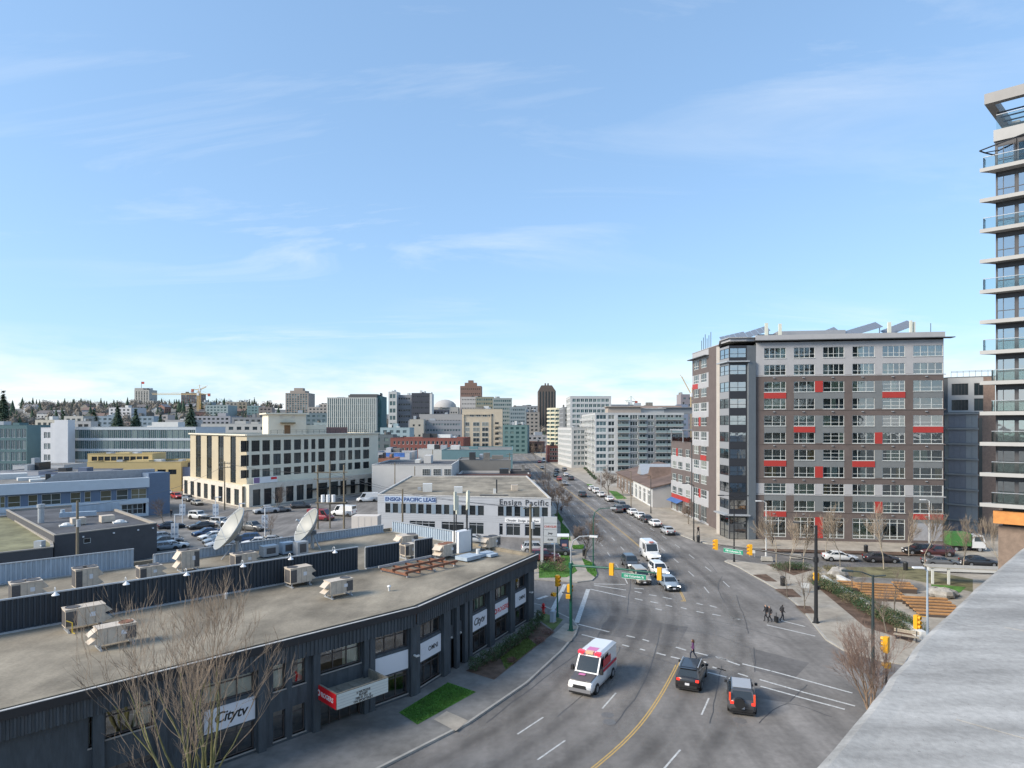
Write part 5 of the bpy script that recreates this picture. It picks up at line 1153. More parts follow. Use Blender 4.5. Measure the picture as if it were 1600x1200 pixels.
block('condo_tower', 'white condominium tower rising behind the long condominium', 'building', 891, 955, 619, 338, 26, CW_, 12, 9, (2.6,1.8), 0, GFT, FRW, cols=2, side=3)
r, fr, z1 = block('condo_slot', 'narrow dark grey condominium along the avenue', 'building', 880, 893, 636, 360, 30, CG_, 11, 2, (1.7,1.7), 0, GF, FRW, side=3)
block('condo_terrace', 'stepped white condominium terrace facing the avenue', 'building', 893, 928, 668, 300, 30, CW_, 7, 5, (1.5,1.6), R(8), GFB, FRW, cols=2, side=3)
# rounded cream building
RC = thing('round_building', 'cream apartment building with rounded corner and ringed balconies', 'building', (30,432,0)); RT = zat(637, 425)
b = MB(); rp_ = [(-5,14),(-5.5,4),(-4,-2.5),(0,-5.5),(5,-6),(9,-6),(9,14)]; b.prism(rp_, 0, RT-1); b.build('wall', GFT, RC)
for k in range(11): MB().prism(inset(rp_, -.7), RT-2.7*k-1.3, RT-2.7*k, bottom=True).build('balcony_ring', cm('cream_ring', (.58,.54,.40)), RC)
for k in range(10):
    for j in range(5): MB().box(-.4,.4,-.2,.2,0,1.5).build('pier', MC['cream_ring'], RC, (-4.4+j*3,-3.2-(j > 0)*2.6,RT-2.7*k-2.7))
block('brick_shop', 'low red brick corner building beneath the rounded cream building', 'building', 856, 881, 697, 350, 20, cm('red_brick', (.21,.075,.06)), 3, 5, (1.2,1.6), 0, GFD, FRW)
# brown roofed garage along the avenue
GA = thing('garage_building', 'low garage with broad brown roof and white framed shopfront', 'building', (34,155,0)); gr = [(34,155),(47,155),(47,207),(34,207)]
b = MB(); b.add([(-.5,-.4,5.0),(13.4,-.4,8.4),(13.4,52.4,8.4),(-.5,52.4,5.0),(-.5,-.4,4.8),(13.4,-.4,8.2),(13.4,52.4,8.2),(-.5,52.4,4.8)],[(0,1,2,3),(7,6,5,4),(0,4,5,1),(3,2,6,7),(0,3,7,4),(1,5,6,2)]); b.build('roof', BROOF, GA)
b = MB(); b.add([(0,0,0),(13,0,0),(13,0,8.1),(0,0,4.95)],[(0,1,2,3)]); b.add([(13,0,0),(13,52,0),(13,52,8.1),(13,0,8.1)],[(0,1,2,3)]); b.build('end_wall', cm('grey_block', (.42,.41,.40)), GA)
fg = Fr((34,207),(34,155)); opn = [(2+k*5.5,.3,3.6,3.6) for k in range(9)]; wall(GA, fg, 0, 52, 0, 4.95, opn, [mat('brown_wall', (.20,.15,.12), .8), OFFW], lambda x, z: 1 if x > 26 else 0, .3)
for o_ in opn: window(GA, fg, *o_, 3, [0,.7,1], WHITE, GFD, .12, -.2)
for k in range(2):
    MB().add([(0,0,0),(9,0,0),(9,3,3),(0,3,3),(0,6,0),(9,6,0)],[(0,1,2,3),(3,2,5,4),(0,3,4),(1,5,2)]).build('roof_ridge', [BROOF, GALV][k % 2], GA, (3,14+k*14,5.9))
# mid-distance blocks in front of the skyline
r, fr, z1 = block('white_warehouse', 'long white low warehouse wall behind the dealership', 'building', 581, 706, 726, 178, 26, cm('warehouse_white', (.56,.54,.51)), 0, 0, parapet=.3, rm=DROOF)
for k, (a, b_) in enumerate(((660,672),(677,689),(694,704.5))): window(r, fr, fr.a(a), zat(742.5,178), fr.a(b_)-fr.a(a), 1.75, 4, 3, FRW, GFD, .06, .06)
block('teal_warehouse', 'teal painted warehouse with blank side wall', 'building', 690, 801, 703, 232, 40, cm('teal_paint', (.14,.24,.26)), 0, 0, parapet=.3, rm=CONC2)
block('grey_warehouse', 'plain grey concrete warehouse in front of the teal one', 'building', 713, 798, 719, 203, 18, cm('grey_block2', (.20,.19,.175)), 0, 0, parapet=.2)
r, fr, z1 = block('dark_shop', 'single storey shop with dark roof edge and white posts', 'building', 716, 827, 741, 183, 14, cm('shop_white', (.48,.45,.42)), 1, 5, (5.5,2.6), 0, GFD, cols=2, top=.6, bot=1.6, rm=DROOF)
fr.put(r, 'fascia', MB().box(-.5,fr.L+.5,-1.2,-.003,0,.7).mesh('fascia', [mat('maroon_fascia', (.13,.07,.06), .7)]), 0, z1-.6)
block('grey_back_shop', 'small charcoal shop at the avenue corner', 'building', 797, 829, 736, 190, 10, CHARW, 1, 3, (2,1.6), 0, GFD)
r, fr, z1 = block('mural_building', 'low building with blue and orange painted parapet', 'building', 581, 640, 707, 245, 20, cm('mural_white', (.5,.5,.52)), 1, 4, (2,1.6), 0, GFD)
fr.put(r, 'mural', MB().box(0,7.5,-.08,-.003,0,1.6).mesh('mural', [mat('mural_blue', (.08,.2,.55), .6, .4, .6)]), 5, z1-1.7); block('orange_shed', 'orange painted shed below the mural wall', 'shed', 581, 617, 716, 220, 10, cm('salmon_paint', (.62,.27,.17)), 0, 0, parapet=.15)
block('brick_building', 'long red brick building with rows of small windows', 'building', 610, 724, 684, 305, 25, MC['red_brick'], 4, 16, (1.1,1.6), R(-4), GFD, FRW, rm=MC['grey_block'])
block('white_shed', 'small white shed before the brick building', 'shed', 653, 705, 702, 250, 8, cm('warehouse_white', (.56,.54,.51)), 1, 4, (1.2,1), 0, GFD)
# yellow building
r, fr, z1 = block('yellow_building', 'yellow ochre two storey building with dark trim', 'building', 136, 283, 722, 192, 18, cm('ochre', (.55,.42,.20)), 1, 8, (2.4,1.5), R(6), GFD, BLACK, cols=2, top=1.2, bot=4)
block('yellow_upper_storey', 'yellow upper storey with small windows set back on ochre building', 'building', 137, 238, 709, 200, 10, MC['ochre'], 1, 9, (2.0,1.3), R(6), GFD, BLACK, zb=8, top=.7, bot=.8)
# green hedge row in front is planted later
# glass offices
r, fr, z1 = block('glass_office', 'long green glass office with white stair fin', 'building', 104, 306, 667, 252, 24, cm('pale_alu', (.48,.52,.55)), 4, 22, (9,3.6), R(-2), GFT, mat('alu_frame', (.45,.47,.5), .4), cols=3, marg=.2, bot=2, top=.7, fill=(1.0,.8), fw=.09)
p = at(85,246); o = MB().box(0,5.2,0,4,0,zat(656,246)).box(-1.8,-.1,.4,3.4,0,zat(661,246)).build('stair_fin', cm('fin_white', (.62,.62,.63)), r, rel(r,*p,0))
block('glass_office_wing', 'short glass wing with white floor bands left of stair fin', 'building', 64, 83, 668, 250, 14, MC['fin_white'], 4, 2, (2,2.4), 0, GFT, cols=2)
block('teal_glass_building', 'teal glass curtain wall building at the far left', 'building', -60, 42, 664, 258, 20, cm('teal_mullion', (.10,.17,.18)), 4, 12, (3,3.6), R(4), GFT, MC['alu_frame'], cols=3, bot=.5, top=1, marg=.1)
block('sign_warehouse', 'white walled warehouse with red lettering', 'building', 283, 312, 723, 205, 14, MC['fin_white'], 0, 0, R(10))
p0 = at(284,204.4); tag(put('wall_sign', text_mesh('GESCAN', 1.9, SIGNRED, .05, 0, .03), None, (p0[0],p0[1],zat(732,204.4)), R(0)), 'red block letters on the white warehouse wall', 'sign')
for x0, x1, yt, Y, c, lab in ((20,100,727,215,(.5,.5,.5),'white roofed workshop behind the blue and white building'),(0,60,736,180,(.42,.42,.44),'low grey workshop with rooftop cabinets'),(60,150,738,170,(.12,.15,.22),'low navy workshop with pale roof'),(240,300,730,195,(.2,.23,.33),'blue loading shed behind parked trucks')):
    block('workshop', lab, 'building', x0, x1, yt, Y, 14, cm('ws%d' % x0, c), 1, 6, (2.2,1), R(5), GFD, parapet=.2)

# ------------------------------------------------------------------ skyline and hillside
def hz(px, Y): x, y = at(px, Y); return hill_z(x, y)
def sky_block(name, label, x0, x1, yt, Y, depth, c, nr, nc, wh=(1.8,1.7), pm=None, fm=None, yaw=0, **k):
    return block(name, label, 'building', x0, x1, yt, Y, depth, cm('sk_%s_%d' % (name, x0), c), nr, nc, wh, yaw, pm or GF, fm, zb=max(hz((x0+x1)/2, Y)-1, 0), **k)
# city hall: stepped tower
sky_block('city_hall', 'pale stepped civic tower with flag on wooded hill', 210, 233, 609, 880, 20, (.42,.40,.36), 11, 5, (1.6,2.6), GFD, top=2)
sky_block('civic_wing', 'lower pale wing on the tower side of the civic hill', 203, 217, 625, 878, 16, (.42,.40,.36), 7, 3, (1.6,2.4), GFD)
sky_block('civic_wing', 'lower pale wing to the far side of the civic tower', 226, 240, 626, 878, 16, (.42,.40,.36), 7, 3, (1.6,2.4), GFD)
x, y = at(221,890); t = thing('flagpole', 'flagpole with small red flag on the civic tower', 'flag', (x,y,zat(610,890))); MB().box(-6,6,-6,6,-2,3).build('plinth', cm('plinth_pale', (.38,.36,.33)), t); MB().cyl(0,0,3,12,.25).build('pole', DARKM, t); MB().box(.2,4,-.1,.1,9,12).build('flag', mat('flag_red', (.45,.06,.05), .8), t)
sky_block('brick_tower', 'dark red residential tower beside the cranes', 283, 309, 614, 830, 22, (.16,.10,.095), 11, 6, (2.6,2.0), GFB, side=1)
MBx = None
r, fr, z1 = sky_block('rounded_tower', 'beige residential tower with rounded top', 446, 482, 614, 800, 26, (.34,.29,.25), 10, 8, (2.4,2.2), GFB)
MB().prism([(5,2),(24,2),(24,18),(5,18)], z1-1, z1+3).prism([(9,5),(20,5),(20,14),(9,14)], z1+3, z1+6.5).build('crown', [cm('crown_beige', (.33,.28,.24))], r)
# striped hotel
r, fr, z1 = block('striped_hotel', 'hotel slab with staggered teal and white vertical stripes', 'building', 511, 588, 621, 420, 22, cm('hotel_white', (.50,.50,.46)), 9, 24, (1.0,6), 0, GFT, cm('teal_frame', (.10,.20,.22)), zb=0, top=.6, bot=.4, marg=.3, side=1, fill=(.5,.97))
MB().box(14,32,4,16,0,3).build('penthouse', cm('dark_ph', (.10,.10,.10)), r, (0,0,z1-.6))
sky_block('glass_link', 'teal dark glass block beside the striped hotel', 588, 596, 619, 425, 18, (.05,.12,.13), 8, 2, (1.4,2.4), GFT)
sky_block('white_fin_tower', 'white and green glass hospital tower', 607, 620, 612, 610, 20, (.52,.52,.50), 7, 2, (2.6,4), GFT)
sky_block('grey_ward_tower', 'grey concrete hospital tower with window bands', 620, 643, 617, 620, 22, (.30,.30,.31), 8, 5, (2.0,1.8), GFD)
sky_block('dark_slab_tower', 'dark slab tower with white edge', 643, 672, 614, 600, 18, (.055,.06,.075), 9, 8, (1.5,1.4), GFD, mat('slab_frame', (.1,.1,.115), .6))
sky_block('white_edge', 'thin white end wall of the dark slab tower', 671.5, 675, 615, 599, 14, (.6,.6,.58), 0, 0)
r, fr, z1 = sky_block('dome_building', 'pale building with broad low dome', 676, 716, 636, 720, 22, (.40,.38,.35), 3, 10, (1.6,1.8), GFD)
MB().lathe([(13,0),(12,4),(9,7),(4,9),(.1,9.5)], 20).build('dome', cm('dome_pale', (.42,.40,.38)), r, (fr.L*.45,11,z1-.6), smooth=True)
sky_block('grey_terrace_block', 'grey concrete hospital block with long rows of windows', 638, 722, 657, 490, 26, (.27,.28,.30), 5, 18, (1.6,1.6), GFB, R(0) and None)
sky_block('grey_upper_block', 'upper set back part of the grey hospital block', 655, 722, 647, 510, 20, (.34,.33,.32), 3, 14, (1.6,1.4), GFD)
sky_block('cream_ward', 'cream blank walled hospital wing', 640, 662, 655, 480, 12, (.45,.42,.36), 3, 2, (1.6,1.6), GFD)
r, fr, z1 = sky_block('brown_stepped_tower', 'brown stepped office tower', 719, 752, 603, 750, 24, (.22,.14,.11), 10, 10, (1.4,1.5), GFD)
MB().box(5,19,4,16,z1-1,z1+4).box(9,15,6,14,z1+4,z1+7).build('setback', cm('stepped_brown', (.22,.14,.11)), r)
sky_block('checkered_block', 'white checker framed block below the brown stepped tower', 720, 752, 620, 730, 14, (.48,.45,.42), 9, 12, (1.1,1.4), GFD)
sky_block('olive_block', 'olive glass residential block with stepped roof', 743, 771, 620, 640, 20, (.26,.25,.19), 11, 7, (1.8,2), GFT)
sky_block('green_glass_block', 'green glass residential block stepping down', 770, 800, 622, 630, 22, (.28,.31,.30), 11, 8, (2,2), GFT)
sky_block('green_glass_low', 'lower green glass block beside its taller twin', 796, 822, 636, 620, 22, (.25,.29,.30), 9, 7, (2,2), GFB)
# beige mid tower
r, fr, z1 = block('beige_midrise', 'beige mid rise with stacked balconies and blank side wall', 'building', 722, 785, 639, 332, 18, cm('beige_rend', (.52,.44,.33)), 0, 0, zb=0)
rws_ = [zat(662+8.2*k, 332) for k in range(5)]
for k, z in enumerate(rws_):
    for a0, a1 in ((727,733),(739,749),(753,763)): window(r, fr, fr.a(a0), z-1.2, fr.a(a1)-fr.a(a0), 2.0, 2, 1, FRW, GF, .1, .08, far=True)
    fr.put(r, 'balcony', MB().box(0,2.2,-.9,-.003,0,.2).box(0,2.2,-.9,-.85,.2,1.1).mesh('balcony', [cm('beige_rend', (.5,.4,.3))]), fr.a(773), z-1.4); window(r, fr, fr.a(773.5), z-1.2, 1.8, 2.0, 1, 1, DARKM, GFD, .1, .05, far=True)
for a0 in (734,744,754,764): window(r, fr, fr.a(a0), zat(651,332), 2.2, 1.5, 2, 1, FRW, GFD, .1, .06, far=True)
fr.put(r, 'bay_frame', MB().box(0,.5,-.5,-.003,0,zat(647,332)).box(14.2,14.7,-.5,-.003,0,zat(647,332)).box(0,14.7,-.6,-.003,zat(648,332),zat(646,332)).mesh('bay_frame', [cm('beige_rend', (.5,.4,.3))]), fr.a(723.5), 0)
# chamfered brown tower
Y_ = 800; x0, x1 = at(841,Y_)[0], at(868.5,Y_)[0]; zb_ = hz(855,Y_)-1; r = thing('chamfered_tower', 'tall dark brown tower with chamfered top and two fins', 'building', (x0,Y_,0)); wd = x1-x0; zt, zs_ = zat(602,Y_), zat(611,Y_)
b = MB(); b.add([(0,0,zb_),(wd,0,zb_),(wd,0,zs_),(wd-5,0,zt),(4,0,zt),(0,0,zs_),(0,22,zb_),(wd,22,zb_),(wd,22,zs_),(wd-5,22,zt),(4,22,zt),(0,22,zs_)],[(0,1,2,3,4,5),(6,11,10,9,8,7),(0,6,7,1),(1,7,8,2),(2,8,9,3),(3,9,10,4),(4,10,11,5),(5,11,6,0)]); b.build('wall', cm('tower_brown', (.12,.095,.08)), r)
for k in range(12): MB().box(k*wd/12+.25,k*wd/12+wd/12-.25,-.35,-.003,zb_,zs_-.5).build('window_strip', GFD if k % 2 else mat('tower_strip', (.16,.13,.11), .6), r)
for k in (.42,.58): MB().box(wd*k-.8,wd*k+.8,6,12,zt-.5,zt+3).build('fin', MC['tower_brown'], r)
# low filler blocks that close the view between the towers
rn = random.Random(21)
FILL = [(321,356,633,700,(.30,.36,.36),'GFT'),(352,372,628,760,(.40,.36,.30),'GFD'),(371,386,628,740,(.36,.30,.22),'GFD'),(386,404,634,720,(.20,.30,.30),'GFT'),(404,425,636,700,(.30,.25,.22),'GFD'),(313,330,628,780,(.28,.33,.34),'GFT'),
        (420,512,645,520,(.20,.25,.26),'GFT'),(362,420,652,480,(.22,.23,.24),'GFD'),(300,360,650,560,(.33,.33,.35),'GFD'),(481,512,636,700,(.30,.28,.26),'GFD'),(498,512,631,720,(.36,.33,.30),'GFD'),(314,420,662,330,(.50,.48,.44),'GF'),(395,470,664,350,(.22,.24,.25),'GFT'),
        (490,512,660,440,(.22,.28,.30),'GFT'),(594,640,668,400,(.33,.42,.44),'GFB'),(580,614,679,330,(.12,.15,.16),'GFT'),(675,700,640,640,(.10,.11,.14),'GFD'),(785,824,664,460,(.12,.20,.20),'GFT'),(806,840,634,760,(.38,.37,.36),'GFD'),(820,843,644,620,(.42,.36,.30),'GFD'),(800,856,680,520,(.45,.42,.40),'GF'),(824,850,690,480,(.28,.16,.13),'GFD'),(868,893,648,700,(.42,.36,.30),'GFD'),
        (955,1000,632,520,(.30,.30,.31),'GFD'),(985,1065,634,480,(.34,.26,.23),'GF'),(1064,1084,616,560,(.28,.25,.26),'GFB'),(1058,1075,632,520,(.18,.22,.30),'GFB'),(1474,1482,632,520,(.30,.30,.32),'GFD'),
        (100,130,650,420,(.40,.39,.36),'GFD'),(55,85,656,420,(.44,.42,.36),'GFD'),(170,205,637,640,(.52,.52,.53),'GFD'),(205,240,650,520,(.34,.40,.44),'GFB'),(240,262,648,560,(.40,.36,.34),'GFD'),(258,300,656,480,(.46,.44,.42),'GFD'),(118,142,658,360,(.50,.47,.44),'GFD'),(150,178,650,520,(.36,.42,.46),'GFB'),(40,62,672,380,(.30,.28,.27),'GFD')]
desc = {'GFT': 'green glass', 'GFB': 'blue glazed', 'GFD': 'masonry', 'GF': 'pale rendered'}
def tone(c):
    m_ = max(c); return ('dark ' if m_ < .2 else 'mid tone ' if m_ < .36 else 'pale ')+('warm ' if c[0] > c[2]*1.12 else 'cool ' if c[2] > c[0]*1.08 else 'neutral ')
for x0, x1, yt, Y, c, gl in FILL:
    w_ = (x1-x0)*Y/1000; z1 = zat(yt, Y); zb_ = max(hz((x0+x1)/2, Y)-1, 0); nr = max(1, min(8, int((z1-zb_)/3.4))); nc = max(2, min(12, int(w_/4)))
    lab = tone(c)+desc[gl]+' block of %s storeys and %s bays in far city' % (('one','two','three','four','five','six','seven','eight')[nr-1], nc)
    block('city_block', lab, 'building', x0, x1, yt, Y, min(24, w_), cm('fill%d_%d' % (x0, yt), c), nr, nc, (2.4,1.8), R(rn.choice([-6,0,5,9])), MC[{'GFT':'far_glass_teal','GFB':'far_glass_blue','GFD':'far_glass_dark','GF':'far_glass'}[gl]], None, zb=zb_, group='distant city blocks', top=.8, bot=.6)
# cranes
def crane(px, ytop, Y, jib, label, mc, back=12, tilt=0):
    x, y = at(px, Y); zb_ = max(hz(px, Y), 0)-1; zt = zat(ytop, Y); t = thing('tower_crane', label, 'crane', (x,y,zb_))
    H = zt-zb_; b = MB()
    for sx in (-.8,.8):
        for sy in (-.8,.8): b.box(sx-.16,sx+.16,sy-.16,sy+.16,0,H)
    for k in range(int(H/2.4)): b.tube([(-.8,-.8,k*2.4),(.8,-.8,k*2.4+2.4)], .1, 3); b.tube([(.8,-.8,k*2.4),(-.8,-.8,k*2.4+2.4)], .1, 3)
    b.build('mast', mc, t); b = MB(); s_ = 1 if jib > 0 else -1; n = int(abs(jib)/2.5); dz = math.tan(tilt)*2.5
    for k in range(n): b.tube([(s_*k*2.5,0,H+1+k*dz),(s_*(k+1)*2.5,0,H+1+(k+1)*dz)], .28, 4); b.tube([(s_*k*2.5,0,H+1+k*dz),(s_*(k+.5)*2.5,0,H+2.6+k*dz)], .12, 3); b.tube([(s_*(k+.5)*2.5,0,H+2.6+k*dz),(s_*(k+1)*2.5,0,H+1+(k+1)*dz)], .12, 3); b.tube([(s_*(k+.5)*2.5,0,H+2.6+k*dz),(s_*(k+1.5)*2.5,0,H+2.6+(k+1)*dz)], .2, 3)
    b.build('jib', mc, t); MB().box(-1,1,-1,1,H,H+3).build('cab', WHITE, t); b = MB().tube([(0,0,H+1.5),(-s_*back,0,H+1.5)], .4, 4).tube([(0,0,H+3),(0,0,H+7)], .3, 4).tube([(0,0,H+7),(s_*abs(jib)*.6,0,H+2.6+abs(jib)*.6*math.tan(tilt))], .08, 3).tube([(0,0,H+7),(-s_*back,0,H+1.6)], .08, 3); b.build('counter_jib', mc, t); MB().box(-1.2,1.2,-.8,.8,-1.8,1.2).build('counterweight', mat('cw_red', (.4,.09,.06), .7), t, (-s_*back,0,H+1))
CRY = mat('crane_cream', (.62,.46,.24), .6); crane(309.5, 618, 700, -50, 'cream tower crane with long jib beside the dark red tower', CRY)
crane(312, 611, 720, 8, 'short yellow crane with raised jib among the far towers', mat('crane_amber', (.6,.36,.10), .6), 8, R(25)); crane(986, 630, 620, -7, 'small green crane beyond the long condominium', mat('crane_green', (.2,.26,.18), .6), 5); crane(1081, 620, 480, -9, 'pale luffing crane beside the brown apartment block', CRY, 4, R(62))
# hillside houses
rn = random.Random(33); HC = [((.55,.54,.52),'white'),((.40,.34,.27),'tan'),((.30,.32,.35),'grey blue'),((.28,.16,.13),'brick red'),((.45,.42,.30),'straw yellow')]
hm_ = [cm('house%d' % i, c[0]) for i, c in enumerate(HC)]; rm_ = [cm('roof_a', (.13,.12,.12)), cm('roof_b', (.19,.13,.11)), cm('roof_c', (.22,.22,.23))]; RN = ['charcoal','brown','grey']
WM = MB().quad((0,0,0),(1.3,0,0),(1.3,0,1.4),(0,0,1.4)).mesh('window', [GFD])
for k in range(64):
    px = rn.uniform(0, 330) if k < 54 else rn.uniform(330, 420); Y = rn.uniform(420, 800); x, y = at(px, Y); z = hill_z(x, y)-.5; i, j = rn.randrange(5), rn.randrange(3)
    w_, d_, h = rn.uniform(9,15), rn.uniform(8,11), rn.uniform(5,8.5); t = thing('hillside_house', '%s house with %s gable roof on the wooded hillside' % (HC[i][1], RN[j]), 'house', (x,y,z), R(rn.choice([-12,0,10,80,95])), 'houses on the wooded hillside')
    MB().box(0,w_,0,d_,0,h).add([(0,0,h),(0,d_,h),(0,d_/2,h+2.8)],[(0,1,2)]).add([(w_,0,h),(w_,d_,h),(w_,d_/2,h+2.8)],[(0,1,2)]).build('wall', hm_[i], t)
    MB().add([(-.5,-.5,h-.2),(w_+.5,-.5,h-.2),(w_+.5,d_/2,h+3),(-.5,d_/2,h+3),(w_+.5,d_+.5,h-.2),(-.5,d_+.5,h-.2)],[(0,1,2,3),(3,2,4,5)]).build('roof', rm_[j], t)
    for q in range(2):
        for s_ in range(3): put('window', WM, t, (w_*(.12+.3*s_),-.06,1.2+q*2.7))
# far woods: nobody could count these crowns
def leafball(b, c, r, h, n, size, rnd, cone=False):
    for _ in range(n):
        u = 1-sqrt(rnd.random()); a = rnd.uniform(0,6.283)
        if cone: rr = r*(1-u)*sqrt(rnd.uniform(.3,1)); p = Vector((c[0]+cos(a)*rr, c[1]+sin(a)*rr, c[2]+h*u))
        else:
            v = Vector((rnd.gauss(0,1),rnd.gauss(0,1),rnd.gauss(0,1))).normalized()*rnd.uniform(.45,1); p = Vector((c[0]+v.x*r, c[1]+v.y*r, c[2]+h/2+v.z*h/2))
        s_ = size*rnd.uniform(.6,1.3); d1 = Vector((rnd.gauss(0,1),rnd.gauss(0,1),rnd.gauss(0,1))).normalized()*s_; d2 = d1.cross(Vector((rnd.gauss(0,1),rnd.gauss(0,1),rnd.gauss(0,1)))).normalized()*s_*.6
        if cone: d1 = Vector((cos(a)*s_, sin(a)*s_, -s_*.45)); d2 = Vector((-sin(a)*s_*.5, cos(a)*s_*.5, 0))
        b.add([p-d1*.5-d2*.5, p+d1*.5, p-d1*.5+d2*.5], [(0,1,2)])
def mound(b, c, r, h, rnd, cone=False):
    vs = []; rows = ((.0,.55),(.18,.95),(.45,1.0),(.75,.7),(.97,.15)) if not cone else ((0,.9),(.25,.72),(.5,.5),(.75,.27),(1,.02))
    for f, w_ in rows:
        for i in range(8): a = i*pi/4+rnd.uniform(-.2,.2); q = r*w_*rnd.uniform(.75,1.1); vs.append((c[0]+cos(a)*q, c[1]+sin(a)*q, c[2]+h*f*rnd.uniform(.93,1.03)))
    b.add(vs, [(j*8+i, j*8+(i+1)%8, (j+1)*8+(i+1)%8, (j+1)*8+i) for j in range(4) for i in range(8)]); b.add(vs[-8:], [tuple(range(8))])
rn = random.Random(44); bb = MB(); cb = MB()
for k in range(1000):
    px = rn.uniform(-40, 440) if k < 540 else rn.uniform(440, 1080); Y = rn.uniform(400, 960) if px < 440 else rn.uniform(560,950); x, y = at(px, Y); z = hill_z(x, y)
    if rn.random() < .66: r_, h_ = rn.uniform(4.5,7.5), rn.uniform(8,13); mound(bb, (x,y,z+1), r_*.6, h_*.75, rn); leafball(bb, (x,y,z+1), r_, h_, 120, 1.35, rn)
    else: h = rn.uniform(9,17); mound(cb, (x,y,z), h*.25, h*.95, rn, True); leafball(cb, (x,y,z), h*.3, h, 60, 2.6, rn, True)
for o, m, nm, lab in ((bb, HAZEL, 'bare_woodland', 'grey brown bare trees massed on far hill'), (cb, CONIF, 'conifer_woodland', 'dark conifers massed among bare trees on far hill')):
    o = o.build(nm, m); o['kind'] = 'stuff'; tag(o, lab, 'woodland')
def conifer(px, ybase, ytop, Y, label, n=900, w_=.2):
    n = int(n*1.7); w_ *= 1.55
    x, y = at(px, Y); z0 = max(hill_z(x, y)-.5, 0); h = zat(ytop, Y)-z0; t = thing('conifer_tree', label, 'tree', (x,y,z0)); MB().cyl(0,0,0,h*.95,h*.02,.03,6).build('trunk', TRUNK, t); b = MB(); leafball(b, (0,0,h*.06), h*w_, h*.95, n, h*.12, random.Random(int(px)), True); b.build('crown', CONIF, t)
conifer(184, 668, 634, 470, 'broad dark conifer behind the glass office'); conifer(147, 668, 640, 430, 'ragged dark conifer over the stair fin roof', 600, .24); conifer(212, 664, 638, 480, 'dark conifer below the civic tower', 700, .22); conifer(298, 668, 632, 400, 'tall dark conifer between office and cranes', 900, .2); conifer(99, 660, 641, 500, 'small dark conifer behind white stair fin', 500, .24); conifer(5, 640, 609, 620, 'tall open conifer on the skyline at far left', 500, .16); conifer(251, 664, 646, 500, 'small conifer beside the tall dark one', 400, .25)

# ------------------------------------------------------------------ vehicles
CARD = {  # L, half width, H, hood z, belt z, windscreen base x, top x, rear window top x, base x, boot z, wheel radius
 'sedan': (4.7,.90,1.45,.92,.97,1.05,.25,-1.05,-1.75,1.05,.33),
 'hatch': (4.2,.88,1.50,.95,.98,1.10,.35,-1.45,-1.95,1.02,.32),
 'suv': (4.7,.94,1.70,1.02,1.10,1.15,.45,-1.85,-2.2,1.12,.37),
 'minivan': (5.0,.97,1.75,1.0,1.08,1.55,.75,-2.1,-2.4,1.1,.34),
 'ambulance': (5.7,1.0,2.45,1.20,1.30,1.50,.70,-2.78,-2.82,1.3,.37),
 'van': (5.6,1.0,2.45,1.15,1.3,2.0,1.25,-2.7,-2.76,1.3,.36),
 'pickup': (5.6,.97,1.85,1.12,1.2,1.2,.55,-.9,-1.05,1.15,.40),
 'jeep': (4.2,.93,1.82,1.12,1.16,.75,.55,-1.85,-1.95,1.14,.42)}
CM = {}
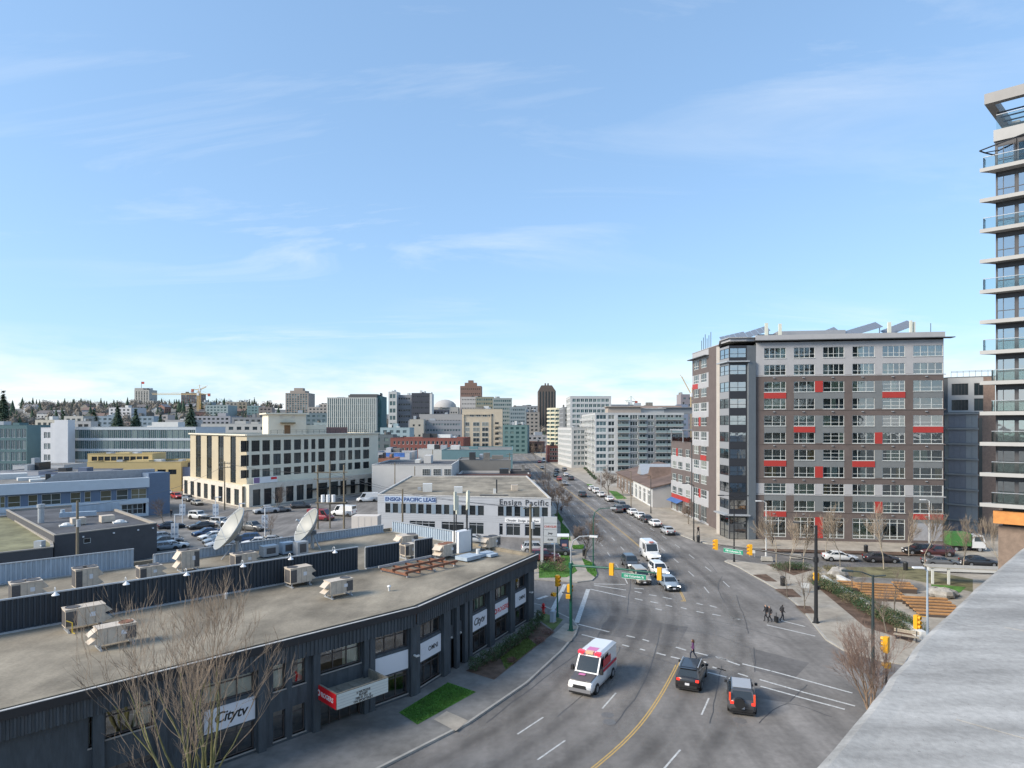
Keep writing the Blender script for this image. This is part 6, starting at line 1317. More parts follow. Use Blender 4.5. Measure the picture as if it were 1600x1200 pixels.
def car_parts(kind):
    if kind in CM: return CM[kind]
    L_, hw, H, hz_, bz, wb, wt, rt, rb, tz, wr = CARD[kind]; h = L_/2; boxy = kind in ('jeep','van','ambulance')
    st = [(-h,.80 if not boxy else .93,tz-.28,.42),(-h+.1,.93 if not boxy else .98,tz-.05,.30),(-h+.45,.985,tz,.24),(rb+.35,1,bz,.22),(0,1,bz-.01,.22),(wb-.2,1,bz-.03,.22),(wb+.25,.985,hz_+.02,.22),(h-.65,.95,hz_-.05,.24),(h-.22,.87 if not boxy else .95,hz_-.16,.26),(h,.72 if not boxy else .9,hz_-.36,.36)]
    b = MB(); ring = []
    for x, wf, zs, zb in st:
        w_ = hw*wf; half = [(w_*.80,zb),(w_*.97,zb+.1),(w_*1.0,zb+.36),(w_*.985,zs-.14),(w_*.90,zs-.01),(w_*.45,zs+.03)]
        ring.append([(x,-y,z) for y, z in half]+[(x,y,z) for y, z in reversed(half)])
    n = len(ring[0]); vs = [p for r_ in ring for p in r_]; fs = []
    for i in range(len(ring)-1):
        for k in range(n): fs.append((i*n+k, (i+1)*n+k, (i+1)*n+(k+1)%n, i*n+(k+1)%n))
    fs.append(tuple(range(n))); fs.append(tuple(reversed(range((len(ring)-1)*n, len(ring)*n)))); b.add(vs, fs)
    # cabin
    wB, wT = hw*.94, hw*(.74 if not boxy else .9); e = .02
    base = [(wb,-wB,bz-.05),(wb,wB,bz-.05),(rb,wB,bz-.05 if kind != 'sedan' else tz-.02),(rb,-wB,bz-.05 if kind != 'sedan' else tz-.02)]
    r1 = [(wt,-wT,H-.06),(wt,wT,H-.06),(rt,wT,H-.07),(rt,-wT,H-.07)]; r2 = [(wt-.18,-wT*.8,H),(wt-.18,wT*.8,H),(rt+.15,wT*.8,H-.01),(rt+.15,-wT*.8,H-.01)]
    cb_ = MB()
    for A, B_ in ((base, r1), (r1, r2)):
        for k in range(4): j = (k+1)%4; cb_.quad(A[k], A[j], B_[j], B_[k])
    cb_.add(r2, [(0,1,2,3)])
    o = {'body': b.mesh('body', [WHITE], True), 'cabin': cb_.mesh('cabin', [WHITE])}
    def panel(q, u0, u1, v0, v1, name, m=CGLASS, off_=.012):
        q = [Vector(p) for p in q]; nn = (q[1]-q[0]).cross(q[3]-q[0]).normalized()
        def bl(u, v): return (q[0]*(1-u)+q[1]*u)*(1-v)+(q[3]*(1-u)+q[2]*u)*v
        P_ = [bl(u0,v0), bl(u1,v0), bl(u1,v1), bl(u0,v1)]; c = (q[0]+q[2])/2; s_ = 1 if nn.dot(c-Vector((0,0,bz))) > 0 else -1
        if (c-Vector(((wb+rb)/2,0,c.z))).dot(nn)*1 < 0: nn = -nn
        return MB().add([p+nn*off_ for p in P_], [(0,1,2,3)]).mesh(name, [m])
    o['windscreen'] = panel((base[0],base[1],r1[1],r1[0]), .06,.94,.1,.93,'windscreen'); o['rear_window'] = panel((base[2],base[3],r1[3],r1[2]), .08,.92,.12 if kind != 'van' else .4,.9,'rear_window')
    sides = []
    for s_ in (0, 1):
        q = (base[1],base[2],r1[2],r1[1]) if s_ else (base[3],base[0],r1[0],r1[3])
        sp = [(.1,.47),(.5,.8),(.83,.95)] if kind not in ('van','pickup','ambulance') else ([(.04,.25)] if kind == 'van' else [(.03,.22),(.27,.48)] if kind == 'ambulance' else [(.1,.5),(.55,.92)])
        for u0, u1 in sp: sides.append(panel(q, *( (u0,u1) if s_ else (1-u1,1-u0)), .14 if kind != 'van' else .1,.9,'side_window'))
    o['sides'] = sides
    ty = MB(); ty.tube([(0,-.11,0),(0,.11,0)], wr, 16); o['tyre'] = ty.mesh('wheel', [RUBBER]); rm2 = MB().tube([(0,-.118,0),(0,.118,0)], wr*.62, 10); o['rim'] = rm2.mesh('rim', [RIM])
    ar = MB()
    for sx in (-1, 1):
        for sy in (-1, 1): ar.tube([(sx*L_*.31,sy*hw*.86,wr),(sx*L_*.31,sy*(hw*1.004),wr)], wr+.06, 14)
    ar.box(-h+.08,h-.1,-hw*.88,hw*.88,.16,.32); ar.box(-h-.015,-h+.1,-hw*.74,hw*.74,.34,.55); ar.box(h-.12,h+.012,-hw*.55,hw*.55,.36,hz_-.5 if hz_ > .9 else .5)
    for sx in (-1, 1): ar.box(wb-.45,wb-.25,sx*hw*1.0-(0 if sx > 0 else .2),sx*hw*1.0+(.2 if sx > 0 else 0),bz-.02,bz+.13)
    o['trim'] = ar.mesh('trim', [TRIM]); o['wr'] = wr; o['L'] = L_; o['hw'] = hw; o['hz'] = hz_; o['tz'] = tz; CM[kind] = o; return o
PAINTS = {}
def paint(c):
    if c not in PAINTS: PAINTS[c] = mat('car_paint_%d' % len(PAINTS), c, .32, spec=.6, coat=.6)
    return PAINTS[c]
HLM = MB().box(-.1,.06,-.2,.2,-.07,.09).mesh('headlight', [LAMPW]); HLL = MB().box(-.1,.07,-.2,.2,-.07,.09).mesh('headlight', [LAMPON])
TLM = MB().box(-.05,.1,-.1,.1,-.07,.12).mesh('taillight', [LAMPR]); TLB = MB().box(-.05,.1,-.15,.09,-.05,.11).mesh('taillight', [BRAKE]); PLM = MB().box(-.02,.02,-.16,.16,-.08,.08).mesh('plate', [PLATE])
def car(kind, c, x, y, head, label, small=False, lit=False, brake=False, name=None, group='vehicles on the road', z=0):
    o = car_parts(kind); t = thing(name or {'suv':'suv','sedan':'sedan_car','hatch':'hatchback_car','minivan':'minivan','van':'van','ambulance':'ambulance','pickup':'pickup_truck','jeep':'off_road_car'}[kind], label, {'van':'van','minivan':'minivan','pickup':'pickup'}.get(kind,'car'), (x,y,z), head, group)
    p = paint(c)
    for nm in ('body', 'cabin'):
        b = put(nm, o[nm], t); b.material_slots[0].link = 'OBJECT'; b.material_slots[0].material = p
    put('windscreen', o['windscreen'], t); put('rear_window', o['rear_window'], t)
    for s_ in o['sides']: put('side_window', s_, t)
    put('trim', o['trim'], t)
    for sx in (-1, 1):
        for sy in (-1, 1):
            w_ = put('wheel', o['tyre'], t, (sx*o['L']*.31, sy*(o['hw']-.09), o['wr']))
            if not small: put('rim', o['rim'], w_)
    h = o['L']/2
    for sy in (-1, 1): put('headlight', HLL if lit else HLM, t, (h-.1, sy*o['hw']*.64, o['hz']-.27)); put('taillight', TLB if brake else TLM, t, (-h+.02, sy*o['hw']*.74, o['tz']-.24))
    if not small: put('plate', PLM, t, (-h-.03,0,.62)); put('plate', PLM, t, (h+.02,0,.45))
    return t
def gcar(kind, c, px, py, head, label, **k): x, y = g(px, py); return car(kind, c, x, y, head, label, **k)
BLK, SLV, WHT, GRYC, DGR, BLUC, REDC, GOLD, SLB = (.012,.012,.014),(.42,.43,.44),(.75,.75,.74),(.16,.165,.17),(.05,.052,.056),(.03,.07,.16),(.40,.03,.025),(.38,.34,.28),(.26,.31,.36)
RD = R(62); UP = R(92.4); DN = R(-87.6)
t = gcar('suv', BLK, 1081, 1064, R(66), 'black suv with roof rails and lit brake lights crossing out of the junction', brake=True)
MB().box(-1.7,.3,-.72,-.66,1.70,1.76).box(-1.7,.3,.66,.72,1.70,1.76).build('roof_rail', GALV, t); MB().box(-2.02,-1.82,-.6,.6,1.62,1.66).build('spoiler', BLK and paint(BLK), t)
t = gcar('suv', (.06,.062,.068), 1158, 1098, R(72), 'dark grey suv with spare wheel on its tailgate and bright rear lights', brake=True)
MB().tube([(-2.36,.18,.98),(-2.62,.18,.98)], .36, 16).build('spare_wheel', BLACK, t); MB().box(-1.6,.2,-.62,.62,1.705,1.72).build('roof_panel', mat('sunroof', (.4,.42,.45), .2, spec=.8), t)
for sy in (-1, 1): MB().box(-2.3,-2.05,sy*.8-.06,sy*.8+.06,1.0,1.5).build('taillight', mat('orange_lamp', (.5,.05,.02), .3, emit=(1,.12,.04,.22)), t)
# ambulance
def ambulance(x, y, head, label, pink=True):
    t = car('ambulance', WHT, x, y, head, label, name='ambulance', lit=True); t['category'] = 'ambulance'
    MB().box(-2.75,.7,-.95,.95,2.452,2.5).add([(-2.7,-.93,2.5),(.7,-.93,2.5),(.7,.93,2.5),(-2.7,.93,2.5),(-2.55,-.72,2.66),(.45,-.72,2.66),(.45,.72,2.66),(-2.55,.72,2.66)],[(0,1,5,4),(1,2,6,5),(2,3,7,6),(3,0,4,7),(4,5,6,7)]).build('high_roof', paint(WHT), t)
    for sy in ((-1, 1) if pink else ()):
        MB().box(.55,.95,sy*.68-.2,sy*.68+.2,2.5,2.7).build('beacon', mat('beacon_red', (.65,.03,.05), .25, emit=(1,.05,.08,.4)), t)
        MB().box(-2.6,1.0,sy*1.008-.004,sy*1.008+.004,1.15,1.38).build('stripe', mat('stripe_red', (.5,.03,.06), .5), t)
    MB().box(.5,.85,-.3,.3,2.5,2.7).build('light_bar', mat('amber_lens', (.8,.5,.3), .3) if pink else mat('pale_red_lens', (.65,.25,.2), .3), t)
    if pink:
        MB().box(-.35,.45,-.4,.4,2.662,2.67).build('roof_pink_light', PINKLIGHT, t); MB().box(1.75,2.05,-.4,.1,1.30,1.33).build('bonnet_reflection', PINKLIGHT, t); MB().add([(1.55,-.88,1.33),(1.55,.88,1.33),(2.68,.8,1.15),(2.68,-.8,1.15),(1.62,-.86,1.1),(1.62,.86,1.1),(2.62,.76,1.0),(2.62,-.76,1.0)],[(0,3,2,1),(0,4,7,3),(3,7,6,2),(2,6,5,1)]).build('bonnet_panel', mat('bonnet_grey', (.10,.095,.095), .4, spec=.6), t); MB().box(2.78,2.88,-.5,.5,.62,.86).build('grille', TRIM, t)  # pink pieces on roof and bonnet are reflected light painted on, no real sheets
        for sy in (-1, 1): MB().box(1.2,1.45,sy*1.18-.1,sy*1.18+.1,1.32,1.68).build('mirror', TRIM, t); MB().box(-1.2,.5,sy*1.012-.004,sy*1.012+.004,1.5,2.1).build('side_marking', mat('marking_red', (.5,.05,.06), .5), t)
        MB().box(2.72,2.9,-.88,.88,.35,.6).build('bumper', mat('bumper_grey', (.2,.2,.21), .6), t)
x, y = g(921, 1068); ambulance(x+.3, y+.1, R(180+62), 'white ambulance with red beacons and painted pink light driving past slate building')
x, y = g(1019, 876); ambulance(x, y+1.5, DN, 'white ambulance with red roof light waiting in the queue at the junction', False)
gcar('suv', DGR, 985, 886, DN, 'charcoal suv in the queue beside a white ambulance', lit=True)
gcar('suv', WHT, 1029, 898, DN, 'white suv between ambulance and grey saloon in the queue', lit=True)
gcar('minivan', GOLD, 1000, 908, DN, 'champagne minivan stopped at the crosswalk line')
gcar('sedan', SLB, 1045, 918, DN, 'blue grey saloon with headlights on at head of the queue', lit=True)
far = [('suv',DGR,910,776,UP,'dark suv driving alone on the avenue'),('suv',(.09,.09,.095),965,800,UP,'dark grey suv passing the row of parked white cars'),('sedan',SLV,882,758,DN,'silver saloon beside red car on the avenue'),('hatch',REDC,874,751,DN,'red hatchback on the avenue'),
       ('suv',DGR,892,750,UP,'black suv climbing the avenue behind silver one'),('suv',(.03,.05,.045),869,745,DN,'dark green suv on the avenue'),('suv',BLK,870,738,DN,'black suv behind the dark green one'),('sedan',WHT,884,744,UP,'white saloon on the avenue between dark suvs'),('suv',GRYC,882,736,UP,'grey suv near the far end of traffic'),('sedan',GRYC,847,733,DN,'grey saloon far along the avenue'),('sedan',REDC,843,723,DN,'small red saloon far along the avenue'),('van',WHT,850,722,DN,'white van far along the avenue')]
for k, c, px, py, hd, lab in far: gcar(k, c, px, py, hd, lab, small=True)
park = [('sedan',SLV,1043,832,'silver saloon parked at the end of the kerb row'),('sedan',WHT,1023,820,'white saloon parked behind the silver one'),('hatch',DGR,1010,813,'dark hatchback parked between two white saloons'),('sedan',WHT,1000,808,'white saloon parked next to dark hatchback'),('sedan',WHT,988,802,'white saloon parked ahead of a black car'),('sedan',BLK,978,796,'black saloon parked among white cars'),('suv',GRYC,970,791,'grey suv parked at front of its row'),('sedan',WHT,952,781,'white saloon parked beside the verge grass'),('sedan',WHT,939,774,'white saloon parked second along the verge'),('suv',WHT,931,768,'white suv parked third along the verge'),('hatch',WHT,924,764,'white hatchback parked last along the verge')]
for k, c, px, py, lab in park: gcar(k, c, px, py+2, UP, lab, small=py < 800, group='cars parked along the kerb')
SH = R(-8.6)
for k, c, px, py, lab, hd in (('sedan',WHT,1312,876,'white saloon parked by the plaza',SH),('sedan',(.05,.045,.05),1377,878,'dark saloon parked behind the white one at the plaza',SH),('suv',BLK,1437,866,'black suv at the far kerb before brown apartment block',SH+pi),('sedan',GRYC,1470,884,'grey saloon parked beside the white canopy',SH),('suv',(.09,.03,.03),1462,868,'maroon suv behind the black suv',SH+pi),('sedan',DGR,1530,884,'dark saloon parked near the roof ledge',SH)):
    gcar(k, c, px, py, hd, lab, group='cars parked by the plaza')
# green tipper truck
x, y = g(1505, 861); t = thing('tipper_truck', 'white cabbed truck with bright green box body', 'truck', (x,y,0), SH)
MB().box(-2.3,.6,-1.15,1.15,1.0,3.0).build('box_body', mat('truck_green', (.07,.22,.055), .5), t); MB().box(.8,2.7,-1.05,1.05,.7,1.7).add([(.8,-1.05,1.7),(2.7,-1.05,1.7),(2.7,1.05,1.7),(.8,1.05,1.7),(.9,-.95,2.7),(2.4,-.95,2.7),(2.4,.95,2.7),(.9,.95,2.7)],[(0,1,5,4),(1,2,6,5),(2,3,7,6),(3,0,4,7),(4,5,6,7)]).build('cab', paint(WHT), t)
MB().add([(2.715,-.9,1.78),(2.715,.9,1.78),(2.46,.85,2.6),(2.46,-.85,2.6)],[(0,1,2,3)]).build('windscreen', CGLASS, t); MB().add([(1.1,-1.07,1.75),(2.4,-1.07,1.75),(2.25,-.985,2.5),(1.15,-.985,2.5)],[(0,1,2,3)]).build('side_window', CGLASS, t); MB().box(-2.3,2.4,-.5,.5,.5,.95).build('chassis', TRIM, t); MB().box(2.7,2.85,-1,1,.5,.85).build('bumper', paint(WHT), t)
for xx in (-1.5,1.9):
    for sy in (-1,1): w_ = put('wheel', MB().tube([(0,-.14,0),(0,.14,0)], .46, 14).mesh('wheel', [RUBBER]), t, (xx, sy*.9, .46)); put('rim', MB().tube([(0,-.15,0),(0,.15,0)], .26, 10).mesh('rim', [RIM]), w_)
# dealer lot and streets by the cream building
lot = [('sedan',DGR,314,826,R(222),'graphite saloon in the lot row'),('sedan',BLUC,322,837,R(222),'blue saloon in the lot row'),('sedan',WHT,332,843,R(222),'white saloon in the lot row beside a blue one'),('sedan',SLB,340,849,R(222),'slate blue saloon in the lot row'),('sedan',(.03,.04,.06),268,826,R(40),'dark saloon parked alone at the lot edge'),('suv',SLV,345,856,R(222),'silver suv nearest the ribbed parapet'),
       ('jeep',(.6,.61,.6),310,811,R(-20),'white open off road car with dark soft top'),('jeep',DGR,330,820,R(-20),'black off road car with soft top among the lot cars'),('jeep',SLV,345,822,R(-20),'grey off road car in the second lot row'),('pickup',(.12,.12,.115),394,829,R(-25),'dark grey pickup facing out of the lot'),
       ('sedan',GRYC,262,850,R(40),'grey saloon behind the low charcoal building'),('sedan',SLV,256,843,R(40),'silver saloon behind the low charcoal building'),('sedan',WHT,270,858,R(40),'white saloon half hidden by the ribbed parapet'),('hatch',SLB,258,860,R(40),'pale blue hatchback half hidden by the ribbed parapet'),
       ('suv',BLUC,385,848,R(200),'blue suv behind the larger satellite dish'),('sedan',WHT,400,853,R(200),'white saloon between the satellite dishes'),('sedan',SLV,420,850,R(200),'silver saloon between the satellite dishes')]
for k, c, px, py, hd, lab in lot: gcar(k, c, px, py, hd, lab, small=True, group='cars in the dealer lot')
st_ = [('sedan',(.45,.42,.36),308,789,R(-45),'beige saloon parked along cream building'),('suv',GRYC,294,783,R(-45),'grey suv parked behind the beige saloon'),('suv',REDC,276,779,R(-45),'red suv parked on the side street'),('pickup',SLV,416,802,R(180+35),'silver pickup turning by the cream building corner'),('sedan',GRYC,438,800,R(35),'grey saloon turning past the cream building'),('van',(.25,.03,.04),501,813,R(-15),'dark red van under the timber pole frame'),('van',WHT,537,806,R(160),'small white van behind timber poles'),('sedan',DGR,528,787,R(15),'dark saloon on the street before cream building'),('van',WHT,574,784,R(180+14),'long white delivery van on the street beside cream building'),
       ('hatch',(.65,.22,.05),293,770,R(-45),'orange hatchback far down the side street'),('sedan',WHT,262,773,R(-45),'white saloon far down the side street'),('suv',WHT,283,763,R(-45),'white suv by the warehouse with red letters'),('suv',DGR,470,794,R(15),'dark suv in front of cream building windows')]
for k, c, px, py, hd, lab in st_: gcar(k, c, px, py, hd, lab, small=True, group='cars on the side streets')
for k, (c, px, py, hd, lab) in enumerate(((DGR,868,868,R(0),'dark silver suv on display beside the dealership pylon'),((.14,.02,.025),850,877,R(5),'maroon car on display below the dealership pylon'),(SLV,838,864,R(0),'silver suv on display behind the timber pole'))): gcar('suv', c, px, py, hd, lab, group='dealer display cars', z=.14)
for px, py, c, lab in ((742,848,SLV,'silver car at the dealership wall by the antenna posts'),(726,842,DGR,'dark car at the dealership wall by the antenna posts')): gcar('sedan', c, px, py, R(-10), lab, small=True, group='dealer display cars')
# white cargo box at the lot
x, y = at(574,110); t = thing('cargo_container', 'cream white storage container beside the dealership end wall', 'container', (x,y,0), R(-4)); MB().box(-2.4,2.1,-1.2,1.2,.2,4.6).build('box', cm('container_cream', (.62,.56,.50)), t); MB().box(-2.3,2.0,-1.1,1.1,0,.2).build('skids', DARKM, t)
for k in range(1,4): MB().box(-2.4+k*1.12,-2.36+k*1.12,-1.23,-1.201,.3,4.5).build('rib', MC['container_cream'], t)

# ------------------------------------------------------------------ street furniture
SIGM = {}
def signal(parent, x, y, z, rz, name='signal_head', n=3, back=False):
    b = MB(); b.box(-.2,.2,-.16,.16,0,.38*n)
    o = put(name, b.mesh(name, [YELLOW]), parent, (x,y,z), rz)
    for k in range(n):
        put('visor', MB().tube([(0,-.16,.19+k*.38),(0,-.36,.19+k*.38)], .15, 8, cap=False).mesh('visor', [YELLOW]), o); put('lens', MB().tube([(0,-.166,.19+k*.38),(0,-.175,.19+k*.38)], .13, 8).mesh('lens', [mat('dark_lens', (.03,.025,.02), .3) if k else mat('green_lens', (.03,.05,.04), .3)]), o)
    return o
def mast(px, py, label, m, zt, vec, arm_z, sigs, sign, lamp, r0=.16, name='signal_mast', zb=.14):
    x, y = g(px, py, zb); ang = atan2(vec[1], vec[0]); L_ = hypot(*vec); t = thing(name, label, 'traffic light', (x,y,zb), ang)
    MB().tube([(0,0,0),(0,0,zt)], [r0, r0*.75], 10).build('pole', m, t); MB().box(-.28,.28,-.28,.28,0,.06).build('base_plate', m, t); MB().cyl(0,0,.06,.5,r0*1.35,r0*1.1).build('base_collar', m, t)
    MB().tube([(0,0,arm_z),(L_*.5,0,arm_z+.12),(L_,0,arm_z+.05)], [.12,.09,.06], 8).build('mast_arm', m, t); MB().cyl(0,0,arm_z-.25,arm_z+.25,r0*1.3).build('arm_collar', m, t)
    for f, zz, rz in sigs: signal(t, L_*f, 0, arm_z-.55, rz)
    if sign:
        w_ = 2.3; o = MB().box(0,w_,-.03,.03,-.35,.15).build('street_name_sign', SIGNGR, t, (L_*sign[0]-w_/2,0,arm_z-.35)); 
        fl = sign[1]; l = put('lettering', text_mesh('100 Columbia St', .3, WHITE, .003, 0, .004, .95, 'CENTER'), o, (w_/2, -.035 if not fl else .035, -.2)); l.rotation_euler = (0,0,pi if fl else 0)
        l2 = put('border', MB().box(.02,w_-.02,-.034,.034,.12,.145).box(.02,w_-.02,-.034,.034,-.345,-.32).mesh('border', [WHITE]), o)
    return t
def lampcurve(t, m, zt, dirx, L_=2.2, z0=None):
    MB().tube([(0,0,z0 or zt-2.4),(0,0,zt-1.4),(dirx*.25,0,zt-.6),(dirx*.9,0,zt-.12),(dirx*L_,0,zt)], [.08,.07,.06,.05,.045], 7).build('lamp_arm', m, t); MB().box(min(dirx*L_,dirx*(L_+.8)),max(dirx*L_,dirx*(L_+.8)),-.16,.16,zt-.1,zt+.06).build('lamp_head', OFFW, t)
t = mast(892, 985, 'green signal mast with two yellow signals and a street name sign', GREENP, 6.5, (8.0,-3.7), 6.3, [(.46,0,R(180+0)),(.97,0,R(180))], (.70, False), None)
o = t; lampcurve(t, GALV, 9.3, 1, 1.9, 6.4)
signal(t, -.15, -.45, 3.2, R(200), 'pedestrian_signal', 1); signal(t, -.3, .35, 3.6, R(90), 'side_signal', 2); MB().box(-.9,-.1,-.05,.05,3.55,3.62).build('bracket', DARKM, t)
x, y = g(871, 964, .14); t = thing('signal_post', 'short green signal post with one yellow signal at the kerb corner', 'traffic light', (x,y,.14), R(20)); MB().tube([(0,0,0),(0,0,3.6)], [.1,.08], 8).build('pole', GREENP, t); MB().cyl(0,0,0,.4,.17,.13).build('base_collar', GREENP, t); signal(t, 0, 0, 3.2, R(30)); signal(t, -.42, 0, 2.2, R(-60), 'pedestrian_signal', 1); MB().box(-.4,0,-.03,.03,2.4,2.46).build('bracket', GREENP, t)
t = mast(1275, 973, 'tall black signal mast with two yellow signals at the plaza corner', BLACK, 9.8, (-7.6,8.2), 6.35, [(.62,0,R(130)),(.985,0,R(130))], (.8, True), None, .19)
MB().tube([(0,0,9.6),(.8,0,9.85),(1.7,0,9.9)], [.06,.05,.045], 6).build('lamp_arm', BLACK, t); MB().box(1.6,2.3,-.16,.16,9.84,9.95).build('lamp_head', DARKM, t)
signal(t, .1, -.35, 4.2, R(60), 'side_signal', 2); MB().box(-.2,.15,-.55,-.2,3.3,3.65).build('pedestrian_signal', DARKM, t)
def lamp(px, py, zt, m, label, dirs, heads=1.0, name='street_lamp', r0=.11, curve=False, zb=.14, Y=None, head=None):
    x, y = g(px, py, zb) if Y is None else at(px, Y); t = thing(name, label, 'street lamp', (x,y,zb), dirs); MB().tube([(0,0,0),(0,0,zt*.5),(0,0,zt)], [r0,r0*.85,r0*.6], 8).build('pole', m, t); MB().cyl(0,0,0,.6,r0*1.5,r0*1.2).build('base_collar', m, t)
    if curve: lampcurve(t, m, zt+1.3, 1, curve, zt-.2)
    else: MB().tube([(0,0,zt-.1),(heads*.5,0,zt+.18),(heads,0,zt+.22)], [.06,.05,.04], 6).build('lamp_arm', m, t); MB().box(heads-.1,heads+.75,-.17,.17,zt+.14,zt+.26).build('lamp_head', head or m, t)
    return t
lamp(927, 886, 7.0, GREENP, 'slim green curved street lamp at dealership verge', R(0), curve=2.4, r0=.09)
t = lamp(1084, 844, 9.6, BLACK, 'black street lamp in front of low brown wing', R(170), 1.2)
t = lamp(1147, 878, 9.5, BLACK, 'black street lamp at the tip of the plaza pavement', R(180), 1.6); MB().tube([(0,0,9.3),(-.9,0,9.6),(-1.5,0,9.65)], .05, 6).build('lamp_arm', BLACK, t); MB().box(-2.1,-1.4,-.16,.16,9.58,9.7).build('lamp_head', BLACK, t)
lamp(1197, 869, 8.2, OFFW, 'white street lamp before brown apartment block entrance bay', R(180), .8, head=WHITE)
lamp(1452, 862, 8.0, OFFW, 'white street lamp near the lilac louvre panel', R(180), .7, head=WHITE)
t = lamp(1364, 1053, 7.9, mat('dark_green_pole', (.03,.045,.047), .45), 'dark street lamp with twin arms among bare twigs', R(160), 1.5, r0=.14); MB().tube([(0,0,7.8),(-.9,0,7.95)], .06, 6).build('lamp_arm', MC['dark_green_pole'], t)
t = lamp(1449, 1037, 7.8, PALEBL, 'pale blue grey pole with camera head and yellow signal by the roof ledge', R(175), .4, r0=.11, head=WHITE); signal(t, .85, 0, 2.9, R(-150)); MB().tube([(0,0,3.9),(.85,0,4.0)], .03, 5).build('bracket', YELLOW, t)
x, y = g(1372, 1090, .14); t = thing('signal_post', 'yellow signal on black post behind reddish twigs', 'traffic light', (x+.6,y,.14), R(20)); MB().cyl(0,0,0,3.9,.08).build('pole', DARKM, t); signal(t, 0, 0, 3.3, R(200)); signal(t, 0, -.1, 2.2, R(200), 'pedestrian_signal', 1)
x, y = g(1455, 990, .14); 
lamp(885, 700, 8, DARKM, 'far dark street lamp on the avenue', R(180), 1.5); lamp(939, 776, 8, GALV, 'grey street lamp beside verge parked cars', R(180), 1.8); lamp(1017, 802, 8.5, DARKM, 'dark street lamp by the brown roofed garage', R(180), 1.8); lamp(986, 795, 9, WOOD, 'timber street pole with lamp beside garage shopfront', R(180), 1.8); lamp(852, 745, 8.5, WOOD, 'timber street pole left of the avenue traffic', R(0), 1.8)
# dealer lot lamps with banners
for px, py, lab in ((285,820,'white lot lamp with banner near the open off road car'),(337,820,'white lot lamp with banner behind the larger dish'),(374,834,'white lot lamp without banner beside the dark pickup'),(414,842,'white lot lamp with banner between the dishes'),(273,858,'white lot lamp with banner above the parked saloons')):
    x, y = g(px, py); t = thing('lot_lamp', lab, 'lamp', (x,y,0), R(20), 'lot lamps'); MB().cyl(0,0,0,5.6,.09,.08).build('pole', WHITE, t); MB().box(-.1,1.0,-.12,.12,5.5,5.65).build('lamp_head', WHITE, t)
    if px != 374: MB().box(-.55,.55,-.03,.03,1.9,4.2).build('banner', WHITE, t); MB().box(-.4,.4,-.036,-.031,2.3,2.6).build('print', mat('banner_grey', (.4,.42,.46), .7), t); MB().box(-.4,.4,-.036,-.031,3.4,3.7).build('print', MC['banner_grey'], t)
# timber poles
def pole(px, Y, zt, label, arms=1, tr=0, r=.15):
    x, y = at(px, Y); t = thing('utility_pole', label, 'utility pole', (x,y,0), R(35)); MB().tube([(0,0,0),(0,0,zt)], [r*1.15, r*.8], 8).build('pole', WOOD, t)
    for k in range(arms):
        MB().box(-1.3,1.3,-.18,-.06,zt-.5-k*1.0,zt-.36-k*1.0).build('crossarm', WOOD, t)
        for q in (-1.2,-.6,.6,1.2): MB().cyl(q,-.12,zt-.36-k,zt-.14-k,.05,.04,6).build('insulator', GALV, t)
    for k in range(tr): MB().cyl(.1,-.38-.0*k,zt-3.2,zt-2.3,.24).build('transformer', GALV, t)
    return t
pole(829, 86, 9.4, 'weathered timber utility pole in front of the dealership', 1, 1, .2); pole(629, 98, 10.3, 'thin brown timber pole left of dealership letters', 0); pole(121, 80, 10.6, 'timber utility pole with transformer by low charcoal building', 0, 1, .17); pole(351, 152, 11.5, 'timber pole at cream building corner', 2); pole(617, 165, 10.5, 'timber pole beside white warehouse', 1); pole(648, 165, 9.5, 'second timber pole at the white warehouse', 0)
pole(796, 210, 11, 'timber pole by the grey warehouse', 1); pole(676, 215, 12, 'timber pole behind the white warehouse windows', 0)
x, y = at(517, 124); t = thing('pole_frame', 'twin timber poles carrying three white transformers on platform', 'utility pole', (x,y,0), R(4))
for sx in (-2.5,2.5): MB().tube([(sx,0,0),(sx,0,12.4)], [.2,.15], 8).build('pole', WOOD, t)
MB().tube([(-.3,.6,0),(-.3,.6,13.2)], .14, 8).build('pole', WOOD, t); MB().box(-2.9,2.9,-.5,.3,5.0,5.2).build('platform', WOOD, t)
for k in range(3): MB().cyl(-1.5+k*1.0,-.1,5.2,6.6,.36,.36,14).build('transformer', WHITE, t)
for z in (9.6,10.9): MB().box(-3.2,3.2,-.25,-.1,z,z+.16).build('crossarm', WOOD, t)
# overhead wires
def wire(p, q, label, sag=.8):
    P_ = [Vector(p)*(1-k/10)+Vector(q)*(k/10)-Vector((0,0,sag*4*(k/10)*(1-k/10))) for k in range(11)]; c = P_[0].copy(); tag(MB().tube([v-c for v in P_], .03, 3, cap=False).build('overhead_wire', DARKM, None, tuple(c)), label, 'wire', 'overhead wires')
a_ = at(517,124); b_ = at(829,86); c_ = at(351,152); d_ = at(121,80); e_ = at(629,98)
for k in range(2):
    wire((a_[0]-1+2*k,a_[1],10.9),(c_[0]+.6*k,c_[1],11.1), 'dark wire strung between the transformer frame and cream building pole'); wire((a_[0]-1+2*k,a_[1],10.9),(b_[0]+.5*k,b_[1],9.0), 'dark wire strung between the transformer frame and dealership pole', 1.2)
wire((d_[0],d_[1],9.9),(c_[0],c_[1],10.6), 'dark wire strung from the charcoal building pole over the lot', 1.6)
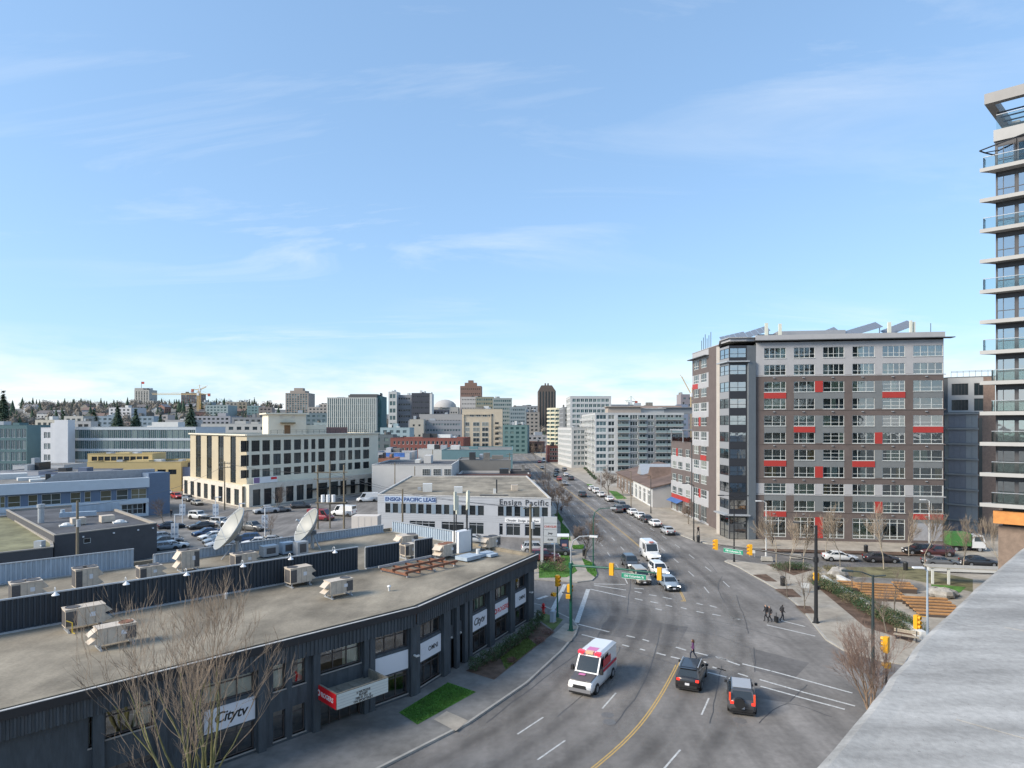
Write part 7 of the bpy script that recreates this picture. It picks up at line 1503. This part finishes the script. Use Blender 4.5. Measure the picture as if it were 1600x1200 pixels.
# bus shelter, bins, hydrant, benches, boxes
x, y = g(884, 866, .14); t = thing('bus_shelter', 'bus shelter with white roof and dark poster on the verge', 'bus shelter', (x-.3,y+1,.14), R(-4)); MB().box(-1.2,.9,-.7,1.6,2.6,2.75).build('roof', WHITE, t); MB().box(-.55,.85,-.85,-.7,.25,2.3).build('poster_case', BLACK, t); MB().box(-.45,.75,-.862,-.852,.4,1.1).build('poster', mat('poster_teal', (.05,.2,.22), .5), t); MB().box(-.45,.75,-.862,-.852,1.1,2.2).build('poster', mat('poster_navy', (.04,.06,.12), .5), t); MB().box(-.2,.5,-.87,-.863,1.2,1.6).build('poster_print', mat('poster_pink', (.55,.3,.28), .5), t)
for sx in (-1.1,.8):
    for sy in (-.6,1.5): MB().box(sx-.04,sx+.04,sy-.04,sy+.04,0,2.6).build('post', GALV, t)
MB().box(-1.1,.8,1.45,1.5,.3,2.4).build('glass_back', RAILG, t)
for k, (px, py, lab) in enumerate(((1091,847,'dark litter bin at the foot of black street lamp'),(1223,915,'black bin on the plaza pavement between tree pits'),(1353,863,'black bin at the far kerb before apartment windows'),(1415,891,'black bin on the plaza lawn edge'),(913,869,'black bin beside the bus stop sign'))):
    x, y = g(px, py, .14); t = thing('litter_bin', lab, 'bin', (x,y,.14)); MB().cyl(0,0,0,1.0,.28,.30).build('drum', BLACK, t); MB().lathe([(.31,1.0),(.31,1.08),(.15,1.2),(.02,1.22)], 12).build('lid', DARKM, t, smooth=True)
x, y = g(849, 958, .14); t = thing('fire_hydrant', 'red fire hydrant on the grass corner', 'hydrant', (x,y,.14)); MB().lathe([(.2,0),(.2,.06),(.13,.08),(.13,.75),(.17,.78),(.17,.85),(.12,1.0),(.03,1.08)], 12).build('barrel', SIGNRED, t, smooth=True); MB().tube([(-.26,0,.58),(.26,0,.58)], .07, 8).build('outlet', SIGNRED, t)
x, y = g(864, 972, .14); t = thing('utility_box', 'grey utility cabinet at the kerb corner', 'cabinet', (x,y,.14), R(60)); MB().box(-.3,.3,-.2,.2,.08,1.15).build('casing', PALEBL, t); MB().box(-.34,.34,-.24,.24,0,.08).build('base', KERB, t)
x, y = g(1416, 1000, .14); t = thing('bench', 'pale wooden plaza bench with backrest beside planting bed', 'bench', (x,y,.14), R(-38))
for k in range(3): MB().box(-1.0,1.0,-.35+k*.17,-.22+k*.17,.42,.46).build('seat_slat', PALEBARK, t)
for k in range(2): MB().box(-1.0,1.0,.2,.24,.6+k*.16,.73+k*.16).build('back_slat', PALEBARK, t)
for sx in (-.8,.8): MB().box(sx-.04,sx+.04,-.35,.2,0,.41).build('leg', DARKM, t); MB().box(sx-.04,sx+.04,.16,.2,.41,.92).build('back_post', DARKM, t)
for k, (px, py, m, lab) in enumerate(((1258,926,OFFW,'small white notice on posts beside tree pit'),(1175,870,OFFW,'white A-board sign on the plaza tip'),(1243,872,KERB,'pale stone block by planting bed'),(1198,876,KERB,'pale stone block at the plaza edge'))):
    x, y = g(px, py, .14); t = thing('notice_board' if k < 2 else 'stone_block', lab, 'sign' if k < 2 else 'stone', (x,y,.14), R(-15))
    if k < 2: MB().box(-.45,.45,-.03,.03,.55,1.15).build('board', m, t); MB().box(-.4,-.34,-.03,.03,0,.55).box(.34,.4,-.03,.03,0,.55).build('legs', GALV, t)
    else: MB().add([(-.8,-.35,0),(.8,-.35,0),(.8,.35,0),(-.8,.35,0),(-.72,-.3,.6),(.74,-.28,.62),(.7,.3,.6),(-.74,.3,.58)],[(0,1,5,4),(1,2,6,5),(2,3,7,6),(3,0,4,7),(4,5,6,7)]).build('block', m, t)
# plaza: white wall, orange timber terraces, canopy, boulders
wp = [g(1283,908,.14), g(1330,938,.14), g(1380,965,.14), g(1440,1000,.14)]
t = thing('planter_wall', 'long low white concrete planter wall crossing the plaza', 'wall', (*wp[0],.14)); 
for k in range(3): f_ = Fr(wp[k], wp[k+1]); put('segment', MB().box(.01,f_.L-.01,0,.45,0,.75).mesh('segment', [OFFW]), t, (wp[k][0]-wp[0][0],wp[k][1]-wp[0][1],0), f_.ang)
f_ = Fr(g(1300,902,.14), g(1325,915,.14)); t = tag(f_.put(PAV_D, 'bench_wall', MB().box(0,f_.L,0,.5,0,.6).mesh('bench_wall', [OFFW]), 0, .15), 'short white bench wall', 'wall'); t.parent = None
for px0, px1, py0, n, lab in ((1320,1344,918,3,'orange slatted timber terrace nearest the white planter wall'),(1346,1404,922,6,'orange slatted timber terrace in the middle of plaza'),(1408,1434,920,3,'small orange slatted deck by grey boulders'),(1424,1492,946,6,'orange slatted timber terrace beside the roof ledge')):
    x, y = g((px0+px1)/2, py0+8, .14); w_ = (px1-px0)*y/1000; t = thing('timber_terrace', lab, 'terrace', (x,y,.14), R(-12), 'orange timber terraces')
    for k in range(n):
        MB().box(-w_/2,w_/2,2.6-k*.95-.34,2.6-k*.95+.22,max(.02,.7-k*.09)-.06,max(.1,.78-k*.09)).build('plank', ORWOOD, t); MB().box(-w_/2+.1,w_/2-.1,2.6-k*.95-.55,2.6-k*.95-.45,0,max(.06,.7-k*.09)).build('riser', mat('dark_riser', (.09,.07,.06), .9), t)
x, y = g(1478, 912, .14); t = thing('plaza_canopy', 'flat white canopy on slim posts over plaza grass', 'canopy', (x+2,y,.14), R(-12)); MB().box(-4,4.5,-1.0,1.0,2.0,2.14).build('roof', KERB, t)
for sx in (-3.6,-1.8,4): MB().box(sx-.12,sx+.12,-.9,-.66,0,2.0).build('post', OFFW, t)
x, y = g(1500, 893, .14); t = thing('planter_wall', 'white retaining wall along the plaza side of parked cars', 'wall', (x,y,.14), R(-9)); MB().box(-4,10,-.3,.3,0,.7).build('segment', OFFW, t); MB().box(-4.05,10.05,-.36,.36,.7,.78).build('coping', KERB, t)
rn = random.Random(9)
def boulder(px, py, r, label, m=None):
    x, y = g(px, py, .14); b = MB(); vs = []
    for j in range(7):
        for i in range(10): th = pi*j/6; ph = 2*pi*i/10; rr = r*(1+rn.uniform(-.16,.16)); vs.append((rr*sin(th)*cos(ph)*1.3, rr*sin(th)*sin(ph), max(0,r*.5+rr*cos(th)*.8)))
    b.add(vs, [(j*10+i,j*10+(i+1)%10,(j+1)*10+(i+1)%10,(j+1)*10+i) for j in range(6) for i in range(10)]); t = thing('boulder', label, 'boulder', (x,y,.14)); b.build('rock', m or mat('granite', (.33,.31,.28), .9, .3, 2, .4), t)
for px, py, r, lab in ((1310,903,1.1,'large pale boulder at the head of planter wall'),(1462,931,.8,'grey boulder beside the orange terraces'),(1476,934,.9,'dark edged boulder next to the grey one'),(1488,932,.6,'small boulder near the roof ledge')): boulder(px, py, r, lab)

# ------------------------------------------------------------------ people
def person(px, py, head, label, top, legs, hair, skin=(.45,.28,.2), step=.28, h=1.7, z=.0, bag=None):
    s = h/1.7; x, y = g(px, py, z)
    J = {'pel':(0,0,.93),'sp':(.02,0,1.12),'ch':(.03,0,1.33),'nk':(.04,0,1.46),'hd':(.07,0,1.56),'ht':(.06,0,1.66),
         'hl':(0,.09,.88),'kl':(step*.75,.09,.50),'al':(step*.7,.09,.08),'tl':(step*.7+.17,.09,.04),'hr':(0,-.09,.88),'kr':(-step*.25,-.09,.48),'ar':(-step*1.15,-.09,.11),'tr':(-step*1.15+.15,-.09,.04),
         'sl':(.02,.19,1.38),'el':(-.10,.24,1.12),'wl':(.02,.25,.90),'fl':(.06,.25,.80),'sr':(.02,-.19,1.38),'er':(.0,-.24,1.12),'wr':(.16,-.23,.95),'fr':(.22,-.22,.88)}
    E = [('pel','sp'),('sp','ch'),('ch','nk'),('nk','hd'),('hd','ht'),('pel','hl'),('hl','kl'),('kl','al'),('al','tl'),('pel','hr'),('hr','kr'),('kr','ar'),('ar','tr'),('ch','sl'),('sl','el'),('el','wl'),('wl','fl'),('ch','sr'),('sr','er'),('er','wr'),('wr','fr')]
    Rr = {'pel':.145,'sp':.135,'ch':.155,'nk':.062,'hd':.098,'ht':.085,'hl':.095,'hr':.095,'kl':.065,'kr':.065,'al':.048,'ar':.048,'tl':.04,'tr':.04,'sl':.075,'sr':.075,'el':.052,'er':.052,'wl':.04,'wr':.04,'fl':.038,'fr':.038}
    ks = list(J); me = bpy.data.meshes.new('body'); me.from_pydata([tuple(c*s for c in J[k]) for k in ks], [(ks.index(a), ks.index(b)) for a, b in E], [])
    o = bpy.data.objects.new('body', me); COL.objects.link(o); m = o.modifiers.new('skin', 'SKIN'); m.use_smooth_shade = True
    for i, k in enumerate(ks): me.skin_vertices[0].data[i].radius = (Rr[k]*s, Rr[k]*s)
    me.skin_vertices[0].data[0].use_root = True; o.modifiers.new('sub', 'SUBSURF').levels = 1
    dg = bpy.context.evaluated_depsgraph_get(); dg.update(); nm = bpy.data.meshes.new_from_object(o.evaluated_get(dg)); bpy.data.objects.remove(o)
    nm.materials.clear(); P5 = [mat('cloth_%.2f%.2f%.2f' % top, top, .9), mat('cloth_%.2f%.2f%.2f' % legs, legs, .9), mat('skin_%.2f' % skin[0], skin, .6), mat('hair_%.2f' % hair[0], hair, .8), mat('shoe_dark', (.03,.03,.03), .7)]
    for q in P5: nm.materials.append(q)
    for p in nm.polygons:
        c = p.center; zc = c.z/s
        p.material_index = 4 if zc < .1 else 1 if zc < .88 and abs(c.y)/s < .19 else 0 if zc < 1.47 and not (zc < .91 and abs(c.y)/s > .19) else 2
        if zc > 1.49 and (c.x/s < .05 or zc > 1.63): p.material_index = 3
    t = thing('person', label, 'person', (x,y,z), head); put('body', nm, t)
    if bag: bag(t, s)
    return t
def suitcase(t, s): MB().box(-.65,-.4,.1,.5,.08,.62).box(-.62,-.58,.15,.18,.62,1.0).build('suitcase', BLACK, t)
def backpack(t, s): MB().box(-.28,-.1,-.14,.14,1.02*s,1.42*s).build('backpack', TRIM, t)
def long_hair(t, s): MB().lathe([(.02,1.70*s),(.10,1.66*s),(.125,1.55*s),(.12,1.42*s),(.05,1.36*s)], 10, c=(.01,0,0)).build('hair', mat('hair_brown', (.08,.035,.02), .8), t, smooth=True)
person(1083, 1030, R(160), 'woman in a purple jacket and dark trousers crossing the road alone', (.11,.045,.12), (.03,.035,.06), (.08,.04,.03), bag=long_hair)
person(1197, 970, R(190), 'person in black jacket with backpack crossing beside a companion', (.02,.02,.024), (.025,.025,.03), (.03,.02,.02), bag=backpack)
person(1203, 972, R(190), 'person in black pulling a dark suitcase across the road', (.03,.03,.035), (.02,.02,.022), (.03,.02,.02), bag=suitcase)
person(1222, 970, R(10), 'person in a hooded black coat walking to the plaza kerb', (.016,.016,.02), (.02,.022,.03), (.02,.02,.02))
person(1091, 836, R(-70), 'person in dark coat walking below the brown wing', (.05,.04,.04), (.03,.03,.04), (.04,.02,.02), z=.14)
person(1207, 853, R(190), 'person in black near the glazed corner entrance', (.02,.02,.025), (.03,.03,.04), (.03,.02,.02), z=.14, step=.1)
person(267.5, 808, R(-60), 'person in a black coat standing by the lot entrance', (.018,.018,.02), (.02,.02,.025), (.03,.02,.02), step=.1)
person(877, 802, R(90), 'person in dark clothes walking beside dealership verge', (.05,.03,.05), (.03,.03,.05), (.03,.02,.02), z=.14)

# ------------------------------------------------------------------ trees and shrubs
def bare_tree(seed, h, spread, r0, levels=5, stems=1, up=.25, upright=1.0, rmin=.007, nchild=(3,5), leanr=(.15,.45)):
    rnd = random.Random(seed); tr, tw = MB(), MB()
    def grow(p, d, L_, r, lv):
        n = 3 if lv > 1 else 4; pts = [p]; rad = [r]; q = p.copy(); dd = d.copy()
        for k in range(n):
            dd = (dd+Vector((rnd.gauss(0,.12),rnd.gauss(0,.12),rnd.gauss(0,.05)+up*.25))).normalized(); q = q+dd*L_/n; pts.append(q.copy()); rad.append(r*(1-.5*(k+1)/n))
        (tr if lv < 2 else tw).tube(pts, rad, 7 if lv == 0 else 5 if lv == 1 else 3, cap=False)
        if lv >= levels: return
        for c in range(rnd.randint(*nchild)):
            f = rnd.uniform(.35,1) if lv else rnd.uniform(.3,1); i = min(int(f*n), n-1); b = pts[i].lerp(pts[i+1], f*n-i); ax = dd.cross(Vector((rnd.gauss(0,1),rnd.gauss(0,1),rnd.gauss(0,1)))).normalized(); nd = (dd*upright+ax*spread*rnd.uniform(.5,1.1)).normalized(); grow(b, nd, L_*rnd.uniform(.55,.8), max(rad[i]*.55,rmin), lv+1)
        grow(pts[-1], dd, L_*.7, rad[-1]*.8, lv+1)
    for s_ in range(stems):
        a = 2*pi*s_/max(1,stems)+rnd.uniform(-.4,.4); lean = .0 if stems == 1 else rnd.uniform(*leanr); grow(Vector((cos(a)*.15*(stems > 1), sin(a)*.15*(stems > 1), 0)), Vector((cos(a)*lean, sin(a)*lean, 1)).normalized(), h*.36, r0*rnd.uniform(.7,1), 0)
    return tr, tw
TP = {}
def tree_proto(key, *a, mats=(TRUNK, TWIG), **k):
    tr, tw = bare_tree(*a, **k); TP[key] = (tr.mesh('trunk', [mats[0]], True), tw.mesh('crown', [mats[1]]))
tree_proto('street', 3, 7.5, .75, .14, levels=4, rmin=.014, nchild=(3,5)); tree_proto('street2', 8, 7, .6, .12, levels=4, rmin=.012, nchild=(3,4)); tree_proto('round', 5, 5.5, .95, .13, levels=5, rmin=.016, nchild=(3,4)); tree_proto('birch', 12, 9, .42, .10, levels=4, rmin=.017, nchild=(3,4), mats=(PALEBARK, mat('pale_twigs', (.30,.24,.18), .9, .2, 4))); tree_proto('birch2', 15, 8.5, .36, .095, levels=4, rmin=.017, nchild=(3,4), mats=(PALEBARK, MC['pale_twigs'])); tree_proto('sapling', 17, 5, .6, .06, levels=3, nchild=(3,5)); tree_proto('multi', 23, 6.2, .55, .075, levels=4, stems=6, nchild=(3,4), mats=(mat('ruddy_bark', (.23,.16,.11), .9, .25, 5), mat('ruddy_twigs', (.23,.155,.12), .9, .25, 5)))
def tree(key, px, py, label, sc=1.0, rz=0, z=.14, Y=None, name='bare_tree', group='bare street trees'):
    x, y = g(px, py, z) if Y is None else at(px, Y); t = thing(name, label, 'tree', (x,y,z), rz, group); t.scale = (sc,sc,sc); put('trunk', TP[key][0], t); put('crown', TP[key][1], t); return t
tree('round', 869, 808, 'round bare tree beside the dealership end wall', 1.6, 1); tree('round', 914, 873, 'round bare tree at the bus stop verge', 1.25, 2); tree('round', 1076, 819, 'small round bare tree before blue awning', .95, 3); tree('round', 952, 775, 'spreading bare tree before brown roofed garage', 1.6, 4); tree('street', 862, 790, 'taller bare tree behind the dealership end wall', 1.3, .5); tree('street2', 975, 780, 'slim bare tree at the garage shopfront', .9, 2)
bl = [(1213,884,'birch',1.0,'pale slender bare tree at the plaza bed'),(1234,893,'birch2',.95,'pale bare tree rising from the green plaza bed'),(1255,886,'birch',.9,'pale bare tree behind black signal mast'),(1313,885,'birch2',1.05,'pale slim tree before the white parked saloon'),(1381,889,'birch',1.1,'white trunked bare tree before the dark parked saloon'),(1445,885,'birch2',1.1,'white trunked bare tree by the maroon suv'),(1505,888,'birch',.9,'bare tree by the green truck'),(1560,893,'birch2',1.0,'bare tree next to the roof ledge'),(1230,932,'sapling',1.0,'thin sapling in middle tree pit'),(1257,951,'sapling',1.1,'thin sapling in the tree pit by the mast'),(1397,958,'sapling',1.2,'dark sapling among orange terraces'),(1385,988,'street2',.7,'pale stemmed bare tree at planter wall end'),(1332,930,'sapling',.9,'thin sapling behind planter wall'),(1197,868,'birch2',.8,'pale bare tree near the glazed corner'),(1478,880,'sapling',1.3,'dark bare sapling before the lilac panel'),(1345,930,'sapling',.8,'small sapling at the timber terrace'),(1290,866,'birch',.85,'pale bare tree before apartment windows'),(1420,868,'birch',.8,'pale bare tree at far kerb beside black suv')]
for k, (px, py, ky, sc, lab) in enumerate(bl): tree(ky, px, py, lab, sc, k*1.3)
tree('multi', 1360, 1112, 'reddish many stemmed bare tree against the roof ledge', 1.05, .6, group='many stemmed bare trees'); 
tree('street', 256, 820, 'bare tree at the dealer lot corner', .8, 1, z=0); tree('street2', 193, 808, 'bare tree before the blue and white building', .9, 2, z=0); tree('street2', 385, 840, 'bare tree between lot lamps', .8, 3, z=0); tree('street2', 424, 848, 'slim bare tree beside the lot banner lamp', .85, 4, z=0); tree('street', 101, 740, 'tall bare tree before the white stair fin', 1.3, 2, z=0); tree('street', 430, 800, 'bare tree at cream building shopfront', .9, 5)
rn = random.Random(77)
for k in range(14): px = 832+rn.uniform(-8,60); tree(rn.choice(['street','round']), px, 712+rn.uniform(-8,8), 'bare street tree at the far end of the avenue', 1.2, k, z=0, group='bare trees at the far end of the avenue')
# big many-stemmed tree in front of the slate building
tr, tw = bare_tree(31, 12.6, .55, .13, levels=5, stems=8, up=.42, upright=1.3, rmin=.010, nchild=(2,2), leanr=(.08,.33))
x, y = at(310, 31.0); t = thing('many_stemmed_tree', 'large many stemmed bare tree with mossy branches before slate building', 'tree', (x,y,.14)); tr.build('trunk', MOSSBARK, t, smooth=True); tw.build('crown', mat('grey_twigs', (.27,.21,.155), .95, .25, 5), t)
# shrubs
def shrub(px, py, r, h, label, m, n=500, z=.15, size=.13, group=None, Y=None):
    x, y = g(px, py, z) if Y is None else at(px, Y); t = thing('shrub', label, 'shrub', (x,y,z), 0, group); b = MB(); leafball(b, (0,0,.03), r, h, n, size, random.Random(int(px*7+py))); b.build('foliage', m, t)
    b = MB(); rnd = random.Random(int(px)); 
    for k in range(7): a = rnd.uniform(0,6.3); b.tube([(0,0,0),(cos(a)*r*.6,sin(a)*r*.6,h*.75)], [.025,.008], 4)
    b.build('stems', TRUNK, t)
for k, (px, py) in enumerate(((741,1048),(757,1040),(772,1034),(782,1026),(795,1016),(804,1010),(818,1000),(826,993),(835,984),(843,972))): shrub(px, py, .62, 1.25, 'dark evergreen shrub in the row against slate building', SHRUB, 520, group='evergreen shrubs along the slate building')
for px, py, r, lab in ((800,1036,.5,'russet low shrub at front of the mulch bed'),(843,1004,.6,'russet low shrub near the utility cabinet'),(856,991,.7,'russet shrub at the end of mulch bed')): shrub(px, py, r, .5, lab, SHRUBR, 300, size=.1)
shrub(852, 891, 1.7, 1.3, 'clipped green hedge at dealership corner', SHRUB, 900, size=.16); shrub(868, 884, 1.6, 1.4, 'reddish brown bush behind the green hedge', SHRUBR, 700, size=.15); shrub(877, 893, 1.1, 1.0, 'small brown bush at the end of hedge', SHRUB2, 400, size=.15)
rn = random.Random(5)
for k in range(26):
    f = (k//2)/12; px, py = 1276+f*140+(k % 2)*9, 916+f*72+(k % 2)*5; shrub(px+rn.uniform(-3,3), py-4+rn.uniform(-3,3), 1.5, 1.25, 'low green shrub in the long plaza bed' if k % 3 else 'straw coloured grass clump in the long plaza bed', SHRUB if k % 3 else SHRUB2, 750, group='shrubs in the long plaza bed' if k % 3 else 'grass clumps in the long plaza bed')
for k in range(5): shrub(1216+k*10, 890+rn.uniform(-2,2), 1.1, 1.1, 'green shrub in the round plaza bed', SHRUB, 500, group='shrubs in the round plaza bed')
for k in range(8): shrub(1275+rn.uniform(0,30), 896+rn.uniform(-5,12), .8, .8, 'dry brown shrub behind the signal mast', SHRUB2, 250, group='dry shrubs behind the signal mast')
for k in range(9): shrub(213+k*4.4, 0, 1.0, 4.2, 'tall clipped cypress in hedge before the ochre building', SHRUB, 260, z=0, size=.5, group='cypress hedge before the ochre building', Y=178)
shrub(588, 0, 1.6, 1.8, 'round green bush at the dealership end wall', mat('bright_bush', (.09,.17,.04), .85, .4, 2), 400, z=0, size=.3, Y=112)
for k in range(9): shrub(905+k*3.1, 728-4+k*3.2, .9, 1.2, 'clipped shrub along the condominium front', SHRUB, 120, size=.4, group='shrubs along the condominium')
